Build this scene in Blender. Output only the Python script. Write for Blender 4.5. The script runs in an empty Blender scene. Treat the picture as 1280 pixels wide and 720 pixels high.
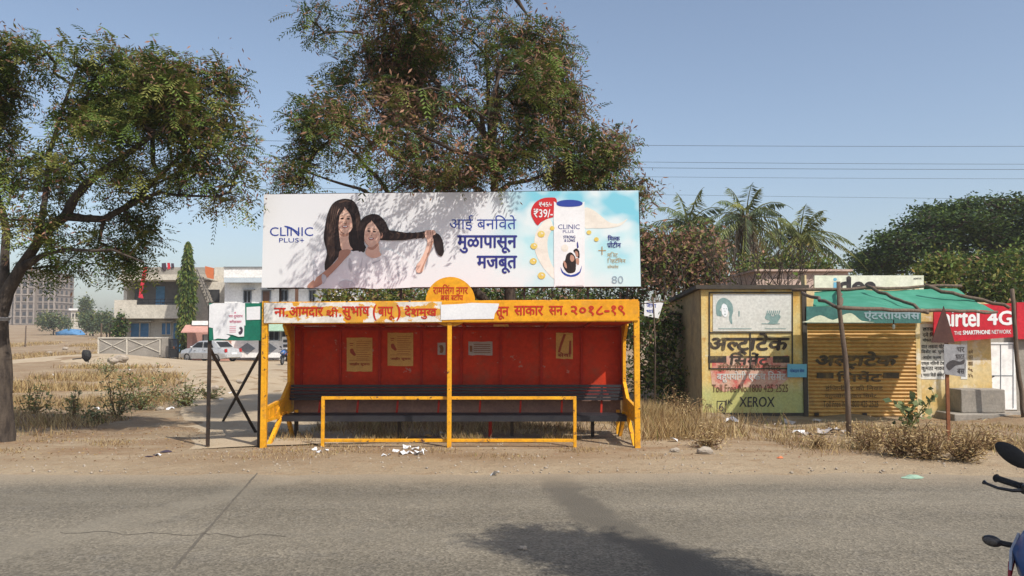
import bpy, bmesh, math, random
import numpy as np
from mathutils import Vector, Matrix
R = math.radians
SC = bpy.context.scene
COL = SC.collection
random.seed(7)
RNG = np.random.default_rng(11)

# ------------------------------------------------------------------ camera, sky, sun, exposure
F = 1000.0                      # focal length in photo pixels (photo is 1280 wide)
PITCH = math.atan(52 / F)
CP, SP = math.cos(PITCH), math.sin(PITCH)
CAM = Vector((0, 0, 1.9))
cam_d = bpy.data.cameras.new('camera')
cam_d.sensor_width = 36.0
cam_d.lens = 36.0 * F / 1280
cam_d.clip_start, cam_d.clip_end = 0.05, 9000
cam = bpy.data.objects.new('camera', cam_d)
COL.objects.link(cam)
cam.location = CAM
cam.rotation_euler = (R(90) + PITCH, 0, 0)
SC.camera = cam

SUN_EL, SUN_AZ = 51.0, 138.0    # azimuth clockwise from +Y: sun is behind the camera, to its right
world = bpy.data.worlds.new('World')
SC.world = world
world.use_nodes = True
wn = world.node_tree
bg = wn.nodes['Background']
sky = wn.nodes.new('ShaderNodeTexSky')
sky.sky_type = 'NISHITA'
sky.sun_disc = False
sky.sun_elevation = R(SUN_EL)
sky.sun_rotation = R(SUN_AZ)
sky.altitude = 500
sky.air_density = 1.0
sky.dust_density = 3.0
sky.ozone_density = 2.2
tint = wn.nodes.new('ShaderNodeMix'); tint.data_type = 'RGBA'; tint.blend_type = 'MULTIPLY'
tint.inputs[0].default_value = 1.0; tint.inputs[7].default_value = (1.03, 1.0, .955, 1)   # dusty winter air
wn.links.new(sky.outputs[0], tint.inputs[6]); 
hsv = wn.nodes.new('ShaderNodeHueSaturation'); hsv.inputs['Saturation'].default_value = .90; hsv.inputs['Value'].default_value = 1.06
wn.links.new(tint.outputs[2], hsv.inputs['Color']); wn.links.new(hsv.outputs[0], bg.inputs[0])
bg.inputs[1].default_value = 0.126
sd = bpy.data.lights.new('sun', 'SUN')
sd.energy = 3.8
sd.angle = R(0.53)
sd.color = (1.0, 0.94, 0.84)
so = bpy.data.objects.new('sun', sd)
COL.objects.link(so)
S_DIR = Vector((math.sin(R(SUN_AZ)) * math.cos(R(SUN_EL)), math.cos(R(SUN_AZ)) * math.cos(R(SUN_EL)), math.sin(R(SUN_EL))))
so.rotation_euler = S_DIR.to_track_quat('Z', 'Y').to_euler()
so.location = (20, -20, 30)
vs = SC.view_settings
vs.view_transform = 'Standard'
vs.look = 'None'
vs.gamma = 1
vs.use_curve_mapping = False
vs.exposure = 0.35
SC.render.engine = 'CYCLES'
SC.cycles.max_bounces = 5
SC.cycles.diffuse_bounces = 3
SC.cycles.glossy_bounces = 2
SC.cycles.transparent_max_bounces = 6
SC.cycles.volume_bounces = 0
SC.cycles.use_denoising = True

# ------------------------------------------------------------------ pixel -> world
def ray(px, py):
    dx, dy = (px - 640) / F, (360 - py) / F
    return Vector((dx, CP - dy * SP, SP + dy * CP))
def P(px, py, Y):
    d = ray(px, py)
    return CAM + d * (Y / d.y)
def G(px, py, z=0.0):
    d = ray(px, py)
    return CAM + d * ((z - CAM.z) / d.z)
def X(px, Y):
    return P(px, 412, Y).x
def Z(py, Y):
    return P(640, py, Y).z
class Plane:
    def __init__(s, p0, n):
        s.p0, s.n = Vector(p0), Vector(n).normalized()
    def at(s, px, py, off=0.0):
        d = ray(px, py)
        t = (s.p0 - CAM).dot(s.n) / d.dot(s.n)
        return CAM + d * t + s.n * off
def front(Y):
    return Plane((0, Y, 0), (0, -1, 0))

# ------------------------------------------------------------------ objects
ORG = {}
def meta(o, label=None, cat=None, group=None, kind=None):
    if label: o['label'] = label
    if cat: o['category'] = cat
    if group: o['group'] = group
    if kind: o['kind'] = kind
    return o
def thing(name, label, cat, loc, group=None):
    o = bpy.data.objects.new(name, None)
    o.empty_display_size = 0.2
    COL.objects.link(o)
    o.location = Vector(loc)
    ORG[o.name] = Vector(loc)
    return meta(o, label, cat, group)
def link_mesh(name, me, parent=None, loc=None):
    o = bpy.data.objects.new(name, me)
    COL.objects.link(o)
    if parent is not None:
        o.parent = parent
        ORG[o.name] = ORG[parent.name].copy()
    else:
        l = Vector(loc) if loc is not None else Vector((0, 0, 0))
        o.location = l
        ORG[o.name] = l
    return o
def np_mesh(name, co, quads=None, tris=None, mats=(), mi=None, smooth=False):
    """fast mesh from numpy arrays: quads first, then tris"""
    me = bpy.data.meshes.new(name)
    nq = 0 if quads is None else len(quads)
    nt = 0 if tris is None else len(tris)
    loops = []
    if nq: loops.append(np.asarray(quads, np.int32).ravel())
    if nt: loops.append(np.asarray(tris, np.int32).ravel())
    loops = np.concatenate(loops)
    me.vertices.add(len(co)); me.vertices.foreach_set('co', np.asarray(co, np.float32).ravel())
    me.loops.add(len(loops)); me.loops.foreach_set('vertex_index', loops)
    me.polygons.add(nq + nt)
    st = np.concatenate([np.arange(nq) * 4, nq * 4 + np.arange(nt) * 3]).astype(np.int32)
    tt = np.concatenate([np.full(nq, 4), np.full(nt, 3)]).astype(np.int32)
    me.polygons.foreach_set('loop_start', st)
    me.polygons.foreach_set('loop_total', tt)
    for m in mats: me.materials.append(m)
    if mi is not None: me.polygons.foreach_set('material_index', np.asarray(mi, np.int32))
    if smooth: me.polygons.foreach_set('use_smooth', np.ones(nq + nt, bool))
    me.update(calc_edges=True)
    return me
def copy_tree(o, parent=None):
    c = o.copy()
    COL.objects.link(c)
    if parent is not None:
        c.parent = parent
    for ch in list(o.children):
        copy_tree(ch, c)
    return c

class MB:
    def __init__(s):
        s.v, s.f, s.m = [], [], []
        s.k = 0
    def mat(s, k):
        s.k = k
        return s
    def add(s, vs_, fs):
        b = len(s.v)
        s.v += [Vector(v) for v in vs_]
        for f in fs:
            s.f.append([b + i for i in f]); s.m.append(s.k)
        return s
    def box(s, x0, x1, y0, y1, z0, z1):
        return s.add([(x0,y0,z0),(x1,y0,z0),(x1,y1,z0),(x0,y1,z0),(x0,y0,z1),(x1,y0,z1),(x1,y1,z1),(x0,y1,z1)],
              [(0,3,2,1),(4,5,6,7),(0,1,5,4),(1,2,6,5),(2,3,7,6),(3,0,4,7)])
    def bar(s, a, b, w, h=None, up=(0,0,1)):
        a, b = Vector(a), Vector(b); h = h or w
        d = (b - a).normalized()
        u = Vector(up)
        if abs(d.dot(u)) > .98: u = Vector((0, 1, 0))
        r = d.cross(u).normalized(); u = r.cross(d).normalized()
        r *= w / 2; u *= h / 2
        vs_ = [a - r - u, a + r - u, a + r + u, a - r + u, b - r - u, b + r - u, b + r + u, b - r + u]
        return s.add(vs_, [(0,1,2,3),(7,6,5,4),(1,0,4,5),(2,1,5,6),(3,2,6,7),(0,3,7,4)])
    def tube(s, pts, rad, n=8, cap=True):
        pts = [Vector(p) for p in pts]
        if not hasattr(rad, '__len__'): rad = [rad] * len(pts)
        vs_, fs = [], []
        ref = None
        for i, p in enumerate(pts):
            d = (pts[min(i+1, len(pts)-1)] - pts[max(i-1, 0)]).normalized()
            if ref is None:
                ref = Vector((0,0,1)) if abs(d.z) < .9 else Vector((1,0,0))
            r = d.cross(ref).normalized(); u = r.cross(d).normalized(); ref = u
            for k in range(n):
                a = 2*math.pi*k/n
                vs_.append(p + (r*math.cos(a) + u*math.sin(a)) * rad[i])
        for i in range(len(pts)-1):
            for k in range(n):
                k2 = (k+1) % n
                fs.append((i*n+k, i*n+k2, (i+1)*n+k2, (i+1)*n+k))
        if cap:
            fs.append(tuple(range(n-1, -1, -1)))
            fs.append(tuple((len(pts)-1)*n + k for k in range(n)))
        return s.add(vs_, fs)
    def prism(s, poly, vec):
        n = len(poly); poly = [Vector(p) for p in poly]; vec = Vector(vec)
        vs_ = poly + [p + vec for p in poly]
        fs = [tuple(range(n)), tuple(range(2*n-1, n-1, -1))]
        for i in range(n):
            j = (i+1) % n
            fs.append((i, n+i, n+j, j))
        return s.add(vs_, fs)
    def ell(s, c, r, nu=14, nv=9, rot=None):
        c = Vector(c); vs_, fs = [], []
        for j in range(nv+1):
            t = math.pi*j/nv
            for i in range(nu):
                a = 2*math.pi*i/nu
                v = Vector((r[0]*math.sin(t)*math.cos(a), r[1]*math.sin(t)*math.sin(a), r[2]*math.cos(t)))
                if rot is not None: v = rot @ v
                vs_.append(c + v)
        for j in range(nv):
            for i in range(nu):
                i2 = (i+1) % nu
                fs.append((j*nu+i, (j+1)*nu+i, (j+1)*nu+i2, j*nu+i2))
        return s.add(vs_, fs)
    def poly(s, pts):
        return s.add(pts, [tuple(range(len(pts)))])
    def build(s, name, mats, parent=None, loc=None, smooth=False, bevel=0, label=None):
        if not isinstance(mats, (list, tuple)): mats = [mats]
        org = ORG[parent.name] if parent is not None else (Vector(loc) if loc is not None else Vector((0,0,0)))
        me = bpy.data.meshes.new(name)
        me.from_pydata([tuple(v - org) for v in s.v], [], s.f)
        for m in mats: me.materials.append(m)
        me.polygons.foreach_set('material_index', s.m)
        if smooth: me.polygons.foreach_set('use_smooth', [True]*len(s.f))
        bm = bmesh.new(); bm.from_mesh(me)
        bmesh.ops.recalc_face_normals(bm, faces=bm.faces)
        bm.to_mesh(me); bm.free()
        me.update()
        o = link_mesh(name, me, parent, loc)
        if bevel:
            b = o.modifiers.new('bevel', 'BEVEL'); b.width = bevel; b.segments = 2; b.limit_method = 'ANGLE'
        if label: o['label'] = label
        return o

def smooth_pts(pts, n=5, closed=True):
    pts = [Vector((p[0], p[1], 0)) for p in pts]
    out = []; N = len(pts)
    rng = range(N if closed else N-1)
    for i in rng:
        if closed:
            p0, p1, p2, p3 = pts[i-1], pts[i], pts[(i+1) % N], pts[(i+2) % N]
        else:
            p0, p1, p2, p3 = pts[max(i-1,0)], pts[i], pts[i+1], pts[min(i+2,N-1)]
        for k in range(n):
            t = k/n
            v = .5*((2*p1) + (p2-p0)*t + (2*p0-5*p1+4*p2-p3)*t*t + (3*p1-p0-3*p2+p3)*t**3)
            out.append((v.x, v.y))
    if not closed: out.append((pts[-1].x, pts[-1].y))
    return out

# ------------------------------------------------------------------ materials
def nt_of(name):
    m = bpy.data.materials.new(name); m.use_nodes = True
    nt = m.node_tree; b = nt.nodes['Principled BSDF']
    return m, nt, b
def noise(nt, scale, detail=6, rough=.6, vec=None, stretch=None):
    n = nt.nodes.new('ShaderNodeTexNoise'); n.inputs['Scale'].default_value = scale
    n.inputs['Detail'].default_value = detail; n.inputs['Roughness'].default_value = rough
    tc = nt.nodes.new('ShaderNodeTexCoord')
    if stretch:
        mp = nt.nodes.new('ShaderNodeMapping'); mp.inputs['Scale'].default_value = stretch
        nt.links.new(tc.outputs['Object'], mp.inputs['Vector']); nt.links.new(mp.outputs[0], n.inputs['Vector'])
    else:
        nt.links.new(tc.outputs['Object'], n.inputs['Vector'])
    return n
def ramp(nt, src, stops, interp='LINEAR'):
    r = nt.nodes.new('ShaderNodeValToRGB'); r.color_ramp.interpolation = interp
    e = r.color_ramp.elements
    while len(e) < len(stops): e.new(.5)
    for i, (p, c) in enumerate(stops):
        e[i].position = p
        e[i].color = (c, c, c, 1) if not hasattr(c, '__len__') else (*c[:3], 1)
    nt.links.new(src, r.inputs[0])
    return r
def mix(nt, fac, a, b, mode='MIX'):
    m = nt.nodes.new('ShaderNodeMix'); m.data_type = 'RGBA'; m.blend_type = mode
    for s, v in ((0, fac), (6, a), (7, b)):
        if isinstance(v, bpy.types.NodeSocket): nt.links.new(v, m.inputs[s])
        elif s == 0: m.inputs[0].default_value = v
        else: m.inputs[s].default_value = (*v[:3], 1)
    return m.outputs[2]
def bump(nt, b, src, strength=.3, dist=.02):
    n = nt.nodes.new('ShaderNodeBump'); n.inputs['Strength'].default_value = strength
    n.inputs['Distance'].default_value = dist
    nt.links.new(src, n.inputs['Height']); nt.links.new(n.outputs[0], b.inputs['Normal'])
def M(name, c, c2=None, scale=4, rough=.8, bmp=0, fine=None, metal=0, lo=.35, hi=.65, stretch=None, spec=.3, dirt=None, dirt_scale=3, dirt_amt=(.5,.75), chips=None, chip_scale=14, chip_at=.66, grain=1.0):
    m, nt, b = nt_of(name)
    b.inputs['Roughness'].default_value = rough
    b.inputs['Metallic'].default_value = metal
    b.inputs['Specular IOR Level'].default_value = spec
    c2 = c2 or tuple(x*.8 for x in c)
    n = noise(nt, scale, stretch=stretch)
    col = ramp(nt, n.outputs[0], [(lo, c), (hi, c2)]).outputs[0]
    f = noise(nt, fine or scale*9, 4)
    fr = ramp(nt, f.outputs[0], [(.3, 1-.18*grain), (.7, 1+.12*grain)])
    col = mix(nt, 1.0, col, fr.outputs[0], 'MULTIPLY')
    if dirt:
        d = noise(nt, dirt_scale, 8, .7)
        col = mix(nt, ramp(nt, d.outputs[0], [(dirt_amt[0], 0), (dirt_amt[1], 1)]).outputs[0], col, dirt)
    if chips:
        k = noise(nt, chip_scale, 5, .65)
        col = mix(nt, ramp(nt, k.outputs[0], [(chip_at, 0), (chip_at+.02, 1)]).outputs[0], col, chips)
    nt.links.new(col, b.inputs['Base Color'])
    if bmp: bump(nt, b, f.outputs[0], bmp, .02)
    return m
def leaf_mat(name, c, c2, scale=1.5, trans=.22):
    m, nt, b = nt_of(name)
    n = noise(nt, scale, 3)
    col = ramp(nt, n.outputs[0], [(.35, c), (.65, c2)]).outputs[0]
    nt.links.new(col, b.inputs['Base Color'])
    b.inputs['Roughness'].default_value = .55
    b.inputs['Specular IOR Level'].default_value = .25
    t = nt.nodes.new('ShaderNodeBsdfTranslucent'); nt.links.new(col, t.inputs[0])
    ms = nt.nodes.new('ShaderNodeMixShader'); ms.inputs[0].default_value = trans; b.inputs['Roughness'].default_value = .65; b.inputs['Specular IOR Level'].default_value = .15
    nt.links.new(b.outputs[0], ms.inputs[1]); nt.links.new(t.outputs[0], ms.inputs[2])
    nt.links.new(ms.outputs[0], nt.nodes['Material Output'].inputs['Surface'])
    return m
def flat(name, c, rough=.55, var=.08):
    return M(name, c, tuple(x*(1-var) for x in c), 2.5, rough, 0, grain=.3)

MT = {}
MT['yellow_paint'] = M('yellow_paint', (.78,.385,.016), (.68,.30,.013), 3, .5, .05, dirt=(.27,.14,.055), dirt_scale=6, dirt_amt=(.53,.78), chips=(.10,.045,.025), chip_scale=13, chip_at=.625)
MT['orange_board'] = M('orange_board', (.76,.36,.013), (.66,.28,.011), 1.5, .5, dirt=(.45,.22,.05), dirt_scale=2.5, dirt_amt=(.55,.85), chips=(.30,.16,.07), chip_scale=22, chip_at=.70)
MT['red_panel'] = M('red_panel', (.54,.045,.014), (.44,.033,.012), 1.6, .6, .04, spec=.12, dirt=(.24,.08,.045), dirt_scale=2.5, dirt_amt=(.52,.82), chips=(.42,.20,.15), chip_scale=8, chip_at=.665)
MT['red_frame'] = M('red_frame', (.44,.03,.015), (.32,.025,.014), 3, .6, spec=.12)
MT['black_slat'] = M('black_slat', (.022,.022,.028), (.035,.034,.038), 5, .45, .05, dirt=(.10,.08,.06), dirt_amt=(.6,.9))
MT['dark_steel'] = M('dark_steel', (.025,.022,.02), (.06,.04,.03), 6, .6, .1, metal=.2)
MT['brown_plate'] = M('brown_plate', (.28,.17,.13), (.2,.12,.1), 3, .7, .05)
MT['white_paper'] = M('white_paper', (.74,.74,.75), (.66,.66,.68), 3, .8, .05, grain=.4)
MT['old_paper'] = M('old_paper', (.60,.36,.11), (.5,.29,.09), 5, .8, .05)
MT['grey_paper'] = M('grey_paper', (.42,.38,.36), (.32,.29,.28), 6, .8)
MT['red_ink'] = flat('red_ink', (.50,.030,.012))
MT['ink_red_soft'] = flat('ink_red_soft', (.30,.05,.02))
MT['brown_ink'] = flat('brown_ink', (.2,.08,.03))
MT['grey_ink'] = flat('grey_ink', (.25,.25,.28))
MT['black_ink'] = M('black_ink', (.03,.03,.035), (.07,.06,.06), 8, .8)
MT['pink_ink'] = flat('pink_ink', (.62,.22,.30))
MT['green_board'] = M('green_board', (.012,.17,.105), (.01,.13,.085), 3, .5)
# printed billboard inks
MT['ink_navy'] = flat('ink_navy', (.03,.035,.22))
MT['ink_blue'] = flat('ink_blue', (.03,.06,.33))
MT['ink_hair'] = M('ink_hair', (.018,.012,.012), (.035,.02,.018), 9, .5, stretch=(6,6,1), grain=.25)
MT['ink_hair_light'] = M('ink_hair_light', (.10,.058,.042), (.06,.035,.028), 8, .5, grain=.3)
MT['ink_skin'] = M('ink_skin', (.80,.53,.42), (.75,.47,.36), 5, .6, grain=.25)
MT['ink_skin_deep'] = M('ink_skin_deep', (.50,.275,.20), (.45,.235,.17), 5, .6, grain=.25)
MT['ink_eye'] = flat('ink_eye', (.06,.03,.025)); MT['ink_blush'] = M('ink_blush', (.76,.44,.34), (.72,.41,.31), 5, .6, grain=.25); MT['ink_skin_light'] = M('ink_skin_light', (.83,.58,.47), (.80,.55,.44), 5, .6, grain=.25)
MT['ink_lip'] = flat('ink_lip', (.40,.09,.08))
MT['ink_cloth'] = M('ink_cloth', (.80,.80,.82), (.74,.74,.77), .9, .6, fine=3, lo=.4, hi=.7, grain=.25)
MT['ink_cloth_grey'] = M('ink_cloth_grey', (.66,.66,.69), (.50,.50,.54), 4, .6, grain=.25)
MT['ink_red'] = flat('ink_red', (.58,.025,.03))
MT['ink_cream'] = M('ink_cream', (.84,.80,.72), (.72,.66,.58), 3, .5, stretch=(1,1,2), grain=.25)
MT['ink_milk'] = M('ink_milk', (.86,.88,.89), (.76,.80,.84), 2.5, .5, grain=.25)
MT['ink_gold'] = M('ink_gold', (.68,.46,.06), (.75,.62,.22), 9, .4, grain=.25)
MT['ink_ochre'] = flat('ink_ochre', (.45,.29,.10))
MT['ink_white'] = flat('ink_white', (.82,.82,.83))
MT['ink_grey_blue'] = flat('ink_grey_blue', (.30,.40,.47))
# walls
MT['concrete'] = M('concrete', (.34,.31,.27), (.25,.23,.2), 1.2, .9, .15, dirt=(.16,.14,.12), dirt_scale=.6, dirt_amt=(.55,.85))
MT['concrete_light'] = M('concrete_light', (.60,.56,.48), (.50,.46,.39), .8, .9, .1, dirt=(.22,.19,.15), dirt_scale=.7, dirt_amt=(.58,.88))
MT['white_wall'] = M('white_wall', (.82,.82,.81), (.76,.76,.75), .7, .85, .05, dirt=(.45,.42,.38), dirt_scale=.8, dirt_amt=(.6,.9))
MT['grey_trim'] = M('grey_trim', (.22,.25,.28), (.17,.19,.22), 2, .8)
MT['pink_wall'] = M('pink_wall', (.60,.45,.38), (.50,.37,.31), 1.0, .9, .1, dirt=(.33,.24,.2), dirt_amt=(.55,.85))
MT['tower_wall'] = M('tower_wall', (.24,.195,.16), (.18,.15,.125), .08, .9)
MT['tower_slab'] = M('tower_slab', (.36,.31,.265), (.29,.25,.215), .1, .9)
MT['dark_opening'] = M('dark_opening', (.03,.03,.035), (.05,.05,.05), 2, .5)
MT['blue_shutter'] = M('blue_shutter', (.09,.24,.44), (.06,.18,.34), 3, .6)
MT['brown_wood'] = M('brown_wood', (.14,.07,.045), (.1,.05,.03), 4, .6)
MT['glass'] = M('glass', (.018,.02,.024), (.03,.033,.038), 2, .2, spec=.08)
MT['sheet_pink'] = M('sheet_pink', (.55,.30,.24), (.45,.24,.2), 2, .7)
MT['sheet_green'] = M('sheet_green', (.30,.44,.33), (.26,.38,.28), 2, .6)
MT['cloth_red'] = flat('cloth_red', (.55,.03,.05)); MT['cloth_orange'] = flat('cloth_orange', (.55,.16,.06))
MT['cloth_dark'] = flat('cloth_dark', (.06,.04,.06)); MT['cloth_blue'] = M('cloth_blue', (.08,.22,.42), (.06,.17,.34), 2, .7)
MT['black_metal'] = M('black_metal', (.02,.02,.024), (.03,.03,.03), 4, .5)
MT['wood_pole'] = M('wood_pole', (.17,.125,.09), (.09,.065,.05), 6, .9, .3, stretch=(4,4,.6))
MT['rust'] = M('rust', (.25,.095,.04), (.16,.06,.03), 6, .85, .2)
MT['maroon_plate'] = M('maroon_plate', (.06,.025,.022), (.09,.04,.03), 5, .7, .05)
MT['grey_plate'] = M('grey_plate', (.28,.28,.29), (.18,.18,.19), 7, .6, .05, dirt=(.08,.07,.07), dirt_scale=9, dirt_amt=(.55,.75))
MT['net_green'] = None
MT['bark'] = M('bark', (.085,.062,.048), (.038,.028,.023), 5, .95, .5, fine=30, stretch=(3,3,.7))
MT['bark_pale'] = M('bark_pale', (.095,.074,.058), (.036,.028,.024), 4, .95, .8, fine=26, stretch=(3,3,.7))
MT['leaf_green'] = leaf_mat('leaf_green', (.075,.125,.022), (.12,.17,.035))
MT['leaf_olive'] = leaf_mat('leaf_olive', (.15,.165,.04), (.20,.20,.055))
MT['leaf_dark'] = leaf_mat('leaf_dark', (.035,.065,.022), (.055,.085,.028))
MT['leaf_blue'] = leaf_mat('leaf_blue', (.085,.12,.065), (.12,.155,.08))
MT['palm_green'] = leaf_mat('palm_green', (.13,.165,.06), (.18,.20,.08))
MT['weed_green'] = leaf_mat('weed_green', (.17,.21,.09), (.23,.26,.13))
MT['leaf_brown'] = leaf_mat('leaf_brown', (.25,.145,.10), (.17,.10,.07))
MT['leaf_rust'] = leaf_mat('leaf_rust', (.36,.20,.13), (.28,.15,.10))
MT['leaf_yellow'] = leaf_mat('leaf_yellow', (.22,.19,.045), (.28,.20,.06))
MT['straw'] = leaf_mat('straw', (.44,.31,.14), (.33,.225,.10), .6)
MT['straw_pale'] = leaf_mat('straw_pale', (.55,.43,.24), (.46,.34,.17), .6)
MT['straw_brown'] = leaf_mat('straw_brown', (.24,.15,.075), (.17,.105,.055), .8)
MT['stone'] = M('stone', (.40,.34,.27), (.28,.24,.2), 8, .9, .2)

# ------------------------------------------------------------------ lettering
_TX = {}
def run_mesh(s, bold, font_shear=0.0):
    key = (s, bold, font_shear)
    if key in _TX: return _TX[key]
    c = bpy.data.curves.new('lettering_curve', 'FONT'); c.body = s; c.size = 1; c.offset = bold; c.resolution_u = 3
    o = bpy.data.objects.new('lettering_curve', c); COL.objects.link(o)
    dg = bpy.context.evaluated_depsgraph_get()
    oe = o.evaluated_get(dg); me = oe.to_mesh()
    vs_ = [(v.co.x, v.co.y) for v in me.vertices]; fs = [tuple(p.vertices) for p in me.polygons]
    oe.to_mesh_clear()
    bpy.data.objects.remove(o); bpy.data.curves.remove(c)
    _TX[key] = (vs_, fs)
    return _TX[key]
def advance(s, bold):
    a, b = run_mesh(s + '|', bold)[0], run_mesh('|', bold)[0]
    return max(v[0] for v in a) - max(v[0] for v in b)
def parse(s):
    """plain text with {h:X} half letter, {r:X} letter with rakar stroke, {c:X} letter with caret below"""
    out, buf, i = [], '', 0
    while i < len(s):
        if s[i] == '{':
            j = s.index('}', i)
            if buf: out.append(('t', buf)); buf = ''
            k, ch = s[i+1:j].split(':'); out.append((k, ch)); i = j + 1
        else:
            buf += s[i]; i += 1
    if buf: out.append(('t', buf))
    return out
def text2d(s, bold=0.0, shear=0.0):
    V, Fc, x = [], [], 0.0
    for k, t in parse(s):
        vs_, fs = run_mesh(t, bold)
        adv = advance(t, bold)
        vs_ = list(vs_); fs = list(fs)
        if k == 'h':
            mid = [v[0] for v in vs_ if .05 < v[1] < .5] or [v[0] for v in vs_]
            cut = max(mid) - .105
            bm = bmesh.new(); bv = [bm.verts.new((a, b, 0)) for a, b in vs_]
            for f in fs:
                try: bm.faces.new([bv[q] for q in f])
                except ValueError: pass
            bmesh.ops.bisect_plane(bm, geom=bm.verts[:] + bm.edges[:] + bm.faces[:], plane_co=(cut, 0, 0), plane_no=(1, 0, 0), clear_outer=True)
            bm.verts.index_update()
            vs_ = [(v.co.x, v.co.y) for v in bm.verts]; fs = [tuple(v.index for v in f.verts) for f in bm.faces]
            bm.free(); adv = cut
        w = .045 + bold
        def stroke(a, b):
            d = Vector((b[0]-a[0], b[1]-a[1])).normalized(); n_ = Vector((-d.y, d.x)) * w
            q = len(vs_)
            vs_.extend([(a[0]+n_.x, a[1]+n_.y), (b[0]+n_.x, b[1]+n_.y), (b[0]-n_.x, b[1]-n_.y), (a[0]-n_.x, a[1]-n_.y)])
            fs.append((q, q+1, q+2, q+3))
        if k == 'r':
            stroke((adv - .14, .24), (adv - .36, .06))
        if k == 'c':
            cx = adv * .5
            stroke((cx, -.06), (cx - .15, -.2)); stroke((cx, -.06), (cx + .15, -.2))
        b = len(V)
        V += [(a + x, c) for a, c in vs_]; Fc += [tuple(b + q for q in f) for f in fs]
        x += adv
    if shear: V = [(a + shear*c, c) for a, c in V]
    return V, Fc
def letter(mb, plane, s, x0, x1, y0, y1, off=.006, bold=0.0, shear=0.0, skew=0.0):
    """fit the glyphs of s into the rectangle x0..x1, y0(top)..y1(bottom) of the sign plane; skew = px rise along the width"""
    V, Fc = text2d(s, 0.0, shear)
    ax, bx = min(v[0] for v in V), max(v[0] for v in V)
    ay, by = min(v[1] for v in V), max(v[1] for v in V)
    k = bold*(x1-x0)/(bx-ax)
    for i, (sx_, sy_) in enumerate(((0,0),(-k,0),(k,0),(0,-k*.8),(0,k*.8)) if bold > 0 else ((0,0),)):
        pts = []
        for a, c in V:
            u, w = (a-ax)/(bx-ax), (c-ay)/max(by-ay, 1e-6)
            pts.append(plane.at(x0+(x1-x0)*u + sx_, y1+(y0-y1)*w + skew*u + sy_, off + i*.0006))
        mb.add(pts, Fc)
def shape(mb, plane, pts, off, smooth=0):
    if smooth: pts = smooth_pts(pts, smooth)
    mb.poly([plane.at(a, b, off) for a, b in pts])
def rect(mb, plane, x0, y0, x1, y1, off):
    mb.poly([plane.at(x0, y0, off), plane.at(x1, y0, off), plane.at(x1, y1, off), plane.at(x0, y1, off)])
def slab(mb, plane, x0, y0, x1, y1, o0, o1):
    """box on a sign plane between offsets o0 and o1"""
    q = [plane.at(x0, y0, o0), plane.at(x1, y0, o0), plane.at(x1, y1, o0), plane.at(x0, y1, o0)]
    mb.prism(q, plane.n * (o1 - o0))
def ellp(cx, cy, rx, ry, n=20, rot=0.0):
    return [(cx + rx*math.cos(2*math.pi*i/n)*math.cos(rot) - ry*math.sin(2*math.pi*i/n)*math.sin(rot),
             cy + rx*math.cos(2*math.pi*i/n)*math.sin(rot) + ry*math.sin(2*math.pi*i/n)*math.cos(rot)) for i in range(n)]

# ------------------------------------------------------------------ plants: vectorised builders
def unit(a):
    return a / np.maximum(np.linalg.norm(a, axis=-1, keepdims=True), 1e-9)
def segs(A, B, ra, rb, n=5):
    """frustums for many branch segments"""
    A, B = np.asarray(A, float), np.asarray(B, float)
    d = unit(B - A); ref = np.where(np.abs(d[:, 2:3]) < .9, np.array([[0, 0, 1.]]), np.array([[1., 0, 0]]))
    r = unit(np.cross(d, ref)); u = np.cross(r, d)
    a = np.arange(n) * 2 * math.pi / n
    ca, sa = np.cos(a)[None, :, None], np.sin(a)[None, :, None]
    off = r[:, None] * ca + u[:, None] * sa
    lo = A[:, None] - d[:, None] * np.asarray(ra)[:, None, None] * .4 + off * np.asarray(ra)[:, None, None]
    hi = B[:, None] + off * np.asarray(rb)[:, None, None]
    co = np.concatenate([lo, hi], 1).reshape(-1, 3)
    base = (np.arange(len(A)) * 2 * n)[:, None]
    k = np.arange(n); k2 = (k + 1) % n
    q = np.stack([base + k, base + k2, base + n + k2, base + n + k], -1).reshape(-1, 4)
    return co, q
def diamonds(base, tip, side):
    """one four-cornered leaf per row"""
    mid = base * .55 + tip * .45
    co = np.stack([base, mid + side, tip, mid - side], 1).reshape(-1, 3)
    q = np.arange(len(base) * 4).reshape(-1, 4)
    return co, q
class Bag:
    def __init__(s): s.co, s.q, s.mi, s.n = [], [], [], 0
    def add(s, co, q, mi):
        s.co.append(co); s.q.append(q + s.n); s.n += len(co)
        s.mi.append(np.full(len(q), mi) if np.isscalar(mi) else np.asarray(mi))
    def mesh(s, name, mats, org, smooth=False):
        return np_mesh(name, np.concatenate(s.co) - np.array(org)[None], np.concatenate(s.q), mats=mats, mi=np.concatenate(s.mi), smooth=smooth)
def rdir(n, zb=0.0, zs=1.0):
    v = RNG.normal(size=(n, 3)); v[:, 2] = v[:, 2] * zs + zb
    return unit(v)
def fronds(bag, base, d, L, pairs, leaf, width, droop, mi):
    """feathery compound leaves: pairs of leaflets along a drooping stalk"""
    n = len(base); d = unit(d); L = np.asarray(L)[:, None]
    side = unit(np.cross(d, np.array([0, 0, 1.]) + RNG.normal(size=(n, 3)) * .25))
    for k in range(pairs):
        t = (k + .6) / pairs
        p = base + d * L * t + np.array([0, 0, -1.]) * (droop * L * t * t)
        tang = unit(d + np.array([0, 0, -1.]) * (2 * droop * t))
        ll = leaf * L * (1 - .35 * abs(t - .4) * 2)
        for sg in (-1, 1):
            ld = unit(side * sg + tang * .55 + np.array([0, 0, -.28]) + RNG.normal(size=(n, 3)) * .12)
            co, q = diamonds(p, p + ld * ll, tang * (width * L))
            bag.add(co, q, mi)
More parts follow.
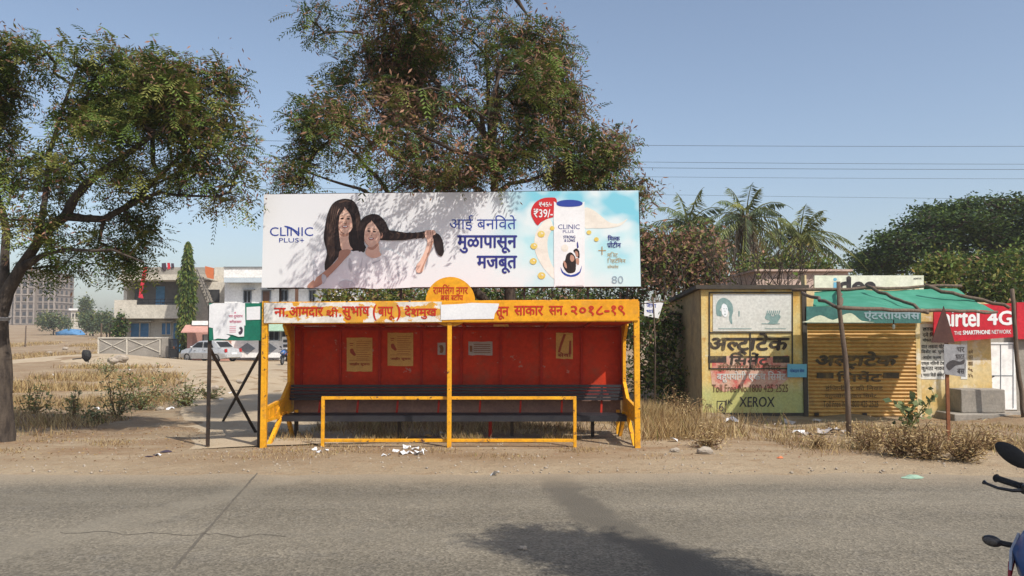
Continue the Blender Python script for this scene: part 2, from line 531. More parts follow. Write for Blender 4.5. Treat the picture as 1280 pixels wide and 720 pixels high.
def leaves(bag, c, size, aspect, mi, zs=.8, hang=0.0):
    n = len(c); size = np.broadcast_to(np.asarray(size, float), (n,))[:, None]
    d = rdir(n, -hang, zs)
    s = unit(np.cross(d, rdir(n))) * size * aspect * .5
    co, q = diamonds(c - d * size * .5, c + d * size * .5, s)
    bag.add(co, q, mi)
def in_ell(n, c, r, shell=.35):
    v = rdir(n); rad = (shell + (1 - shell) * RNG.random((n, 1))) ** (1 / 2.2)
    return np.asarray(c)[None] + v * rad * np.asarray(r)[None]
class Skeleton:
    def __init__(s, limbs, step=.3):
        """limbs: list of (points, r_start, r_end); each later limb hangs on the nearest node of the earlier ones"""
        s.p, s.par, s.r = [], [], []
        for pts, r0, r1 in limbs:
            pts = [np.array(p, float) for p in pts]
            L = sum(np.linalg.norm(b - a) for a, b in zip(pts, pts[1:])); run = 0
            prev = -1
            if s.p:
                prev = int(np.argmin(np.linalg.norm(np.array(s.p) - pts[0], axis=1)))
            else:
                s.p.append(pts[0]); s.par.append(-1); s.r.append(r0); prev = 0
            for a, b in zip(pts, pts[1:]):
                l = np.linalg.norm(b - a); m = max(1, int(l / step))
                for i in range(1, m + 1):
                    t = (run + l * i / m) / L
                    s.p.append(a + (b - a) * i / m + (RNG.normal(size=3) * .025 if i < m else 0)); s.par.append(prev); s.r.append(r0 + (r1 - r0) * t); prev = len(s.p) - 1
                run += l
        s.n_limb = len(s.p)
    def attach(s, pts, step=.35, twig=.012, maxr=.07):
        P_ = np.array(s.p); pts = np.asarray(pts)
        dist = np.min(np.linalg.norm(pts[:, None] - P_[None], axis=2), axis=1)
        ends = []
        for i in np.argsort(dist):
            t = pts[i]; A = np.array(s.p)
            w = np.linalg.norm(A - t, axis=1)
            j = int(np.argmin(w)); l = w[j]
            prev, a = j, A[j]
            m = max(1, int(l / step))
            for k in range(1, m + 1):
                q = a + (t - a) * k / m + (RNG.normal(size=3) * .12 * step if k < m else 0)
                q[2] += math.sin(math.pi * k / m) * .06 * l
                s.p.append(q); s.par.append(prev); s.r.append(twig); prev = len(s.p) - 1
            ends.append(prev)
        cnt = np.ones(len(s.p))
        for i in range(len(s.p) - 1, s.n_limb - 1, -1):
            if s.par[i] >= 0: cnt[s.par[i]] += cnt[i]
        for i in range(s.n_limb, len(s.p)):
            s.r[i] = min(maxr, twig * cnt[i] ** .42)
        return np.array(ends)
    def bag(s, n=6):
        P_, par, r = np.array(s.p), np.array(s.par), np.array(s.r)
        k = np.where(par >= 0)[0]
        ra = np.minimum(r[par[k]], np.where(k < s.n_limb, 9, r[k] * 1.25))
        b = Bag()
        big = r[k] > .05
        for sel, nn in ((big, 10), (~big, n)):
            if sel.any():
                co, q = segs(P_[par[k[sel]]], P_[k[sel]], ra[sel], r[k[sel]], nn)
                b.add(co, q, 0)
        return b
def pick(n, probs):
    return RNG.choice(len(probs), n, p=np.array(probs) / sum(probs))
def px_ells(spec, Y, dk=.8):
    out = []
    for (cx, cy, rx, ry, n, *o) in spec:
        dy = o[0] if o else 0.0
        c = P(cx, cy, Y + dy); s_ = (Y + dy) / F
        out.append((np.array(c), np.array([rx * s_, max(rx, ry) * s_ * dk, ry * s_]), n))
    return out
def tree(name, label, loc, limbs, ells, bark, mats, style, group=None, twig=.012, step=.35, maxr=.07, clump=None):
    t = thing(name, label, 'tree', loc, group)
    sk = Skeleton(limbs)
    if clump is None:
        pts = np.concatenate([in_ell(n, c, r) for c, r, n in ells])
    else:                                       # boughs gather in tufts with open gaps between them
        keep = []
        for c, r, n in ells:
            q = in_ell(n*3, c, r); s_ = vnoise(q[:, 0]*clump+5, q[:, 2]*clump, 0) + vnoise(q[:, 1]*clump, q[:, 2]*clump+9, 1)
            keep.append(q[np.argsort(-s_ + RNG.normal(size=len(q))*.22)[:n]])
        pts = np.concatenate(keep)
    ends = sk.attach(pts, step=step, twig=twig, maxr=maxr)
    tb = sk.bag()
    link_mesh('trunk', tb.mesh('trunk', [bark], loc, True), t)
    b = Bag(); style(b, np.array(sk.p)[ends], sk)
    link_mesh('crown', b.mesh('crown', mats, loc), t)
    return t

# ------------------------------------------------------------------ the ground
_pn = np.random.default_rng(3)
_G = [(_pn.random((64, 64)) * 2 - 1) for _ in range(3)]
def vnoise(x, y, k=0):
    x, y = np.asarray(x, float), np.asarray(y, float)
    xi, yi = np.floor(x).astype(int), np.floor(y).astype(int); fx, fy = x - xi, y - yi
    fx, fy = fx*fx*(3-2*fx), fy*fy*(3-2*fy); g = _G[k]
    a, b, c, d = g[xi % 64, yi % 64], g[(xi+1) % 64, yi % 64], g[xi % 64, (yi+1) % 64], g[(xi+1) % 64, (yi+1) % 64]
    return (a*(1-fx)+b*fx)*(1-fy) + (c*(1-fx)+d*fx)*fy
def sstep(a, b, x):
    t = np.clip((np.asarray(x, float) - a) / (b - a), 0, 1); return t*t*(3-2*t)
def H(x, y):
    x, y = np.asarray(x, float), np.asarray(y, float)
    amp = .015 + .10 * sstep(13.6, 16.5, y) * (1 - .75 * sstep(30, 44, y))
    h = amp * (vnoise(x*.9, y*.9, 0) * .6 + vnoise(x*2.3, y*2.3, 1) * .3 + vnoise(x*.25, y*.25, 2) * .5) * sstep(10.6, 11.6, y)
    h = h - .5 * sstep(36, 54, y) + .0185 * np.clip(y - 75, 0, 240)
    # low mound of dumped earth in the field by the dirt lane
    h = h + .45 * np.exp(-(((x + 9.5) / 2.2)**2 + ((y - 27) / 2.2)**2)) * (.8 + .2 * vnoise(x*3, y*3, 1))
    h = h + .8 * np.exp(-(((x + 27) / 6)**2 + ((y - 52) / 5)**2))
    return h
def gz(x, y): return float(H(x, y))
def GT(px, py):
    """the ground point seen at a pixel, terrain included"""
    p = G(px, py)
    for _ in range(12):
        p = G(px, py, gz(p.x, p.y))
    return p
def axis(dense0, dense1, step, lo, hi, grow=1.13):
    a = list(np.arange(dense0, dense1 + 1e-6, step)); s_ = step
    while a[-1] < hi: s_ *= grow; a.append(a[-1] + s_)
    s_ = step; b = []; v = dense0
    while v > lo: s_ *= grow; v -= s_; b.append(v)
    return np.array(b[::-1] + a)
def ground():
    xs, ys = axis(-16, 14, .25, -420, 420), axis(9.5, 30, .22, -60, 470)
    gx, gy = np.meshgrid(xs, ys); h = H(gx, gy)
    h = np.where((gy < 11.2) & (gy > .6), np.minimum(h, -.01) , h)
    co = np.stack([gx, gy, h], -1).reshape(-1, 3); w = len(xs)
    i, j = np.meshgrid(np.arange(len(xs)-1), np.arange(len(ys)-1)); k = (j*w + i).ravel()
    q = np.stack([k, k+1, k+w+1, k+w], -1)
    m, nt, b = nt_of('dry_earth')
    b.inputs['Roughness'].default_value = .95; b.inputs['Specular IOR Level'].default_value = .1
    n1, n2, n3, n4 = noise(nt, .55, 8, .65), noise(nt, 3.2, 8, .7), noise(nt, 26, 6, .75), noise(nt, .09, 4)
    c = ramp(nt, n1.outputs[0], [(.32, (.35,.277,.19)), (.5, (.295,.225,.148)), (.68, (.235,.17,.108))]).outputs[0]
    c = mix(nt, ramp(nt, n4.outputs[0], [(.42, 0), (.62, .75)]).outputs[0], c, (.40,.32,.22))
    c = mix(nt, ramp(nt, n2.outputs[0], [(.52, 0), (.72, .8)]).outputs[0], c, (.25,.165,.095))
    c = mix(nt, 1, c, ramp(nt, n3.outputs[0], [(.3, .78), (.5, 1.0), (.72, 1.18)]).outputs[0], 'MULTIPLY')
    n6 = noise(nt, 1.0, 8, .7, stretch=(.45,1.3,1))
    tc0 = nt.nodes.new('ShaderNodeTexCoord'); sy = nt.nodes.new('ShaderNodeSeparateXYZ'); nt.links.new(tc0.outputs['Object'], sy.inputs[0])
    yr = nt.nodes.new('ShaderNodeMapRange'); yr.inputs[1].default_value = 11.2; yr.inputs[2].default_value = 12.6; yr.inputs[4].default_value = .8; nt.links.new(sy.outputs[1], yr.inputs[0])
    mm = nt.nodes.new('ShaderNodeMath'); mm.operation = 'MULTIPLY'; nt.links.new(yr.outputs[0], mm.inputs[0]); nt.links.new(ramp(nt, n6.outputs[0], [(.40, 0), (.60, 1)]).outputs[0], mm.inputs[1])
    c = mix(nt, mm.outputs[0], c, (.235,.15,.085))
    vo = nt.nodes.new('ShaderNodeTexVoronoi'); vo.inputs['Scale'].default_value = 34
    tc = nt.nodes.new('ShaderNodeTexCoord'); nt.links.new(tc.outputs['Object'], vo.inputs['Vector'])
    c = mix(nt, ramp(nt, vo.outputs['Distance'], [(.0, .5), (.16, .0)]).outputs[0], c, (.52,.44,.34))
    nt.links.new(c, b.inputs['Base Color']); hs = nt.nodes.new('ShaderNodeMath'); hs.operation = 'MULTIPLY_ADD'; hs.inputs[1].default_value = 2.2
    n7 = noise(nt, 5.5, 6, .6); nt.links.new(n7.outputs[0], hs.inputs[0]); nt.links.new(n3.outputs[0], hs.inputs[2])
    bump(nt, b, hs.outputs[0], .6, .04)
    o = link_mesh('ground', np_mesh('ground', co, q, mats=[m], smooth=True))
    meta(o, kind='structure')
ground()

def asphalt():
    m, nt, b = nt_of('dusty_asphalt')
    b.inputs['Roughness'].default_value = .85; b.inputs['Specular IOR Level'].default_value = .25
    st = noise(nt, 1.0, 7, .65, stretch=(.10, .9, 1)); fine = noise(nt, 60, 5, .8); mid = noise(nt, 2.6, 8, .7)
    c = ramp(nt, st.outputs[0], [(.33, (.138,.121,.093)), (.5, (.162,.142,.109)), (.68, (.198,.173,.132))]).outputs[0]
    c = mix(nt, ramp(nt, mid.outputs[0], [(.5, 0), (.72, .55)]).outputs[0], c, (.145,.132,.112))
    vo = nt.nodes.new('ShaderNodeTexVoronoi'); vo.inputs['Scale'].default_value = 48
    tc = nt.nodes.new('ShaderNodeTexCoord'); nt.links.new(tc.outputs['Object'], vo.inputs['Vector'])
    c = mix(nt, 1, c, ramp(nt, vo.outputs['Color'], [(.1, .66), (.5, .98), (.9, 1.40)]).outputs[0], 'MULTIPLY')
    c = mix(nt, 1, c, ramp(nt, fine.outputs[0], [(.3, .72), (.7, 1.25)]).outputs[0], 'MULTIPLY')
    def attr(nm):
        q = nt.nodes.new('ShaderNodeAttribute'); q.attribute_name = nm; return q.outputs['Fac']
    wf = nt.nodes.new('ShaderNodeMath'); wf.operation = 'MULTIPLY'; nt.links.new(attr('worn'), wf.inputs[0]); nt.links.new(mid.outputs[0], wf.inputs[1])
    c = mix(nt, wf.outputs[0], c, (.225,.199,.154))
    rc = ramp(nt, fine.outputs[0], [(.3, (.098,.087,.07)), (.7, (.126,.112,.089))]).outputs[0]
    c = mix(nt, attr('repair'), c, rc)
    big = noise(nt, .5, 6, .7)
    c = mix(nt, 1, c, ramp(nt, big.outputs[0], [(.3, .86), (.7, 1.12)]).outputs[0], 'MULTIPLY')
    # blown dust lies along the edges of the carriageway
    sx = nt.nodes.new('ShaderNodeSeparateXYZ'); nt.links.new(tc.outputs['Object'], sx.inputs[0])
    ed = nt.nodes.new('ShaderNodeMath'); ed.operation = 'MULTIPLY_ADD'; ed.inputs[1].default_value = 1.1
    nt.links.new(mid.outputs[0], ed.inputs[0]); nt.links.new(sx.outputs[1], ed.inputs[2])
    dr = nt.nodes.new('ShaderNodeMapRange'); dr.inputs[1].default_value = 10.15; dr.inputs[2].default_value = 11.35; dr.inputs[4].default_value = .9
    nt.links.new(ed.outputs[0], dr.inputs[0])
    dust = ramp(nt, fine.outputs[0], [(.3, (.265,.21,.145)), (.7, (.36,.29,.205))]).outputs[0]
    c = mix(nt, dr.outputs[0], c, dust)
    nt.links.new(c, b.inputs['Base Color'])
    bump(nt, b, vo.outputs['Distance'], .5, .012)
    return m
MT['asphalt'] = asphalt()
def poly_dist(x, y, line):
    """distance of points to a polyline of ground points"""
    best = np.full(x.shape, 1e9)
    for (ax, ay), (bx, by) in zip(line, line[1:]):
        vx, vy = bx-ax, by-ay; t = np.clip(((x-ax)*vx+(y-ay)*vy)/(vx*vx+vy*vy), 0, 1)
        best = np.minimum(best, np.hypot(x-ax-t*vx, y-ay-t*vy))
    return best
def gl(L): return [(G(*p).x, G(*p).y) for p in L]
def road():
    xs = np.concatenate([np.arange(-200, -12, 4), np.arange(-12, 12, .07), np.arange(12, 201, 4)])
    edge = 10.62 + .10 * vnoise(xs*.6, xs*0, 0) + .07 * vnoise(xs*2.1, xs*0, 1) + .035 * vnoise(xs*7, xs*0, 2) - .45 * sstep(4.5, 9, xs)
    v = np.concatenate([np.linspace(0, .5, 6), np.linspace(.5, 1, 76)[1:]])
    gx, gv = np.meshgrid(xs, v); gy = .9 + (edge[None] - .9) * gv
    z = np.interp(gy, [.9, 3, 6, 9, 10.6], [.004, .02, .03, .02, .006])
    wob = .10*vnoise(gx*3, gy*3, 0) + .05*vnoise(gx*9, gy*9, 1)
    p1 = poly_dist(gx, gy, gl([(697,598),(703,615),(722,632),(752,652),(790,672),(830,695),(870,722)]))
    patch = 1 - sstep(.17, .30, p1 + wob*.8 - .05*sstep(8, 6.5, gy))
    p2 = poly_dist(gx, gy, gl([(370,596),(280,622),(180,648),(70,676),(-40,705)]))
    pale = (1 - sstep(.16, .34, p2 + wob)) * .8
    lanes = sum(np.exp(-((gy - yc - .12*vnoise(gx*.35, gy*0, 2))/.34)**2) for yc in (8.95, 7.35))
    smooth = np.clip(patch, 0, 1)
    co = np.stack([gx, gy, z + .004*patch], -1).reshape(-1, 3); w = len(xs); n = len(v)
    k = (np.arange(n-1)[:, None]*w + np.arange(w-1)[None]).ravel()
    me = np_mesh('road', co, np.stack([k, k+1, k+w+1, k+w], -1), mats=[MT['asphalt']], smooth=True)
    for nm, arr in (('repair', smooth), ('worn', np.clip(pale + .45*lanes, 0, 1))):
        at = me.attributes.new(nm, 'FLOAT', 'POINT'); at.data.foreach_set('value', arr.ravel().astype(np.float32))
    meta(link_mesh('road', me), kind='structure')
road()
def road_z(y): return float(np.interp(y, [.9, 3, 6, 9, 10.6], [.004, .02, .03, .02, .006]))
def sheet(name, px, lift, mat, smooth=0, n_sub=6):
    """thin repair or crack lying on the road: strip of pixel pairs (left px, right px)"""
    mb = MB(); L = []
    for a, b in px:
        q = []
        for u in (a, b):
            p = G(*u); p.z = road_z(p.y) + lift; q.append(p)
        L.append(q)
    for q0, q1 in zip(L, L[1:]):
        mb.add([q0[0], q0[1], q1[1], q1[0]], [(0,1,2,3)])
    o = mb.build(name, mat); meta(o, kind='structure'); return o
MT['tar_smooth'] = M('tar_smooth', (.142,.128,.104), (.165,.147,.118), 3, .8, .15, fine=80)
MT['tar_dark'] = M('tar_dark', (.10,.088,.07), (.13,.113,.09), 7, .85, .1)
MT['tar_pale'] = M('tar_pale', (.17,.151,.121), (.20,.176,.14), 1.5, .85, .2, fine=80)
def jit(v, a): return v + random.uniform(-a, a)
def strip(a, b, w0, w1, n, j):
    out = []
    for i in range(n+1):
        t = i/n; x, y = a[0]+(b[0]-a[0])*t, a[1]+(b[1]-a[1])*t; w = w0+(w1-w0)*t
        out.append(((x-w+jit(0, j), y), (x+w+jit(0, j), y)))
    return out
sheet('road_crack', strip((322,592), (216,716), 1.1, 2.3, 60, .7), .0025, MT['tar_dark'])
sheet('road_crack', [((a, y-.32+jit(0,.25)), (a, y+.32+jit(0,.25))) for a, y in [(75+6*k, 669+k*.1+1.6*math.sin(k*.55)+jit(0,.9)) for k in range(48)]], .0025, MT['tar_dark'])
def lane():
    """sandy dirt lane coming from the houses across the field"""
    pts = [(-3.6,13.2,2.0),(-4.8,16,1.8),(-6.5,20,1.9),(-8.6,26,2.1),(-11.2,33,2.6),(-14.5,40,4.0),(-19,46,7.5),(-22,49,9)]
    m = M('lane_sand', (.43,.345,.24), (.37,.29,.195), 1.2, .95, .25, fine=30, dirt=(.33,.235,.14), dirt_scale=1.5, dirt_amt=(.55,.8))
    co, q = [], []; K = 9
    sp = []
    for i in range(len(pts)-1):
        for t in np.linspace(0, 1, 12, endpoint=False):
            a, b = pts[i], pts[i+1]; sp.append([a[k]+(b[k]-a[k])*t for k in range(3)])
    sp.append(pts[-1])
    for x, y, w in sp:
        for k in range(K):
            u = (k/(K-1)*2-1)*w*(1+.18*float(vnoise(y*1.3, k//(K-1)*7., 0)))
            lift = .02 - .05*(abs(k/(K-1)*2-1)**4)
            co.append((x+u, y+u*.25, gz(x+u, y+u*.25)+lift))
    n = len(sp)
    for i in range(n-1):
        for k in range(K-1):
            q.append((i*K+k, i*K+k+1, (i+1)*K+k+1, (i+1)*K+k))
    o = link_mesh('dirt_lane', np_mesh('dirt_lane', np.array(co), np.array(q), mats=[m], smooth=True)); meta(o, kind='structure')
    x0, x1, y0, y1 = -34, -3, 45, 62
    co = []; nx, ny = 40, 12
    for j in range(ny+1):
        for i in range(nx+1):
            x, y = x0+(x1-x0)*i/nx, y0+(y1-y0)*j/ny
            e = min(i, nx-i, j*2, (ny-j)*2, 3)/3
            co.append((x, y+.5*float(vnoise(x*.5, 0, 1)), gz(x, y) + .03 - .08*(1-e)))
    q = [(j*(nx+1)+i, j*(nx+1)+i+1, (j+1)*(nx+1)+i+1, (j+1)*(nx+1)+i) for j in range(ny) for i in range(nx)]
    o = link_mesh('dirt_yard', np_mesh('dirt_yard', np.array(co), np.array(q), mats=[m], smooth=True)); meta(o, kind='structure')
lane()

# ------------------------------------------------------------------ buildings beyond the field
def pbox(mb, px0, px1, py0, py1, y0, y1):
    """box whose front face (at depth y0) covers the pixel rectangle"""
    a, b = P(px0, py0, y0), P(px1, py1, y0)
    return mb.box(a.x, b.x, y0, y1, b.z, a.z)
def base_of(px, Y): return (X(px, Y), Y, gz(X(px, Y), Y))

def grey_house():
    Y = 66.0; gzv = -.3
    t = thing('house', 'grey two-storey concrete house with balcony, blue shutters and laundry on its roof', 'house', base_of(200, Y))
    w = MB(); pbox(w, 156, 263, 396, 452, Y, Y+9)                       # ground floor
    u0 = MB(); pbox(u0, 156.2, 262.8, 350.7, 395.8, Y+1.45, Y+1.5); u0.build('upper_wall', M('recess_shade_grey', (.15,.15,.155), (.12,.12,.125), 2, .9), t)  # balcony recess shade deepened by colouring its back wall darker grey
    pbox(w, 156, 263, 350.5, 396, Y+1.502, Y+9)
    pbox(w, 228, 263, 350.5, 396, Y, Y+1.5)
    pbox(w, 155, 158.5, 350.5, 376, Y+.1, Y+1.5)
    w.build('wall', MT['concrete_light'], t)
    r = MB(); pbox(r, 146, 264, 343, 350, Y-1.0, Y+9.4); r.build('roof_slab', MT['concrete_light'], t)
    p = MB(); pbox(p, 152, 262, 334, 343, Y-.2, Y); pbox(p, 152, 153.5, 334, 343, Y, Y+8); pbox(p, 260.5, 262, 334, 343, Y, Y+8); p.build('parapet', MT['concrete'], t)
    b = MB(); pbox(b, 143, 232, 394, 398, Y-1.3, Y); pbox(b, 143, 170, 375, 394, Y-1.3, Y-1.15); pbox(b, 170, 232, 381, 394, Y-1.3, Y-1.15)
    pbox(b, 143, 145, 378, 394, Y-1.15, Y); b.build('balcony', MT['concrete_light'], t)
    rl = MB()
    for py in (374, 378): rl.tube([P(171, py, Y-1.2), P(231, py, Y-1.2)], .025, 5)
    for k in range(9): rl.tube([P(171+7.5*k, 381, Y-1.2), P(171+7.5*k, 374, Y-1.2)], .02, 5)
    rl.build('railing', MT['black_metal'], t)
    d = MB(); pbox(d, 195, 205, 358, 394, Y+1.38, Y+1.448); do = d.build('door', MT['blue_shutter'], t)
    h = MB(); h.ell(P(203.5, 379, Y+1.34), (.05,.05,.05), 8, 6); h.build('handle', MT['black_metal'], do)
    for x0, x1, y0, y1 in ((162,187,404,421),(201,214,404,418)):
        f = MB()
        for a in (x0, x1-1, (x0+x1)/2-.5): pbox(f, a, a+1, y0, y1, Y-.1, Y)
        pbox(f, x0, x1, y0-1, y0, Y-.1, Y); pbox(f, x0, x1, y1, y1+1, Y-.12, Y)
        wo = f.build('window', MT['concrete_light'], t)
        g = MB(); pbox(g, x0+1, x1-1, y0, y1, Y-.05, Y-.01); g.build('pane', MT['blue_shutter'], wo)
        s = MB(); pbox(s, x0-1.5, x1+1.5, y0-3, y0-1.8, Y-.7, Y); s.build('sunshade', MT['concrete_light'], wo)
    d = MB(); pbox(d, 217, 226, 404, 440, Y-.08, Y); d.build('door', MT['blue_shutter'], t)
    # outside stair against the side wall
    st = MB()
    n = 15
    for i in range(n):
        px = 246 + (268-246)*i/n; py = 345 + (402-345)*i/n
        pbox(st, px, px+1.9, py, py+2.3, Y-2.2, Y-1)
    a = [P(244, 346, Y-2.0), P(246.5, 343, Y-2.0), P(271, 402, Y-2.0), P(267, 406, Y-2.0)]
    st.prism(a, (0, 1.0, 0)); so_ = st.build('stair', MT['concrete'], t)
    rr = MB(); rr.tube([P(246, 336, Y-2.2), P(270, 394, Y-2.2)], .03, 5)
    for i in range(7): rr.tube([P(246+4*i, 336+9.7*i, Y-2.2), P(246+4*i, 345+9.7*i, Y-2.2)], .02, 5)
    rr.build('stair_rail', MT['black_metal'], so_)
    # lean-to room and stair head behind the stair
    u = MB(); pbox(u, 240, 252, 335, 352, Y+1, Y+5); pbox(u, 252, 282, 352, 440, Y-.6, Y+6); pbox(u, 268, 282, 334, 352, Y+.5, Y+5)
    u.build('stair_wall', MT['concrete_light'], t)
    o = MB(); pbox(o, 258, 274, 362, 378, Y-.66, Y-.6); o.build('opening', MT['dark_opening'], t)
    return t
grey_house()
def hung(name, label, cat, pts, mat, Y, group=None, depth=.06):
    mb = MB(); n = len(pts)
    f = [P(a, b, Y) for a, b in pts]; bk = [p + Vector((0, depth, 0)) for p in f]
    for p in f: p.y += random.uniform(-.06, .06)
    mb.add(f + bk, [tuple(range(n)), tuple(range(2*n-1, n-1, -1))] + [(i, n+i, n+(i+1) % n, (i+1) % n) for i in range(n)])
    c = min(f, key=lambda v: v.z)
    meta(mb.build(name, mat, loc=c), label, cat, group)
hung('cloth', 'long red cloth hanging from the roof of the grey house', 'cloth', [(180.5,333),(184,333.5),(182,345),(179.5,357),(177,366),(179,373),(173,372),(174,364),(176,352),(178,342)], MT['cloth_red'], 65.0-.15)
for lab, pts, m in (('dark shirt drying on the grey house parapet', [(202,329),(207,328.5),(208,336),(205,339),(202,336)], 'cloth_dark'),
               ('red garment drying on the grey house parapet', [(209,328.5),(212,328.5),(213,335),(209.5,337)], 'cloth_red'),
               ('blue black garment drying on the grey house parapet', [(213.5,329),(217,329),(217.5,334),(214,335)], 'cloth_dark')):
    hung('laundry', lab, 'laundry', pts, MT[m], 65.7, 'laundry on the parapet')
hung('cloth', 'orange cloth hung over the wall at the top of the outside stair', 'cloth', [(256,332.5),(267,335),(267,349),(259,347),(256.5,341)], MT['cloth_orange'], 64.4)
def rooftank():
    p = P(171, 334, 69); m = MB()
    m.tube([p+Vector((0,0,-.1)), p+Vector((0,0,.5)), p+Vector((0,0,.6)), p+Vector((0,0,.68))], [.6,.6,.42,.2], 14)
    meta(m.build('water_tank', MT['white_wall'], loc=p, smooth=False), 'white water tank on the roof of the grey house', 'water tank')
rooftank()

def compound_wall():
    Y = 62.5
    t = thing('compound_wall', 'low grey wall with crossed panels in front of the grey house', 'wall', base_of(165, Y))
    w = MB(); pbox(w, 123, 202, 422, 446, Y, Y+.25); pbox(w, 202, 211, 422, 446, Y-.1, Y+.35); w.build('panel', MT['concrete'], t)
    x = MB()
    for a, b in ((125,157),(161,199)):
        for q in ((a,424,b,440),(a,440,b,424)):
            x.bar(P(q[0],q[1],Y-.02), P(q[2],q[3],Y-.02), .07, .05)
    for a in (123,158.5,200): x.bar(P(a,422,Y-.02), P(a,444,Y-.02), .1, .06)
    x.bar(P(123,422.3,Y-.03), P(211,422.3,Y-.03), .1, .1)
    x.build('moulding', MT['concrete_light'], t)
compound_wall()
def gate():
    Y = 62.0
    t = thing('gate', 'black iron gate beside the low grey wall', 'gate', base_of(218, Y))
    f = MB()
    for px in (211.5, 222.5): f.bar(P(px,423,Y), P(px,447,Y), .1)
    for py in (424,434,446): f.bar(P(211.5,py,Y), P(222.5,py,Y), .07)
    f.build('frame', MT['black_metal'], t)
    s = MB(); pbox(s, 212, 222, 436, 446, Y+.02, Y+.05)
    for k in range(8): s.bar(P(213+1.2*k,424,Y), P(213+1.2*k,436,Y), .04)
    s.build('infill', MT['black_metal'], t)
    l = MB(); pbox(l, 216.4, 217.6, 433, 436, Y-.08, Y); l.build('latch', MT['rust'], t)
gate()
def lean_to():
    Y = 60.5
    t = thing('shop_shed', 'small dim shed with faded pink sheet awning beside the columnar tree', 'shed', base_of(247, Y))
    w = MB(); pbox(w, 234, 240, 416, 452, Y+.5, Y+4); pbox(w, 240, 282, 416, 452, Y+2.5, Y+4); pbox(w, 276, 282, 416, 452, Y+.5, Y+2.5); w.build('wall', MT['sheet_pink'], t)
    a = MB(); q = [P(226,416,Y-1.2), P(264,416,Y-1.2), P(264,407,Y+.6), P(232,407,Y+.6)]; a.prism(q, (0,0,.06)); a.build('awning', MT['sheet_pink'], t)
    s = MB(); pbox(s, 240, 270, 401, 406.5, Y+.2, Y+.5); s.build('signboard', MT['white_wall'], t)
    b = MB(); pbox(b, 241, 275, 418, 450, Y+2.42, Y+2.48); b.build('opening', MT['dark_opening'], t)
    n = MB(); pbox(n, 255, 262, 419, 425, Y+.9, Y+1.0); n.build('price_board', MT['grey_paper'], t)
lean_to()

def white_house():
    Y = 64.0
    t = thing('house', 'white flat-roofed two-storey house half behind the billboard', 'house', base_of(340, Y))
    w = MB(); pbox(w, 281, 419, 352, 450, Y, Y+9); w.build('wall', MT['white_wall'], t)
    p = MB(); pbox(p, 280, 422, 334.5, 347, Y-.9, Y-.7); pbox(p, 280, 282, 334.5, 347, Y-.7, Y+8.8); p.build('parapet', MT['white_wall'], t)
    c = MB(); pbox(c, 279.4, 422.6, 333.2, 334.4, Y-1.0, Y-.6); c.build('coping', MT['grey_trim'], t)
    r = MB(); pbox(r, 280, 422, 347.2, 353, Y-.9, Y+9); r.build('roof_slab', M('pale_blue_paint', (.50,.57,.62), (.45,.51,.56), 2), t)
    for x0, x1, y0, y1, kind in ((304,314,363,379,'w'),(327,338,363,391,'d'),(350,360,362,377,'w'),(386,394,363,378,'w'),(404,411,363,378,'w'),(305,318,410,424,'w'),(336,349,412,426,'w'),(352,362,412,426,'w')):
        f = MB()
        for a in (x0, x1-.9): pbox(f, a, a+.9, y0, y1, Y-.1, Y)
        pbox(f, x0, x1, y0, y0+.9, Y-.1, Y)
        if kind == 'w':
            pbox(f, x0, x1, y1-.9, y1, Y-.1, Y); pbox(f, (x0+x1)/2-.35, (x0+x1)/2+.35, y0, y1, Y-.08, Y)
        o = f.build('window' if kind == 'w' else 'door', MT['grey_trim'], t)
        g = MB(); pbox(g, x0+.9, x1-.9, y0+.9, y1-.5, Y-.05, Y-.01); g.build('pane' if kind == 'w' else 'door_leaf', MT['glass'] if kind == 'w' else MT['brown_wood'], o)
        s = MB(); pbox(s, x0-2, x1+2, y0-2.2, y0-1.2, Y-.6, Y); s.build('sunshade', MT['grey_trim'], o)
    b = MB(); pbox(b, 283, 420, 392, 397, Y-1.1, Y); pbox(b, 283, 420, 384, 392, Y-1.1, Y-1.0); b.build('balcony', MT['white_wall'], t)
    pi = MB(); pbox(pi, 369, 372, 353, 384, Y-1.0, Y-.8); pi.build('pillar', MT['brown_wood'], t)
    a = MB(); q = [P(300,414,Y-2.8), P(366,414,Y-2.8), P(366,404,Y-1.15), P(300,404,Y-1.15)]; a.prism(q, (0,0,.06)); a.build('awning', MT['sheet_green'], t)
white_house()
def diamond_wall():
    Y = 62.2
    t = thing('compound_wall', 'white compound wall painted with grey diamonds behind the silver car', 'wall', base_of(330, Y))
    w = MB(); pbox(w, 283, 352, 426, 447, Y, Y+.25); w.build('panel', MT['white_wall'], t)
    d = MB()
    for cx in (309, 336):
        pts = [P(cx-10,435.5,Y-.03), P(cx,428.5,Y-.03), P(cx+10,435.5,Y-.03), P(cx,443,Y-.03)]; d.prism(pts, (0,.028,0))
    d.build('diamond', MT['grey_trim'], t)
    p = MB(); pbox(p, 352.5, 363.5, 421, 449, Y-.1, Y+.4); po = p.build('gate_pillar', MT['white_wall'], t)
    k = MB()
    for i in range(4): pbox(k, 354, 359, 424.5+i*6, 428+i*6, Y-.15, Y-.1)
    k.build('tile', MT['dark_opening'], po)
diamond_wall()

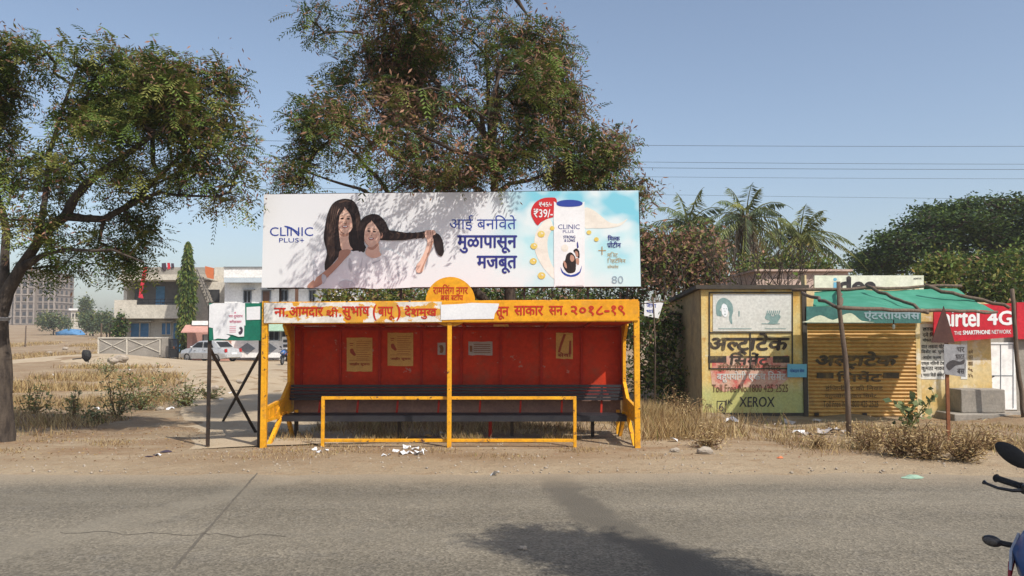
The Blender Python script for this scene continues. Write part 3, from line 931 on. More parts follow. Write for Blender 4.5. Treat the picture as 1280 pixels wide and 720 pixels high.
def tower():
    Y = 300.0; z0 = 3.2
    t = thing('apartment_building', 'unfinished grey-brown apartment block of seven floors seen across the field', 'building', (X(40, Y), Y, z0))
    top = 341.0; nf = 7; fh = (405-top)/nf; D = 13.0
    secs = [(-2,22,0),(22,46,-2.2),(46,67,0)]
    core = MB()
    for a, b, dy in secs: core.box(X(a,Y), X(b,Y), Y+dy, Y+D, z0-3, Z(top, Y))
    core.build('wall', MT['tower_wall'], t)
    s = MB(); xr = X(67, Y)
    for k in range(nf+1):
        zt = Z(top+fh*k, Y)
        for a, b, dy in secs: s.box(X(a,Y)-.2, X(b,Y)+.2, Y+dy-.35, Y+dy+.05, zt-.2, zt+.12)
        s.box(xr-.05, xr+.35, Y-.3, Y+D, zt-.2, zt+.12)
    s.build('floor_slab', MT['tower_slab'], t)
    r = MB(); r.box(X(28,Y), X(42,Y), Y+2, Y+10, Z(top,Y), Z(336,Y)); r.build('stair_head', MT['tower_wall'], t)
    sc = MB()
    for a in (-2, 6, 14, 22, 30, 38, 46, 53, 60, 67):
        dy = 0 if a < 22 or a > 46 else -2.2; sc.box(X(a,Y)-.18, X(a,Y)+.18, Y+dy-.4, Y+dy-.02, Z(405,Y), Z(top,Y))
    sc.build('column', MT['tower_slab'], t)
    first = None
    def win(p, side):
        nonlocal first
        if first is None:
            m = MB(); m.box(-.62, .62, -.1, .02, -.75, .6); w = m.build('window', MT['dark_opening'], t); w.data.transform(Matrix.Translation(ORG[t.name])); first = w
        else:
            w = first.copy(); COL.objects.link(w); w.parent = t
        w.location = Vector(p) - ORG[t.name]
        if side: w.rotation_euler = (0, 0, R(90))
    for k in range(nf):
        zc = Z(top+fh*(k+.58), Y)
        for a, b, dy in secs:
            for i in range(3): win((X(a+(b-a)*(i+.5)/3, Y), Y+dy, zc), False)
        for i in range(4): win((xr, Y+1.6+3.2*i, zc), True)
tower()
def small_building(name, label, cat, px0, px1, py0, py1, Y, mat, roofmat, wins, group=None):
    zb = gz(X((px0+px1)/2, Y), Y) - .4
    t = thing(name, label, cat, (X((px0+px1)/2, Y), Y, zb+.4), group)
    w = MB(); w.box(X(px0,Y), X(px1,Y), Y, Y+8, zb, Z(py0,Y)); w.build('wall', MT[mat], t)
    r = MB(); r.box(X(px0,Y)-.4, X(px1,Y)+.4, Y-.4, Y+8.4, Z(py0,Y), Z(py0,Y)+.5); r.build('roof', MT[roofmat], t)
    for a, b, c, d in wins:
        m = MB(); m.box(X(a,Y), X(b,Y), Y-.08, Y+.02, Z(d,Y), Z(c,Y)); m.build('window', MT['dark_opening'], t)
small_building('house', 'cream low house beside the unfinished apartment block', 'house', 88, 98, 388, 406, 210, 'concrete_light', 'white_wall', [(90,92,392,396),(94,96,392,396)])
small_building('house', 'small white distant house between far trees', 'house', 113, 124, 393, 406, 230, 'white_wall', 'concrete', [(115,117,397,400),(119,121,397,400)])
small_building('house', 'flat-topped pale distant house left of the compound wall trees', 'house', 126, 138, 398, 408, 240, 'concrete_light', 'white_wall', [(129,131,401,404)])
def tarp():
    c = GT(88, 409); c = P(88, 408, 150); g = gz(c.x, 150)
    m = MB(); m.ell((c.x, 150, g+.2), (2.8, 1.6, 1.0), 16, 8)
    for v in m.v: v.z += .25*float(vnoise(v.x*.9, v.y*.9, 0)); v.x += .3*float(vnoise(v.z*3, v.y, 1))
    meta(m.build('tarpaulin_heap', MT['cloth_blue'], loc=(c.x,150,g)), 'blue tarpaulin covering a heap at the far edge of the field', 'tarpaulin')
tarp()

# ------------------------------------------------------------------ shops to the right
YK = 18.3
def worn_front():
    m, nt, b = nt_of('worn_kiosk_paint'); b.inputs['Roughness'].default_value = .8
    n1, n2, n3 = noise(nt, 1.3, 8, .7, stretch=(1,1,.5)), noise(nt, 4.5, 8, .75), noise(nt, 22, 6, .7)
    c = ramp(nt, n1.outputs[0], [(.36, (.62,.36,.075)), (.5, (.66,.50,.20)), (.62, (.60,.55,.32))]).outputs[0]
    c = mix(nt, ramp(nt, n2.outputs[0], [(.56, 0), (.66, .85)]).outputs[0], c, (.46,.23,.05))
    c = mix(nt, ramp(nt, n2.outputs[0], [(.30, .8), (.40, 0)]).outputs[0], c, (.68,.64,.50))
    # greenish lower coat
    tc = nt.nodes.new('ShaderNodeTexCoord'); sx = nt.nodes.new('ShaderNodeSeparateXYZ'); nt.links.new(tc.outputs['Object'], sx.inputs[0])
    a = nt.nodes.new('ShaderNodeMath'); a.operation = 'MULTIPLY_ADD'; a.inputs[1].default_value = .55; nt.links.new(n1.outputs[0], a.inputs[0]); nt.links.new(sx.outputs[2], a.inputs[2])
    mr = nt.nodes.new('ShaderNodeMapRange'); mr.inputs[1].default_value = 1.0; mr.inputs[2].default_value = .75; mr.inputs[4].default_value = .75; nt.links.new(a.outputs[0], mr.inputs[0])
    c = mix(nt, mr.outputs[0], c, (.42,.46,.17))
    c = mix(nt, 1, c, ramp(nt, n3.outputs[0], [(.3, .78), (.7, 1.12)]).outputs[0], 'MULTIPLY')
    nt.links.new(c, b.inputs['Base Color']); return m
MT['kiosk_front'] = worn_front()
MT['kiosk_side'] = M('kiosk_side', (.42,.31,.16), (.30,.24,.14), 1.2, .9, .15, dirt=(.16,.12,.08), dirt_scale=2, dirt_amt=(.5,.75))
MT['dark_trim'] = M('dark_trim', (.05,.045,.04), (.08,.065,.05), 5, .8, .2)
MT['faded_poster'] = M('faded_poster', (.60,.61,.58), (.66,.66,.62), 2, .6, dirt=(.50,.50,.47), dirt_scale=4, dirt_amt=(.5,.8))
MT['poster_green'] = M('poster_green', (.16,.27,.27), (.27,.38,.37), 10, .7)
MT['red_band'] = M('red_band', (.56,.12,.10), (.62,.40,.30), 3.5, .7, lo=.42, hi=.58, dirt=(.66,.55,.42), dirt_scale=6, dirt_amt=(.55,.68))
MT['faded_black'] = M('faded_black', (.05,.04,.035), (.20,.15,.07), 6, .8, lo=.5, hi=.72)
MT['faded_brown'] = M('faded_brown', (.16,.09,.05), (.30,.20,.09), 7, .8, lo=.5, hi=.75)
MT['cyan_sign'] = flat('cyan_sign', (.16,.45,.62))
MT['shutter'] = M('shutter', (.56,.33,.105), (.42,.225,.065), 1.1, .55, .05, dirt=(.20,.12,.06), dirt_scale=2.2, dirt_amt=(.55,.8), stretch=(.5,1,2))
MT['shutter_ink'] = M('shutter_ink', (.06,.045,.03), (.22,.13,.045), 5, .7, lo=.46, hi=.72)
MT['sign_cream'] = M('sign_cream', (.66,.70,.55), (.72,.74,.62), 1.2, .6, dirt=(.5,.5,.4), dirt_amt=(.6,.9))
MT['sign_teal'] = M('sign_teal', (.07,.20,.19), (.05,.15,.15), 2, .6)
MT['sign_red'] = M('sign_red', (.55,.018,.035), (.47,.015,.03), 2, .5)
MT['ochre_wall'] = M('ochre_wall', (.58,.40,.15), (.64,.52,.30), 1.3, .9, .1, lo=.4, hi=.6, dirt=(.66,.60,.50), dirt_scale=2.2, dirt_amt=(.52,.62))
MT['whitewash'] = M('whitewash', (.70,.69,.66), (.60,.58,.54), 2, .85, dirt=(.45,.36,.25), dirt_amt=(.6,.9))
MT['step_concrete'] = M('step_concrete', (.30,.27,.235), (.22,.20,.175), 2, .95, .25, dirt=(.42,.36,.28), dirt_scale=3, dirt_amt=(.52,.8))

def kiosk():
    Y = YK; pl = front(Y)
    x0, x1 = X(875,Y), X(1002.5,Y); yb = 23.2; zt = Z(361,Y); ztb = Z(385.5, yb)
    t = thing('kiosk', 'worn yellow painted kiosk with faded posters and black lettering', 'kiosk', ((x0+x1)/2, Y, 0))
    s = MB()
    q = [(x0, Y, -.25), (x0, yb, -.25), (x0, yb, ztb), (x0, Y, zt)]
    s.prism(q, (.1, 0, 0)); s.prism([(x1-.1, b, c) for _, b, c in q], (.1,0,0)); s.box(x0+.1, x1-.1, yb-.1, yb, -.25, ztb)
    s.build('side_wall', MT['kiosk_side'], t)
    f = MB(); f.box(x0+.02, x1-.02, Y-.06, Y-.004, .02, zt-.02); f.build('front_wall', MT['kiosk_front'], t)
    r = MB(); q = [(x0-.12, Y-.16, zt-.01), (x1+.12, Y-.16, zt-.01), (x1+.12, yb+.15, ztb-.01), (x0-.12, yb+.15, ztb-.01)]; r.prism(q, (0,0,.09)); r.build('roof', MT['dark_trim'], t)
    b = MB(); b.box(x0, x1, Y-.02, yb, -.3, .015); b.box(x0-.01,x1+.01,Y-.08,Y-.01,-.3,.018); b.build('plinth', MT['dark_trim'], t)
    e = MB(); e.box(x1-.02, x1+.08, Y-.1, Y+.05, -.2, zt); e.build('corner_post', MT['dark_trim'], t)
    o = Plane((0, Y-.06, 0), (0,-1,0))
    fr = MB()
    for a, c, d, g in ((886,365,991,366.5),(886,415,991,416.5),(886,366,887.5,461),(989.5,366,991,461),(937,416,938.5,461),(886,460,991,461.5)):
        slab(fr, o, a, c, d, g, .0, .02)
    fr.build('board_frame', MT['dark_trim'], t)
    po = MB(); slab(po, o, 891, 367.5, 989, 414, .003, .012); pst = po.build('poster', MT['faded_poster'], t, label='faded white poster with a woman\'s face in pale green')
    w = MB()
    k = lambda L: [(860+a/7.2, 340+b/7.2) for a, b in L]
    shape(w, o, k([(250,330),(262,270),(300,235),(340,238),(380,265),(402,310),(404,360),(392,400),(398,460),(385,465),(368,420),(372,370),(352,330),(330,290),(318,280),(308,310),(285,340),(300,360),(300,400),(275,395),(258,390)]), .016, 3)
    shape(w, o, k([(690,405),(720,370),(760,400),(800,380),(832,400),(812,440),(790,470),(720,468),(735,440),(700,425)]), .016, 3)
    for i in range(7): shape(w, o, k([(700+18*i,385),(712+18*i,345),(720+18*i,350),(708+18*i,392)]), .018)
    rect(w, o, *k([(660,462)])[0], *k([(825,468)])[0], .018); rect(w, o, *k([(270,507)])[0], *k([(570,513)])[0], .018); rect(w, o, *k([(690,507)])[0], *k([(880,512)])[0], .018)
    shape(w, o, k([(452,352),(464,352),(462,400),(454,400)]), .018)
    w.build('print', MT['poster_green'], pst)
    fc = MB()
    shape(fc, o, k([(300,310),(318,285),(345,300),(358,340),(352,385),(335,405),(312,390),(300,360)]), .019, 3); fc.build('face', MT['ink_milk'], pst)
    fe = MB()
    for q in ([(314,330),(328,327),(328,332),(315,334)],[(338,328),(350,331),(350,335),(338,332)],[(322,378),(340,376),(338,384),(326,385)],[(330,340),(335,360),(328,361)]): shape(fe, o, k(q), .021)
    fe.build('features', MT['poster_green'], pst)
    rb = MB(); shape(rb, o, [(890,447),(918,444),(950,448),(985,444),(987,459),(890,461)], .004); shape(rb, o, [(888,463),(986,461),(985,474),(970,486),(930,484),(905,490),(890,482)], .004); rb.build('red_paint', MT['red_band'], t)
    bl = MB()
    letter(bl, o, 'अ{h:ल}{c:ट}ाटेक', 886, 986, 416.5, 443, .007, .035, .12)
    rect(bl, o, 885, 445, 908, 453.5, .006); rect(bl, o, 966, 445, 987, 453.5, .006)
    letter(bl, o, 'िसमेंट', 912, 962, 441, 456, .008, .03, .1)
    bl.build('lettering', MT['faded_black'], t)
    b2 = MB()
    letter(b2, o, 'इंिजनीयर की िनवड', 897, 976, 454, 464.5, .009, .01)
    letter(b2, o, 'Toll Free No.1800 425 2525', 890, 985, 480.5, 490, .009, .012)
    b2.build('lettering', MT['faded_brown'], t)
    b5 = MB(); letter(b5, o, 'बहुपयोगी एकच िसमेंट', 896, 982, 464, 478, .011, .014); b5.build('lettering', MT['whitewash'], t)
    b3 = MB()
    letter(b3, o, 'XEROX', 924, 968, 496, 508.5, .008, .012, .05); letter(b3, o, 'JK', 906, 916, 499.5, 507, .008)
    letter(b3, o, '6', 898.5, 904.5, 503, 514, .008, .01)
    for a, c, d, g in ((896,501,907,501.8),(896,515.5,907,516.3),(896,501,896.8,516),(906.2,501,907,516)): rect(b3, o, a, c, d, g, .008)
    letter(b3, o, 'GJK', 882, 891, 505, 511, .008)
    b3.build('lettering', MT['black_ink'], t)
kiosk()
def blue_sign():
    pl = front(YK-.16); c = pl.at(996, 471)
    t = thing('sign', 'small pale blue sign fixed on the kiosk corner post', 'sign', c)
    b = MB(); slab(b, pl, 984, 455, 1008, 471.5, 0, .02); b.build('plate', MT['cyan_sign'], t)
    l = MB(); letter(l, pl, 'मोबाइल सेवा', 987, 1005, 460.5, 466, .023, .02); l.build('lettering', MT['ink_blue'], t)
blue_sign()

def shutter_shop():
    Y = YK
    x0, x1 = X(1003.5,Y)+.09, X(1148,Y)
    t = thing('shop', 'closed shop with a rusty yellow roller shutter and cream signboard', 'shop', ((x0+x1)/2, Y, 0))
    zt, zb = Z(402,Y), Z(521,Y)
    # corrugated roller shutter
    m = MB(); n = 26; step = (zt-zb)/n; prof = []
    for i in range(n):
        z = zb + i*step
        prof += [(0, z), (-.028, z+step*.28), (-.034, z+step*.5), (-.02, z+step*.75), (0, z+step*.92)]
    prof.append((0, zt))
    vs_, fs = [], []
    for y, z in prof: vs_ += [(x0, Y+y, z), (x1-.08, Y+y, z)]
    for i in range(len(prof)-1): fs.append((2*i, 2*i+1, 2*i+3, 2*i+2))
    b = len(vs_); vs_ += [(x0, Y+.06, zb), (x1-.08, Y+.06, zb), (x1-.08, Y+.06, zt), (x0, Y+.06, zt)]; fs.append((b, b+1, b+2, b+3))
    m.add(vs_, fs); sh = m.build('shutter', MT['shutter'], t)
    o = Plane((0, Y-.036, 0), (0,-1,0))
    l = MB()
    letter(l, o, 'अ{h:ल}{c:ट}ाटेक', 1020, 1122, 440, 461, .003, .035, .12); letter(l, o, 'िसमेंट', 1046, 1102, 464, 477, .003, .02)
    rect(l, o, 1021, 466, 1042, 473, .003); rect(l, o, 1104, 466, 1124, 473, .003)
    letter(l, o, 'इंिजनीयर की िनवड', 1032, 1104, 481, 489, .003); letter(l, o, 'बहुपयोगी एकच िसमेंट', 1031, 1096, 491, 499, .003); letter(l, o, 'Toll Free No.1800 425 2525', 1029, 1098, 501, 509, .003)
    l.build('lettering', MT['shutter_ink'], sh)
    p = MB()
    for a, c in ((1058,420),(1085,420),(1058,425),(1085,425),(1059,430),(1084,430)): rect(p, o, a, c, a+4, c+3, .003)
    p.build('torn_paper', MT['old_paper'], sh)
    bb = MB(); bb.box(x0, x1-.08, Y-.05, Y-.001+.06, zb-.12, zb-.004); bb.build('bottom_rail', MT['rust'], sh)
    lo = MB()
    for a in (1018, 1078): slab(lo, o, a, 516, a+5, 519.5, 0, .04)
    lo.build('lock', MT['dark_steel'], sh)
    w = MB(); w.box(x0-.04, x0+.0, Y-.04, Y+.2, -.2, Z(344,Y)); w.box(x1-.08, x1+.02, Y-.03, Y+4.5, -.2, Z(360,Y)); w.box(x0, x1-.08, Y+.08, Y+4.5, -.2, Z(400,Y)); w.box(x0,x1-.08,Y+.01,Y+.3,zt+.002,Z(362,Y)); w.build('wall', MT['ochre_wall'], t)
    sb = MB(); s1 = Plane((0, Y-.08, 0), (0,-1,0)); slab(sb, s1, 1007, 383, 1150, 404, 0, .05); sg = sb.build('signboard', MT['sign_teal'], t, label='dark teal signboard with white wave and letters above the shutter')
    wv = MB(); shape(wv, s1, [(1008,401),(1024,394),(1040,400),(1054,393),(1064,392),(1076,401),(1090,403),(1008,403)], .054, 3); wv.build('wave', MT['sign_cream'], sg)
    le = MB(); letter(le, s1, 'एंटर{r:प}ायजेस', 1079, 1148, 387.5, 401, .055, .03); le.build('lettering', MT['ink_grey_blue'], sg)
    s2 = Plane((0, Y+.1, 0), (0,-1,0)); ub = MB(); slab(ub, s2, 1017, 344.5, 1153, 386, 0, .06); u = ub.build('signboard', MT['sign_cream'], t, label='cream upper signboard partly hidden by the green net')
    d = MB(); letter(d, s2, 'dea', 1047, 1094, 346.5, 367, .064, .04); letter(d, s2, 'cellular', 1098, 1120, 362, 368, .064, .02); letter(d, s2, 'ADITYA', 1140, 1150, 347.5, 349.5, .064, .02); d.build('lettering', MT['black_ink'], u)
    i = MB(); rect(i, s2, 1040.5, 353, 1044.5, 367, .064); shape(i, s2, ellp(1042.5, 349.5, 2.3, 2), .064); i.build('letter', MT['cyan_sign'], u)
    lp = MB(); c = P(1117, 405, Y-.3); lp.tube([c+Vector((0,0,.1)), c], .012, 6); lb = lp.build('lamp', MT['dark_steel'], t)
    q = MB(); q.ell(c+Vector((0,0,-.06)), (.035,.035,.06), 8, 6); q.build('bulb', MT['white_paper'], lb)
shutter_shop()

def notice_wall():
    Y = YK + .15
    t = thing('plaster_wall', 'peeling ochre plaster wall with white painted notices in black script', 'wall', (X(1190,Y), Y, 0))
    w = MB(); w.box(X(1148.5,Y)+.03, X(1238,Y), Y, Y+.25, -.2, Z(378,Y)); w.build('plaster', MT['ochre_wall'], t)
    pl = front(Y)
    nb = MB(); slab(nb, pl, 1150, 405, 1181, 474, .003, .008); n1 = nb.build('notice', MT['whitewash'], t)
    l = MB(); o = .011
    lines = ['हाडांचे {h:व}', 'दमे िवकार', 'मोफत सल्ला', 'वात लकवा पोट', 'िडसेंट कं. पुणे', 'आईस क्लब', 'एक्स निलनी टेि{h:व}', 'कुमठा नाका', '( भारत िवडी समोर)']
    for i, s in enumerate(lines):
        a, b = (1153, 1176) if i in (0,1,2,5) else (1151.5, 1180)
        letter(l, pl, s.replace('ि{h:व}', 'व').replace(' {h:व}', ''), a, b, 408+i*7.2, 414+i*7.2, o, .025)
    l.build('lettering', MT['black_ink'], n1)
    n = MB(); slab(n, pl, 1201, 418, 1209, 474, .003, .008); n2 = n.build('notice', MT['whitewash'], t)
    l = MB()
    for i, s in enumerate(['दमे', 'वात', 'शास', '५', '४५']): letter(l, pl, s, 1210.5, 1216, 437+i*7.5, 442+i*7.5, .004, .02)
    l.build('lettering', MT['faded_brown'], n2)
notice_wall()

def red_shop():
    Y = 18.9
    t = thing('shop', 'small shop with a red telecom signboard over a white door', 'shop', (X(1250,Y), Y, 0))
    w = MB(); w.box(X(1225,Y), X(1233,Y), Y-.02, Y+5, -.2, Z(390,Y)); w.box(X(1268,Y), X(1345,Y), Y, Y+5, -.2, Z(390,Y)); w.box(X(1233,Y), X(1268,Y), Y+.06, Y+5, -.2, Z(390,Y)); w.build('wall', MT['concrete'], t)
    d = MB(); d.box(X(1233,Y)+.01, X(1268,Y)-.01, Y-.01, Y+.04, Z(512,Y), Z(428,Y)); do = d.build('door', MT['white_wall'], t)
    f = MB(); pl = Plane((0,Y-.01,0),(0,-1,0))
    for a, c, e, g in ((1235,430,1235.7,510),(1266,430,1266.7,510),(1235,430,1266,430.7),(1235,469,1266,469.7),(1250.4,431,1251,510)): slab(f, pl, a, c, e, g, 0, .012)
    f.build('door_frame', MT['grey_trim'], do)
    h = MB(); h.tube([pl.at(1236.5,472,.05), pl.at(1241,470,.05)], .018, 6); h.tube([pl.at(1237,472,0), pl.at(1237,472,.05)], .015, 6); h.ell(pl.at(1237,478,.04), (.04,.03,.05), 8, 6); h.build('handle', MT['dark_steel'], do)
    s = Plane((X(1268,Y-.7), Y-.72, 0), (-.03,-1,0)); b = MB()
    q = [(1166,382),(1268.5,379),(1268.5,421),(1190,427),(1166,427)]
    b.prism([s.at(a, c, 0) for a, c in q], s.n*.05); sg = b.build('signboard', MT['sign_red'], t, label='red signboard with white lettering hung above the white door')
    l = MB(); letter(l, s, 'airtel', 1178, 1222, 386, 408, .055, .035); letter(l, s, '4G', 1233, 1263, 389, 406, .055, .03)
    letter(l, s, 'THE', 1191, 1200, 414, 418.5, .055, .01, 0, 0); letter(l, s, 'SMARTPHONE', 1202, 1236, 413.3, 418.3, .055, .045, 0, -.8); letter(l, s, 'NETWORK', 1238, 1262, 412.5, 417.4, .055, .01, 0, -.4)
    l.build('lettering', MT['ink_white'], sg)
    s2 = Plane((0, Y-.1, 0), (0,-1,0)); b2 = MB(); slab(b2, s2, 1269.5, 378, 1345, 424, 0, .05); b2.build('signboard', MT['sign_red'], t)
red_shop()
def steps_block():
    Y = 17.9
    t = thing('concrete_step', 'rough grey concrete step block below the white door', 'step', (X(1226,Y), Y, 0))
    a = MB(); a.box(X(1199,Y), X(1254,Y), Y, YK+.12, Z(516,Y), Z(487,Y)); a.build('top_step', MT['step_concrete'], t, bevel=.02)
    b = MB(); b.box(X(1190,Y-.3), X(1300,Y-.3), Y-.3, YK+.1, -.2, Z(516,Y)-.002); b.build('lower_step', MT['step_concrete'], t, bevel=.02)
steps_block()
def pink_building():
    Y = 26.0
    t = thing('building', 'low pale pink flat-roofed building behind the kiosk and shops', 'building', (X(1020,Y), Y, 0))
    w = MB(); w.box(X(946,Y), X(1062,Y), Y, Y+8, -.2, Z(339.5,Y)); w.build('wall', MT['pink_wall'], t)
    r = MB(); r.box(X(943,Y), X(1065,Y), Y-.15, Y+8.1, Z(339.5,Y)+.002, Z(337,Y)); r.build('roof_slab', MT['pink_wall'], t)
    v = MB(); v.box(X(1020,Y), X(1036,Y), Y-.03, Y+.01, Z(366,Y), Z(350,Y)); v.build('window', MT['dark_opening'], t)
pink_building()

# ------------------------------------------------------------------ net shade on crooked poles
def crooked(a, b, r0, r1, n=9, j=.03):
    a, b = Vector(a), Vector(b); pts = []
    for i in range(n+1):
        t = i/n; p = a.lerp(b, t)
        if 0 < i < n: p += Vector((random.uniform(-j,j), random.uniform(-j,j), random.uniform(-j,j)*.6))
        pts.append(p)
    return pts, [r0 + (r1-r0)*i/n for i in range(n+1)]
def net_shade():
    t = thing('shade_shelter', 'green net shade stretched over crooked wooden poles before the shutter shop', 'shade', G(1060, 545))
    b0 = G(1061, 546); Yp = b0.y
    main = [Vector((b0.x, Yp, -.2)), P(1060,500,Yp), P(1057,450,Yp), P(1052,410,Yp), P(1049,385,Yp), P(1048,352,Yp)]
    p = MB(); p.tube(main, [.052,.05,.048,.044,.04,.036], 8); p.build('pole', MT['wood_pole'], t, smooth=True)
    Yr = 17.3
    q = MB(); pts, rr = crooked((X(1277,Yr), Yr, -.1), P(1265,361,Yr), .05, .042); q.tube(pts, rr, 8); q.build('pole', MT['wood_pole'], t, smooth=True)
    bm_ = MB()
    Yb = 17.6
    def stick(a, b, r0, r1, j=.03, n=9):
        pts, rr = crooked(a, b, r0*.75, r1*.7, n, j*1.2); m = MB(); m.tube(pts, rr, 8); m.build('beam', MT['wood_pole'], t, smooth=True)
    stick(P(990,362.5,Yb), P(1202,357.5,Yb), .05, .045)
    stick(P(1003,366,17.4), P(1050,384.5,Yp+.05), .05, .045)
    stick(P(1046,384,Yp-.06), P(1246,390,16.2), .05, .042, .04, 12)
    stick(P(1084,357.5,17.2), P(1160,391,15.2), .05, .045, .04)
    stick(P(1156,356.5,17.2), P(1262,385,16.6), .055, .05, .05)
    stick(P(1050,383,Yp), P(1050,360,17.5), .045, .045)
    # net
    m, nt, b = nt_of('green_net'); b.inputs['Base Color'].default_value = (.03,.34,.20,1); b.inputs['Roughness'].default_value = .7
    wv = nt.nodes.new('ShaderNodeTexNoise'); wv.inputs['Scale'].default_value = 3; tc = nt.nodes.new('ShaderNodeTexCoord'); nt.links.new(tc.outputs['Object'], wv.inputs[0])
    c = ramp(nt, wv.outputs[0], [(.35, (.055,.30,.20)), (.65, (.085,.37,.26))]).outputs[0]; nt.links.new(c, b.inputs['Base Color'])
    tl = nt.nodes.new('ShaderNodeBsdfTranslucent'); nt.links.new(c, tl.inputs[0])
    ms = nt.nodes.new('ShaderNodeMixShader'); ms.inputs[0].default_value = .35
    nt.links.new(b.outputs[0], ms.inputs[1]); nt.links.new(tl.outputs[0], ms.inputs[2]); nt.links.new(ms.outputs[0], nt.nodes['Material Output'].inputs[0])
    A, B, C, D = P(1018,364,17.65), P(1196,360.5,17.6), P(1244,389,16.2), P(1014,382,Yp+.3)
    n = 16; vs_, fs = [], []
    for j in range(n+1):
        for i in range(2*n+1):
            u, v = i/(2*n), j/n
            p0 = (A.lerp(B,u)).lerp(D.lerp(C,u), v)
            p0.z += -.14*math.sin(math.pi*v)*(.6+.4*math.cos(u*9)) + .02*float(vnoise(u*9, v*7, 0)) + .05*(1-abs(2*u-1))*0
            vs_.append(p0)
    w = 2*n+1
    for j in range(n):
        for i in range(2*n): fs.append((j*w+i, j*w+i+1, (j+1)*w+i+1, (j+1)*w+i))
    nm = MB(); nm.add(vs_, fs); nm.build('net', m, t, smooth=True)
net_shade()

def warning_post():
    b0 = G(1186, 556); Y = b0.y; pl = front(Y)
    t = thing('sign_post', 'rusty road sign post with a dark triangle and bent grey plate', 'sign', b0)
    p = MB(); p.bar((b0.x, Y, -.2), P(1182, 400, Y), .055, .03); p.build('post', MT['rust'], t)
    tr = MB(); tr.prism([pl.at(1178.5,382.5,.02), pl.at(1192.5,429,.02), pl.at(1163,428,.02)], pl.n*.012); tr.build('triangle_plate', MT['maroon_plate'], t)
    q = MB(); pn = Plane((b0.x, Y-.04, 0), (.25,-1,.0)); q.prism([pn.at(1179.5,430), pn.at(1208,431), pn.at(1206.5,471.5), pn.at(1180,467.5)], pn.n*.008); pp = q.build('plate', MT['grey_plate'], t)
    l = MB(); letter(l, pn, 'घर', 1196, 1205, 434, 440, .01, .02); letter(l, pn, 'भारत', 1194, 1205, 443, 449, .01, .02); letter(l, pn, 'बस', 1196, 1205, 461, 467, .01, .02)
    shape(l, pn, [(1182,456),(1190,450),(1199,452),(1205,449),(1204,455),(1194,457),(1186,463)], .01, 3); l.build('lettering', MT['black_ink'], pp)
warning_post()

# ------------------------------------------------------------------ bus shelter
YF = 13.0
SXL, SXR, SXC = X(331.5, YF), X(795.5, YF), X(562, YF)
YB = 14.7
def peeled():
    m, nt, b = nt_of('peeled_orange_paint'); b.inputs['Roughness'].default_value = .6
    n1 = noise(nt, 2.6, 8, .62, stretch=(1, 1, 1.6)); n2 = noise(nt, 9, 6, .6)
    org = ramp(nt, n2.outputs[0], [(.35, (.70,.32,.012)), (.65, (.50,.27,.04))]).outputs[0]
    wht = ramp(nt, n2.outputs[0], [(.35, (.74,.72,.68)), (.65, (.55,.51,.45))]).outputs[0]
    tc = nt.nodes.new('ShaderNodeTexCoord'); sx = nt.nodes.new('ShaderNodeSeparateXYZ'); nt.links.new(tc.outputs['Object'], sx.inputs[0])
    ab = nt.nodes.new('ShaderNodeMath'); ab.operation = 'SUBTRACT'; ab.inputs[1].default_value = 2.19; nt.links.new(sx.outputs[2], ab.inputs[0])
    a2 = nt.nodes.new('ShaderNodeMath'); a2.operation = 'ABSOLUTE'; nt.links.new(ab.outputs[0], a2.inputs[0])
    lx = nt.nodes.new('ShaderNodeMapRange'); lx.inputs[1].default_value = -3.95+1; lx.inputs[2].default_value = -3.35+1; lx.inputs[3].default_value = .25; lx.inputs[4].default_value = 0; nt.links.new(sx.outputs[0], lx.inputs[0])
    s1 = nt.nodes.new('ShaderNodeMath'); s1.operation = 'MULTIPLY_ADD'; s1.inputs[1].default_value = -.95; nt.links.new(a2.outputs[0], s1.inputs[0]); nt.links.new(n1.outputs[0], s1.inputs[2])
    s2 = nt.nodes.new('ShaderNodeMath'); s2.operation = 'SUBTRACT'; nt.links.new(s1.outputs[0], s2.inputs[0]); nt.links.new(lx.outputs[0], s2.inputs[1])
    f = ramp(nt, s2.outputs[0], [(.405, 0), (.425, 1)]).outputs[0]
    nt.links.new(mix(nt, f, wht, org), b.inputs['Base Color']); return m
MT['peeled'] = peeled()

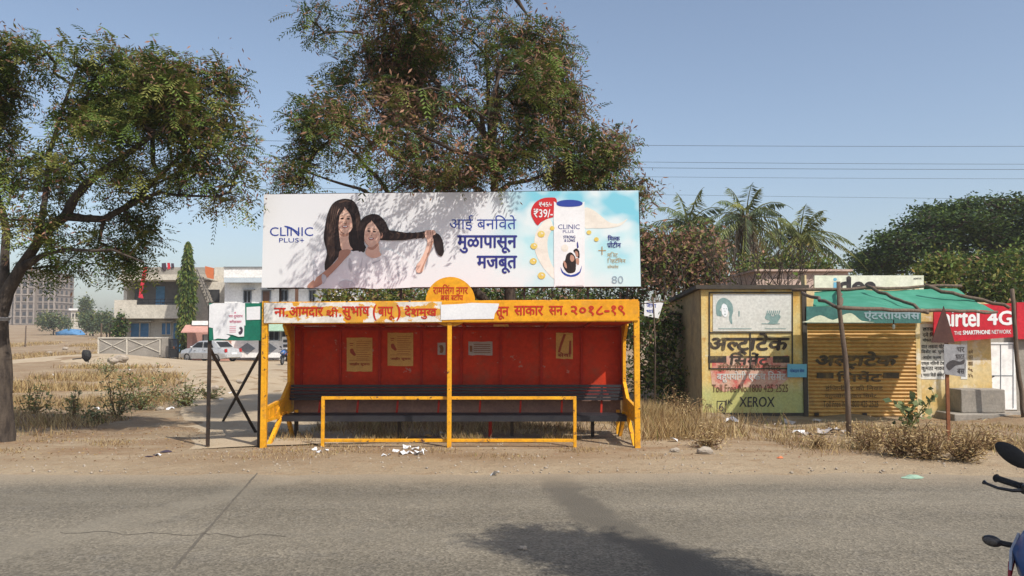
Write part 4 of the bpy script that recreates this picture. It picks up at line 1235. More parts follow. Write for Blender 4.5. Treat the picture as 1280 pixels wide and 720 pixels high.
def bus_shelter():
    t = thing('bus_shelter', 'yellow and red roadside bus shelter with lettered header and black slat bench', 'bus shelter', (SXC, YF, 0))
    hp = Plane((0, YF-.07, 0), (0,-1,0))
    # header
    def hq(x0, x1, o0, o1, mb):
        f = lambda x, top: (378.6 if top else 403.8) - 3.2*(x-330)/468
        mb.prism([hp.at(x0, f(x0,1), o0), hp.at(x1, f(x1,1), o0), hp.at(x1, f(x1,0), o0), hp.at(x0, f(x0,0), o0)], hp.n*(o1-o0))
    h = MB(); hq(330, 552, -.03, 0, h.mat(1)); hq(552.2, 798, -.03, 0, h.mat(0)); hd = h.build('header_board', [MT['orange_board'], MT['peeled']], t)
    fr = MB()
    for a, b in (((330,378.4),(798,375.2)),((330,404),(798,400.8))): fr.bar(hp.at(*a, -.035), hp.at(*b, -.035), .03, .03)
    fr.build('header_frame', MT['yellow_paint'], hd)
    l = MB()
    segs_ = [('ना', 343, 357, 385, 395.5), ('.', 358, 360, 393, 395.5), ('आमदार', 362, 404, 384, 396), ('{r:श}ी', 408, 423, 384, 396), ('.', 424.5, 426.5, 393, 395.5), ('सुभाष', 428, 462, 383, 399.5), ('(', 466.5, 470.5, 381, 400.5), ('बापू', 473, 493, 383.5, 399.5), (')', 496, 500.5, 381, 400.5), ('देशमुख', 506, 546, 382, 398.5)]
    for s, a, b, c, d in segs_: letter(l, hp, s, a, b, c, d, .004, .012 if '{' in s else .026)
    for s, a, b, c, d in (('तून', 620.5, 636, 383.5, 399), ('साकार', 643, 679, 382.5, 394), ('सन', 686.5, 703.5, 382.5, 393.5), ('.', 706, 708.5, 391, 393.5), ('२०१८', 714, 754, 382.5, 394.5), ('-', 756, 761.5, 388, 389.8), ('१९', 764.5, 781, 382, 394)): letter(l, hp, s, a, b, c, d, .004, .028)
    l.build('lettering', MT['red_ink'], hd)
    tp = MB(); pts = [(551,381),(575,380),(590,378.5),(624,379.5),(622,387),(618.5,392),(617.5,398.5),(585,399),(551,400)]
    tp.prism([hp.at(a, b, .006) for a, b in pts], hp.n*.003); tp.build('torn_paper', MT['white_paper'], hd, label='blank white paper pasted over the middle of the header')
    # name disc
    dp = Plane((0, YF+.02, 0), (0,-1,0)); d = MB(); d.prism([dp.at(a, b) for a, b in ellp(563, 377, 31, 31, 40)], Vector((0,.02,0))); do = d.build('name_disc', MT['orange_board'], t)
    l = MB(); letter(l, dp, 'रामिलंग नगर', 541.5, 585, 355.5, 367.5, .004, .015); letter(l, dp, 'बस {h:स}टॉप', 551, 579, 366.5, 375.5, .004, .015); l.build('lettering', MT['red_ink'], do)
    # posts
    for x, w, nm in ((SXL, .09, 'post'), (SXR, .09, 'post'), (SXC, .07, 'post')):
        p = MB(); p.bar((x, YF, -.15), (x, YF, 2.36 if x != SXC else 2.05), w); p.build(nm, MT['yellow_paint'], t, bevel=.006)
    # roof and back panel
    r = MB(); zr0, zr1 = 2.06, 1.965
    r.prism([(SXL-.02, YF-.03, zr0), (SXR+.02, YF-.03, zr0), (SXR+.02, YB+.08, zr1), (SXL-.02, YB+.08, zr1)], (0,0,.03))
    for k in range(8): r.bar((SXL+.2+.735*k, YF+.05, zr0-.022), (SXL+.2+.735*k, YB-.02, zr1-.022), .04, .03)
    r.build('roof', MT['red_panel'], t)
    bp = MB(); bp.box(SXL+.02, SXR-.02, YB, YB+.02, .70, 1.962); pn = bp.build('back_panel', MT['red_panel'], t)
    rb = MB()
    for px in (378, 426, 475, 527, 577, 626, 676.5, 727, 776): rb.box(X(px,YB)-.022, X(px,YB)+.022, YB-.03, YB-.002, .70, 1.94)
    rb.box(SXL+.02, SXR-.02, YB-.034, YB-.003, .70, .745); rb.box(SXL+.02, SXR-.02, YB-.036, YB-.004, 1.885, 1.925)
    rb.build('rib', MT['red_frame'], pn)
    po = Plane((0, YB-.004, 0), (0,-1,0))
    def poster(x0, y0, x1, y1, mat, lab, fn):
        m = MB(); n = 6; q = [(x0+(x1-x0)*i/n, y0+random.uniform(-.3,.3)) for i in range(n+1)] + [(x1-(x1-x0)*i/n, y1+random.uniform(-.5,.5)) for i in range(n+1)]
        m.prism([po.at(a, b) for a, b in q], Vector((0,-.004,0))); o = m.build('poster', MT[mat], pn, label=lab)
        k = MB(); fn(k, x0, y0, x1-x0, y1-y0); k.build('print', MT['brown_ink'] if mat == 'grey_paper' else MT['ink_red_soft'], o)
    def form(k, x, y, w, h):
        for i in range(9): rect(k, po, x+w*.38, y+h*(.10+.065*i), x+w*(.94-.06*(i % 3)), y+h*(.112+.065*i), .008)
        rect(k, po, x+w*.12, y+h*.16, x+w*.26, y+h*.185, .008); rect(k, po, x+w*.12, y+h*.22, x+w*.24, y+h*.24, .008)
        shape(k, po, [(x+w*a, y+h*b) for a, b in ((.14,.34),(.24,.33),(.30,.42),(.36,.5),(.30,.54),(.22,.5),(.14,.44))], .008, 3)
        letter(k, po, 'जाहीर सूचना', x+w*.12, x+w*.9, y+h*.73, y+h*.84, .008, .03)
        rect(k, po, x+w*.1, y+h*.66, x+w*.92, y+h*.672, .008)
    poster(433.5, 422, 465.5, 464.5, 'old_paper', 'yellowed handbill, lower of the two', form)
    poster(484.5, 416, 516.5, 457.5, 'old_paper', 'yellowed handbill, higher of the two', form)
    def small(k, x, y, w, h): shape(k, po, [(x+w*a, y+h*b) for a, b in ((.2,.25),(.6,.2),(.75,.5),(.6,.85),(.25,.8),(.35,.55))], .008, 3)
    poster(547, 428.5, 557, 443.5, 'grey_paper', 'small grey sticker', small)
    def lines(k, x, y, w, h):
        for i in range(5): rect(k, po, x+w*.22, y+h*(.18+.15*i), x+w*.92, y+h*(.23+.15*i), .008)
        rect(k, po, x+w*.06, y+h*.3, x+w*.16, y+h*.75, .008)
    poster(585.5, 427, 615.5, 444, 'grey_paper', 'wide grey handbill', lines)
    def red(k, x, y, w, h):
        shape(k, po, [(x+w*a, y+h*b) for a, b in ((.45,.05),(.6,.05),(.35,.5),(.25,.75),(.1,.75),(.25,.4))], .008); shape(k, po, [(x+w*a, y+h*b) for a, b in ((.8,.3),(.9,.3),(.92,.8),(.75,.8))], .008)
        letter(k, po, 'सेवा', x+w*.1, x+w*.9, y+h*.76, y+h*.92, .008, .03)
    poster(695, 416, 716, 448.5, 'old_paper', 'torn handbill with red strokes', red)
    st = MB(); st.prism([(X(618,YB-.5), YB-1.2, 2.0-.012), (X(636,YB-.5), YB-1.2, 2.0-.012), (X(636,YB-.5), YB-1.2, 1.95), (X(618,YB-.5), YB-1.2, 1.95)], (0,.004,0))
    st.build('tag', MT['old_paper'], t)
    # side frames
    for x in (SXL, SXR):
        s = MB(); sg = 1 if x == SXL else -1
        prof = [(YB+.08,1.96),(YB-.62,2.0),(YB-.29,1.72),(YB-.25,.95),(13.92,.62),(13.62,.46),(13.62,.40),(YB+.08,.40)]
        s.prism([(x-.012, a, b) for a, b in prof], (.024,0,0))
        e = [(x, YB-.62, 1.99), (x, YB-.29,1.72), (x, YB-.25,.95), (x, 13.92,.62), (x, 13.6,.45)]
        for a, b in zip(e, e[1:]): s.bar(a, b, .055, .05)
        so_ = s.build('side_frame', MT['yellow_paint'], t)
        b = MB(); b.prism([(x-.014, 13.06, .42), (x-.014, 13.06, .60), (x-.014, 13.9, .66), (x-.014, 13.9, .42)], (.028,0,0))
        b.bar((x, 13.05, .62), (x, 14.0, .68), .05); b.bar((x, 13.05, .42), (x, 14.2, .40), .05)
        for k in range(3): b.bar((x, 13.25+.22*k, .43), (x, 13.25+.22*k, .62), .045)
        b.build('arm_panel', MT['yellow_paint'], so_)
        lg = MB(); lg.bar((x, 13.12, -.1), (x+.02*sg, 14.0, .45), .06); lg.build('brace', MT['yellow_paint'], t)
        lg = MB(); lg.bar((x+.12*sg, 14.4, -.15), (x+.05*sg, 14.15, .45), .06); lg.build('brace', MT['yellow_paint'], t)
        lg = MB(); lg.bar((x+.10*sg, YB-.1, -.15), (x+.10*sg, YB-.1, .45), .06); lg.build('leg', MT['yellow_paint'], t)
    # bench
    xa, xb = SXL+.04, SXR-.04
    pl = MB(); pl.box(xa, xb, YB-.06, YB-.045, .38, .69); pl.build('kick_plate', MT['brown_plate'], t)
    be = MB()
    for k in range(5): be.bar((xa, 13.92+.09*k, .40+.002*k), (xb, 13.92+.09*k, .40+.002*k), .07, .04)
    be.bar((xa, 13.86, .365), (xb, 13.86, .365), .03, .085)
    be.build('seat', MT['black_slat'], t)
    ba = MB()
    for k in range(5): ba.bar((xa, 14.36+.02*k, .665+.056*k), (xb, 14.36+.02*k, .665+.056*k), .03, .045)
    ba.build('backrest', MT['black_slat'], t)
    for px in (404, 451, 500, 551, 602, 652, 703, 752):
        k = MB(); x = X(px, 14.5); pts = [(x, YB-.065, .72), (x+.0, 14.42, .88), (x-.02, 14.40, .66), (x-.04, 14.30, .42)]
        k.bar((x, YB-.065, .75), (x, 14.47, .80), .04); k.bar((x, 14.46, .90), (x-.03, 14.38, .42), .035, .03); k.build('bracket', MT['red_frame'], t)
    for px in (372, 500, 613, 640, 740):
        lg = MB(); x = X(px, 14.3); lg.bar((x, 14.3, -.15), (x, 14.3, .38), .06, .05); lg.build('leg', MT['red_frame'] if px == 613 else MT['dark_steel'], t)
    return t
bus_shelter()
def guard_rail():
    Y = YF + .08
    t = thing('guard_rail', 'low yellow pipe guard rail in front of the black bench', 'railing', (X(562,Y), Y, 0))
    a, b = X(405, Y), X(718, Y); zt = Z(497.5, Y); zl = Z(550.5, Y)
    for x in (a, b):
        p = MB(); p.bar((x, Y, -.12), (x, Y, zt+.026), .052); p.build('post', MT['yellow_paint'], t, bevel=.005)
    for z, nm in ((zt, 'top_rail'), (zl, 'bottom_rail')):
        p = MB(); p.bar((a+.027, Y, z), (b-.027, Y, z), .05); p.build(nm, MT['yellow_paint'], t, bevel=.005)
guard_rail()

# ------------------------------------------------------------------ billboard
BL, BR = Vector((X(329,14.15), 14.15, 0)), Vector((X(800,13.78), 13.78, 0))
BDIR = (BR - BL).normalized()
BP = Plane(BL, (BDIR.y, -BDIR.x, 0))
def billboard():
    org = BP.at(565, 358)
    t = thing('billboard', 'wide shampoo advertisement billboard mounted above the bus shelter', 'billboard', org)
    m, nt, b = nt_of('printed_vinyl'); b.inputs['Roughness'].default_value = .45
    tc = nt.nodes.new('ShaderNodeTexCoord'); sx = nt.nodes.new('ShaderNodeSeparateXYZ'); nt.links.new(tc.outputs['Object'], sx.inputs[0])
    n1 = noise(nt, 1.1, 3, .5)
    ad = nt.nodes.new('ShaderNodeMath'); ad.operation = 'MULTIPLY_ADD'; ad.inputs[1].default_value = .9; nt.links.new(n1.outputs[0], ad.inputs[0]); nt.links.new(sx.outputs[0], ad.inputs[2])
    mr = nt.nodes.new('ShaderNodeMapRange'); mr.inputs[1].default_value = 1.05; mr.inputs[2].default_value = 1.75; nt.links.new(ad.outputs[0], mr.inputs[0])
    zr = nt.nodes.new('ShaderNodeMapRange'); zr.inputs[1].default_value = .1; zr.inputs[2].default_value = 1.7; nt.links.new(sx.outputs[2], zr.inputs[0])
    ad2 = nt.nodes.new('ShaderNodeMath'); ad2.operation = 'MULTIPLY_ADD'; ad2.inputs[1].default_value = .75; nt.links.new(zr.outputs[0], ad2.inputs[0]); nt.links.new(n1.outputs[0], ad2.inputs[2])
    cy = ramp(nt, ad2.outputs[0], [(.5, (.62,.77,.78)), (.75, (.55,.76,.79)), (.95, (.30,.63,.72)), (1.15, (.20,.55,.68))]).outputs[0]
    lv = ramp(nt, zr.outputs[0], [(0, (.77,.78,.79)), (1, (.72,.73,.77))]).outputs[0]
    n5 = noise(nt, 1.5, 2, .4, stretch=(1,1,1.4))
    cy = mix(nt, ramp(nt, n5.outputs[0], [(.47, 0), (.62, .85)]).outputs[0], cy, (.74,.79,.80))
    nt.links.new(mix(nt, mr.outputs[0], lv, cy), b.inputs['Base Color'])
    q = [(330,243),(798,238),(801,358),(327,359.5)]
    p = MB(); p.prism([BP.at(a, c) for a, c in q], -BP.n*.05); pn = p.build('panel', m, t)
    f = MB(); c = [BP.at(a, d, -.08) for a, d in q]
    for i in range(4): f.bar(c[i].lerp(c[(i+1) % 4], .012), c[i].lerp(c[(i+1) % 4], .988), .04, .04)
    for k in range(1, 7): f.bar(c[3].lerp(c[2], k/7)+Vector((0,.0,.02)), c[0].lerp(c[1], k/7)-Vector((0,0,.02)), .035)
    f.build('frame', MT['dark_steel'], t)
    for px in (348, 500, 655, 690, 735, 785):
        s = MB(); top = BP.at(px, 352, -.11); s.bar((top.x, top.y, 2.0), top, .035 if px not in (690,785) else .02); s.build('leg', MT['dark_steel'], t)
    z1 = lambda L: [(320+a/4.8, 230+b/4.8) for a, b in L]
    z2 = lambda L: [(550+a/4.741, 230+b/4.741) for a, b in L]
    def flat_part(name, mat, shapes, parent, off, sm=3):
        mb = MB()
        for s_ in shapes: shape(mb, BP, s_, off, sm)
        return mb.build(name, MT[mat], parent)
    # the two printed figures
    hair1 = z1([(540,88),(590,105),(618,160),(630,220),(640,300),(655,400),(612,412),(560,396),(520,395),(500,430),(460,480),(418,520),(412,480),(422,440),(424,400),(407,330),(415,250),(430,180),(455,125),(490,98)])
    cloth1 = z1([(300,612),(330,500),(350,420),(385,395),(425,400),(420,450),(430,500),(470,460),(505,400),(560,396),(620,410),(640,470),(610,560),(600,622),(310,624)])
    g1 = flat_part('printed_blouse', 'ink_cloth', [cloth1], pn, .003); g1['label'] = 'white blouse of the printed woman'
    hr1 = flat_part('printed_hair', 'ink_hair', [hair1], pn, .005); hr1['label'] = 'long dark hair of the printed woman'
    strands = [[(455+i*12,140+i*4),(461+i*12,142+i*4),(440+i*10,300),(445+i*10,420),(438+i*9,422),(433+i*10,300)] for i in range(4)] + [[(598+i*9,190),(603+i*9,190),(614+i*9,300),(625+i*7,390),(619+i*7,392),(608+i*9,300)] for i in range(3)]
    flat_part('strand', 'ink_hair_light', [z1(s_) for s_ in strands], hr1, .0065)
    flat_part('strand', 'ink_hair_light', [z1([(432+14*i,210+8*i),(436+14*i,208+8*i),(430+13*i,330),(440+9*i,440),(436+9*i,444),(424+13*i,332)]) for i in range(4)] + [z1([(500,108),(540,98),(575,112),(540,104),(506,116)]), z1([(600,150),(612,190),(618,250),(612,200)]), z1([(636,330),(648,392),(640,398),(630,340)])], hr1, .0069, 3)
    f1 = flat_part('printed_face', 'ink_skin', [z1([(528,133),(560,142),(580,175),(587,225),(580,262),(560,290),(536,298),(508,286),(491,255),(484,215),(490,170),(505,145)]), z1([(497,270),(510,292),(536,299),(556,292),(556,330),(565,370),(580,393),(540,398),(515,394),(505,350)])], pn, .008)
    f1['label'] = 'smiling face of the printed woman'
    flat_part('shade_tone', 'ink_skin_deep', [z1([(485,200),(492,170),(498,180),(494,220),(500,262),(514,285),(530,296),(508,287),(490,255)]), z1([(506,296),(536,301),(556,294),(556,306),(536,316),(512,312)]), z1([(540,215),(546,232),(550,243),(540,246),(531,243)])], f1, .0095, 2)
    def features(cx, cy, w, tilt, parent, o=.0105):
        mb = MB(); ct, st_ = math.cos(tilt), math.sin(tilt)
        T_ = lambda L: z1([(cx+(a*ct-b*st_)*w, cy+(a*st_+b*ct)*w) for a, b in L])
        for s_ in (-1, 1):
            shape(mb, BP, T_([(s_*.18-.11,-.16),(s_*.18,-.225),(s_*.18+.11,-.165),(s_*.18,-.115)]), o, 2)
            shape(mb, BP, T_([(s_*.20-.13,-.29),(s_*.20,-.345),(s_*.20+.13,-.30),(s_*.20,-.315)]), o, 2)
        shape(mb, BP, T_([(-.05,.12),(.0,.14),(.05,.12),(.0,.105)]), o, 2)
        mb.build('features', MT['ink_eye'], parent)
        k = MB(); shape(k, BP, T_([(-.03,-.15),(.03,-.15),(.055,.06),(.03,.10),(-.03,.10),(-.02,.0)]), o-.0007, 2); shape(k, BP, T_([(-.38,.02),(-.24,.0),(-.16,.12),(-.26,.22),(-.36,.16)]), o-.0007, 2); shape(k, BP, T_([(.38,.02),(.24,.0),(.16,.12),(.26,.22),(.36,.16)]), o-.0007, 2); k.build('cheek', MT['ink_blush'], parent)
        k = MB(); shape(k, BP, T_([(-.28,-.42),(0,-.56),(.26,-.42),(.2,-.36),(0,-.40),(-.2,-.36)]), o-.0007, 2); k.build('brow_light', MT['ink_skin_light'], parent)
        k = MB(); shape(k, BP, T_([(-.20,.27),(-.08,.245),(.08,.245),(.20,.265),(.13,.37),(0,.41),(-.13,.375)]), o, 2); k.build('lips', MT['ink_lip'], parent)
        k = MB(); shape(k, BP, T_([(-.14,.285),(0,.275),(.14,.28),(.08,.335),(0,.35),(-.08,.335)]), o+.0015, 2); k.build('teeth', MT['ink_white'], parent)
    flat_part('fringe', 'ink_hair', [z1([(530,131),(505,146),(487,190),(482,250),(490,288),(497,240),(504,190),(528,152)]), z1([(530,131),(562,141),(587,182),(592,240),(582,270),(577,220),(565,180),(544,153)])], f1, .0118, 3)
    features(536, 225, 100, .04, f1)
    flat_part('printed_arm', 'ink_skin_deep', [z1([(315,602),(350,572),(430,510),(490,450),(500,410),(515,396),(560,393),(568,412),(530,455),(490,500),(430,560),(390,604),(350,622),(312,622)])], pn, .011)
    shirt = z1([(545,470),(575,410),(620,402),(660,420),(700,445),(745,430),(765,392),(810,398),(870,430),(930,480),(965,525),(930,600),(920,622),(600,622),(590,545)])
    flat_part('printed_shirt', 'ink_cloth', [shirt], pn, .0095)['label'] = 'white shirt of the printed girl'
    flat_part('fold', 'ink_cloth_grey', [z1([(660,470),(672,520),(668,600),(655,612),(658,540)]), z1([(845,470),(862,520),(858,575),(848,540)]), z1([(350,470),(372,520),(352,585),(345,540)]), z1([(400,540),(425,560),(405,600),(395,570)]), z1([(700,470),(745,455),(742,462),(702,480)]), z1([(560,440),(580,480),(572,530),(556,490)]), z1([(590,545),(620,500),(640,440),(632,520),(608,600)]), z1([(770,430),(800,470),(810,560),(796,600),(785,500)]), z1([(880,460),(905,520),(900,560),(885,520)]), z1([(500,590),(540,575),(585,590),(590,620),(510,620)])], pn, .0115, 3)
    hair2 = z1([(700,180),(742,190),(780,230),(800,275),(830,280),(900,292),(960,292),(1022,285),(1022,320),(960,326),(900,336),(840,339),(770,338),(742,332),(748,290),(730,250),(690,215),(655,235),(640,280),(640,345),(662,382),(630,405),(614,395),(616,300),(625,230),(655,195)])
    h2 = flat_part('printed_hair', 'ink_hair', [hair2, z1([(1058,300),(1095,300),(1120,340),(1128,400),(1118,432),(1095,425),(1078,395),(1065,340)])], pn, .013); h2['label'] = 'dark hair and braid of the printed girl'
    flat_part('strand', 'ink_hair_light', [z1([(800+38*i,288),(830+38*i,300),(822+38*i,322),(806+38*i,330),(818+38*i,304)]) for i in range(6)], h2, .0145, 2)
    f2 = flat_part('printed_face', 'ink_skin', [z1([(672,376),(700,380),(733,350),(742,405),(752,428),(705,445),(658,420)]), z1([(688,215),(728,245),(750,282),(749,320),(735,350),(705,376),(680,376),(655,350),(640,310),(640,270),(655,232)])], pn, .014); f2['label'] = 'smiling face of the printed girl'
    flat_part('shade_tone', 'ink_skin_deep', [z1([(672,377),(700,380),(733,352),(735,366),(705,396),(678,390)]), z1([(640,285),(648,320),(662,352),(680,375),(660,355),(641,312)]), z1([(748,290),(762,300),(757,325),(747,322)])], f2, .0155, 2)
    flat_part('fringe', 'ink_hair', [z1([(690,212),(658,226),(640,268),(637,312),(650,345),(652,292),(668,246),(690,226)]), z1([(690,212),(732,241),(755,285),(752,318),(742,286),(720,250)])], f2, .0178, 3)
    features(694, 300, 92, .1, f2, .0165)
    flat_part('printed_forearm', 'ink_skin', [z1([(1016,282),(1040,277),(1072,279),(1078,300),(1060,312),(1066,345),(1045,410),(1015,480),(1000,525),(965,530),(962,492),(985,460),(1015,400),(1030,345),(1016,318)])], pn, .0165)
    flat_part('finger', 'ink_skin_deep', [z1([(1030,282),(1034,282),(1036,305),(1031,305)]), z1([(1044,281),(1048,281),(1050,305),(1045,305)]), z1([(1058,282),(1062,282),(1063,303),(1059,303)]), z1([(1050,350),(1062,345),(1044,408),(1013,478),(998,524),(985,526),(1010,470),(1034,410)])], pn, .018, 2)
    # lettering
    l = MB(); letter(l, BP, 'CLINIC', 337.5, 391.5, 284, 295, .004, .0); letter(l, BP, 'PLUS', 349, 373.5, 297.5, 303, .004); letter(l, BP, '+', 375.5, 380, 298, 303, .004)
    shape(l, BP, [(355,282.5),(360,282.7),(368,286.5),(376,292.5),(368,288.5),(360,285)], .006, 2)
    letter(l, BP, 'आई बनिवते', 562, 645.5, 269, 288.5, .004, .0)
    l.build('lettering', MT['ink_blue'], pn)
    l = MB(); letter(l, BP, 'मुळापासून', 572, 646, 294.5, 316, .004, .03); letter(l, BP, 'मजबूत', 596.5, 646, 320, 341.5, .004, .03); l.build('lettering', MT['ink_navy'], pn)
    # product side
    cr = z2([(640,200),(600,240),(565,300),(560,380),(590,460),(640,530),(700,580),(760,600),(845,600),(845,560),(760,560),(700,530),(660,470),(640,400),(640,320),(670,250)])
    flat_part('milk_swirl', 'ink_cream', [cr, z2([(855,145),(900,150),(950,185),(1000,225),(1050,235),(1080,225),(1112,205),(1080,240),(1040,255),(980,262),(900,262),(858,255)])], pn, .003)
    bd = flat_part('price_badge', 'ink_red', [z2([(690,88),(650,80),(610,85),(570,105),(545,140),(540,175),(552,210),(578,245),(600,225),(640,205),(680,190),(690,150)])], pn, .0055)
    l = MB(); letter(l, BP, '₹45/-', *[550+v/4.741 for v in (588,662)], *[230+v/4.741 for v in (107,135)], .008, .01); letter(l, BP, '₹39/-', *[550+v/4.741 for v in (556,668)], *[230+v/4.741 for v in (148,198)], .008, .02)
    rect(l, BP, 550+585/4.741, 230+119/4.741, 550+664/4.741, 230+121.5/4.741, .0095)
    l.build('lettering', MT['ink_white'], bd)
    bo = flat_part('printed_bottle', 'ink_white', [z2([(676,118),(690,112),(840,112),(856,118),(858,300),(856,590),(845,602),(690,604),(678,590),(674,300)])], pn, .0066, 2); bo['label'] = 'printed white shampoo bottle with blue cap'
    flat_part('cap', 'ink_blue', [z2([(690,112),(720,98),(768,94),(815,98),(845,112),(830,130),(768,136),(706,131)])], bo, .009)
    l = MB(); letter(l, BP, 'CLINIC', *[550+v/4.741 for v in (700,828)], *[230+v/4.741 for v in (240,268)], .0085); letter(l, BP, 'PLUS', *[550+v/4.741 for v in (728,792)], *[230+v/4.741 for v in (274,290)], .0085)
    letter(l, BP, 'STRONG', *[550+v/4.741 for v in (732,802)], *[230+v/4.741 for v in (306,322)], .0085, .02); letter(l, BP, '& LONG', *[550+v/4.741 for v in (738,800)], *[230+v/4.741 for v in (326,342)], .0085, .02)
    shape(l, BP, z2([(810,350),(816,340),(822,375),(812,385)]), .0085)
    l.build('lettering', MT['ink_navy'], bo)
    em = MB(); shape(em, BP, ellp(550+740/4.741, 230+380/4.741, 4.4, 4.6, 18), .0085); em.build('emblem', MT['ink_cream'], bo)
    flat_part('label_arc', 'ink_blue', [z2([(715,490),(730,520),(775,540),(825,520),(840,480),(832,525),(800,548),(755,548),(722,525)])], bo, .0087, 2)
    flat_part('label_hair', 'ink_hair', [z2([(750,420),(775,405),(800,430),(806,470),(800,520),(760,528),(735,500),(728,470),(742,450)]), z2([(790,395),(808,382),(825,400),(826,440),(812,430),(800,410)])], bo, .009, 3)
    flat_part('label_face', 'ink_skin_deep', [z2([(775,420),(793,428),(796,450),(782,462),(770,445)]), z2([(800,400),(815,402),(820,425),(808,432)]), z2([(732,455),(748,470),(752,500),(738,490)]), z2([(806,440),(824,445),(822,480),(808,470)])], bo, .0105, 2)
    flat_part('oil_drop', 'ink_gold', [[(550+x/4.741+a, 230+y/4.741+b) for a, b in ellp(0, 0, 4.6*k, 4.6*k*.9, 14)] for x, y, k in ((600,297,1),(557,368,.95),(553,458,.95),(602,543,1.05),(665,262,.65),(883,287,.65),(927,328,.65))], pn, .0068, 0)
    flat_part('drop_glint', 'ink_cream', [[(550+x/4.741+a, 230+y/4.741+b) for a, b in ellp(1, -1, 1.5, .9, 10, .5)] for x, y in ((600,297),(557,368),(553,458),(602,543))], pn, .0082, 0)
    c2 = lambda x: 550+x/4.741
    r2 = lambda y: 230+y/4.741
    l = MB(); letter(l, BP, 'िम{h:ल}क', c2(994), c2(1066), r2(303), r2(336), .006, .02); letter(l, BP, '{r:प}ोटीन', c2(992), c2(1072), r2(340), r2(376), .006, .02); l.build('lettering', MT['ink_navy'], pn)
    l = MB(); letter(l, BP, 'मि{h:ल}ट'.replace('मि', 'म').replace('{h:ल}ट', 'ि{h:ल}ट'), c2(992), c2(1054), r2(402), r2(434), .006); letter(l, BP, '{h:व}िहटॅिमन'.replace('{h:व}िहट', 'ि{h:व}हट'), c2(992), c2(1100), r2(438), r2(472), .006)
    letter(l, BP, 'कॉ{h:म}{r:प}लेक्स'.replace('क्स', 'स'), c2(992), c2(1058), r2(478), r2(500), .006)
    rect(l, BP, c2(938), r2(392), c2(984), r2(396), .006); rect(l, BP, c2(958), r2(370), c2(963), r2(420), .0075); l.build('lettering', MT['ink_ochre'], pn)
    l = MB(); letter(l, BP, '80', c2(1018), c2(1086), r2(545), r2(590), .006, -.005); l.build('lettering', MT['ink_grey_blue'], pn)
billboard()

# ------------------------------------------------------------------ notice board on a steel frame
def notice_board():
    Y = 13.05; pl = Plane((0, Y-.03, 0), (0,-1,0)); xa, xb = X(262.5,Y), X(326,Y)
    t = thing('notice_board', 'green notice board on a black steel frame, half covered in white posters', 'notice board', ((xa+xb)/2, Y, 0))
    for x in (xa, xb):
        p = MB(); p.bar((x, Y, -.12), (x, Y, Z(378,Y)), .05, .045); p.build('post', MT['dark_steel'], t)
    g1, g2 = GT(322, 541), GT(277, 527)
    for a, b in ((Vector((xa, Y+.03, Z(437,Y))), g1), (Vector((xb, Y+.03, Z(439,Y))), g2)):
        p = MB(); p.bar(a, b - Vector((0,0,.05)), .045, .03); p.build('brace', MT['dark_steel'], t)
    b = MB(); slab(b, pl, 262, 379, 328.5, 425.5, 0, .025); bd = b.build('board', MT['green_board'], t)
    def paper(pts, mat, off, lab):
        m = MB(); m.prism([pl.at(a, c, off) for a, c in pts], pl.n*.003); return m.build('poster', MT[mat], bd, label=lab)
    paper([(262.5,381),(268,379),(307,379),(307.5,407),(285,406.5),(268,408),(267,410),(262,409)], 'white_paper', .028, 'blank white poster on the upper part')
    paper([(267,407),(284,405),(284,418),(289,420),(285,424),(273,423),(268,424.5)], 'white_paper', .032, 'torn strip of white poster')
    q = paper([(283.5,387),(306.5,386.5),(306,420.5),(299,421),(292,418.5),(284,417.5)], 'white_paper', .036, 'pale poster with pink lettering')
    l = MB(); letter(l, pl, 'भव्य शुभारंभ'.replace('व्य', 'य'), 287, 304.5, 393, 398, .041, .02); letter(l, pl, 'सोहळा', 288, 303, 400, 404, .041, .02)
    for i in range(4): rect(l, pl, 288, 408+i*2.2, 296, 408.8+i*2.2, .041)
    shape(l, pl, ellp(295, 391, 1.2, 1.2, 10), .041); l.build('lettering', MT['pink_ink'], q)
    l = MB(); shape(l, pl, [(300,410),(302.5,408.5),(304.5,411),(304,416),(301,418.5),(299,415.5),(302,413)], .041, 3); l.build('print', MT['cloth_dark'], q)
    paper([(309,384),(326,383),(326,399.5),(309,400)], 'white_paper', .03, 'small white notice')
notice_board()

# ------------------------------------------------------------------ trees
def style_rain(nf, L, nb, probs_f, probs_b, pairs=6, leaf=.30, width=.06, pod=.16, spread=.22, droop=.35):
    """feathery fronds (slots 0..2) plus hanging brown pods (slots 3..4)"""
    def f(b, e, sk):
        n = len(e)
        base = np.repeat(e, nf, 0) + RNG.normal(size=(n*nf, 3)) * spread * .75
        d = rdir(n*nf, .05, .6); ln = L * (.7 + .6*RNG.random(n*nf)); m = pick(n*nf, probs_f)
        fronds(b, base, d, ln, pairs, leaf, width, droop, m)
        # browning differs from bough to bough
        w = vnoise(e[:, 0]*.8+3, e[:, 2]*.8+e[:, 1]*.5, 1)
        k = np.clip((nb * (1 + 1.2*w)).astype(int), 0, nb*3)
        c = np.repeat(e, k, 0); c = c + RNG.normal(size=c.shape) * spread
        leaves(b, c, pod*(.6+.8*RNG.random(len(c))), .26, 3 + pick(len(c), probs_b), .7, .7)
    return f
RAIN_M = [MT['leaf_green'], MT['leaf_olive'], MT['leaf_dark'], MT['leaf_brown'], MT['leaf_rust'], MT['leaf_yellow']]
def PL(L, Y, dys=None):
    out = []
    for i, (x, y) in enumerate(L):
        out.append(np.array(P(x, y, Y + (dys[i] if dys else 0))))
    return out
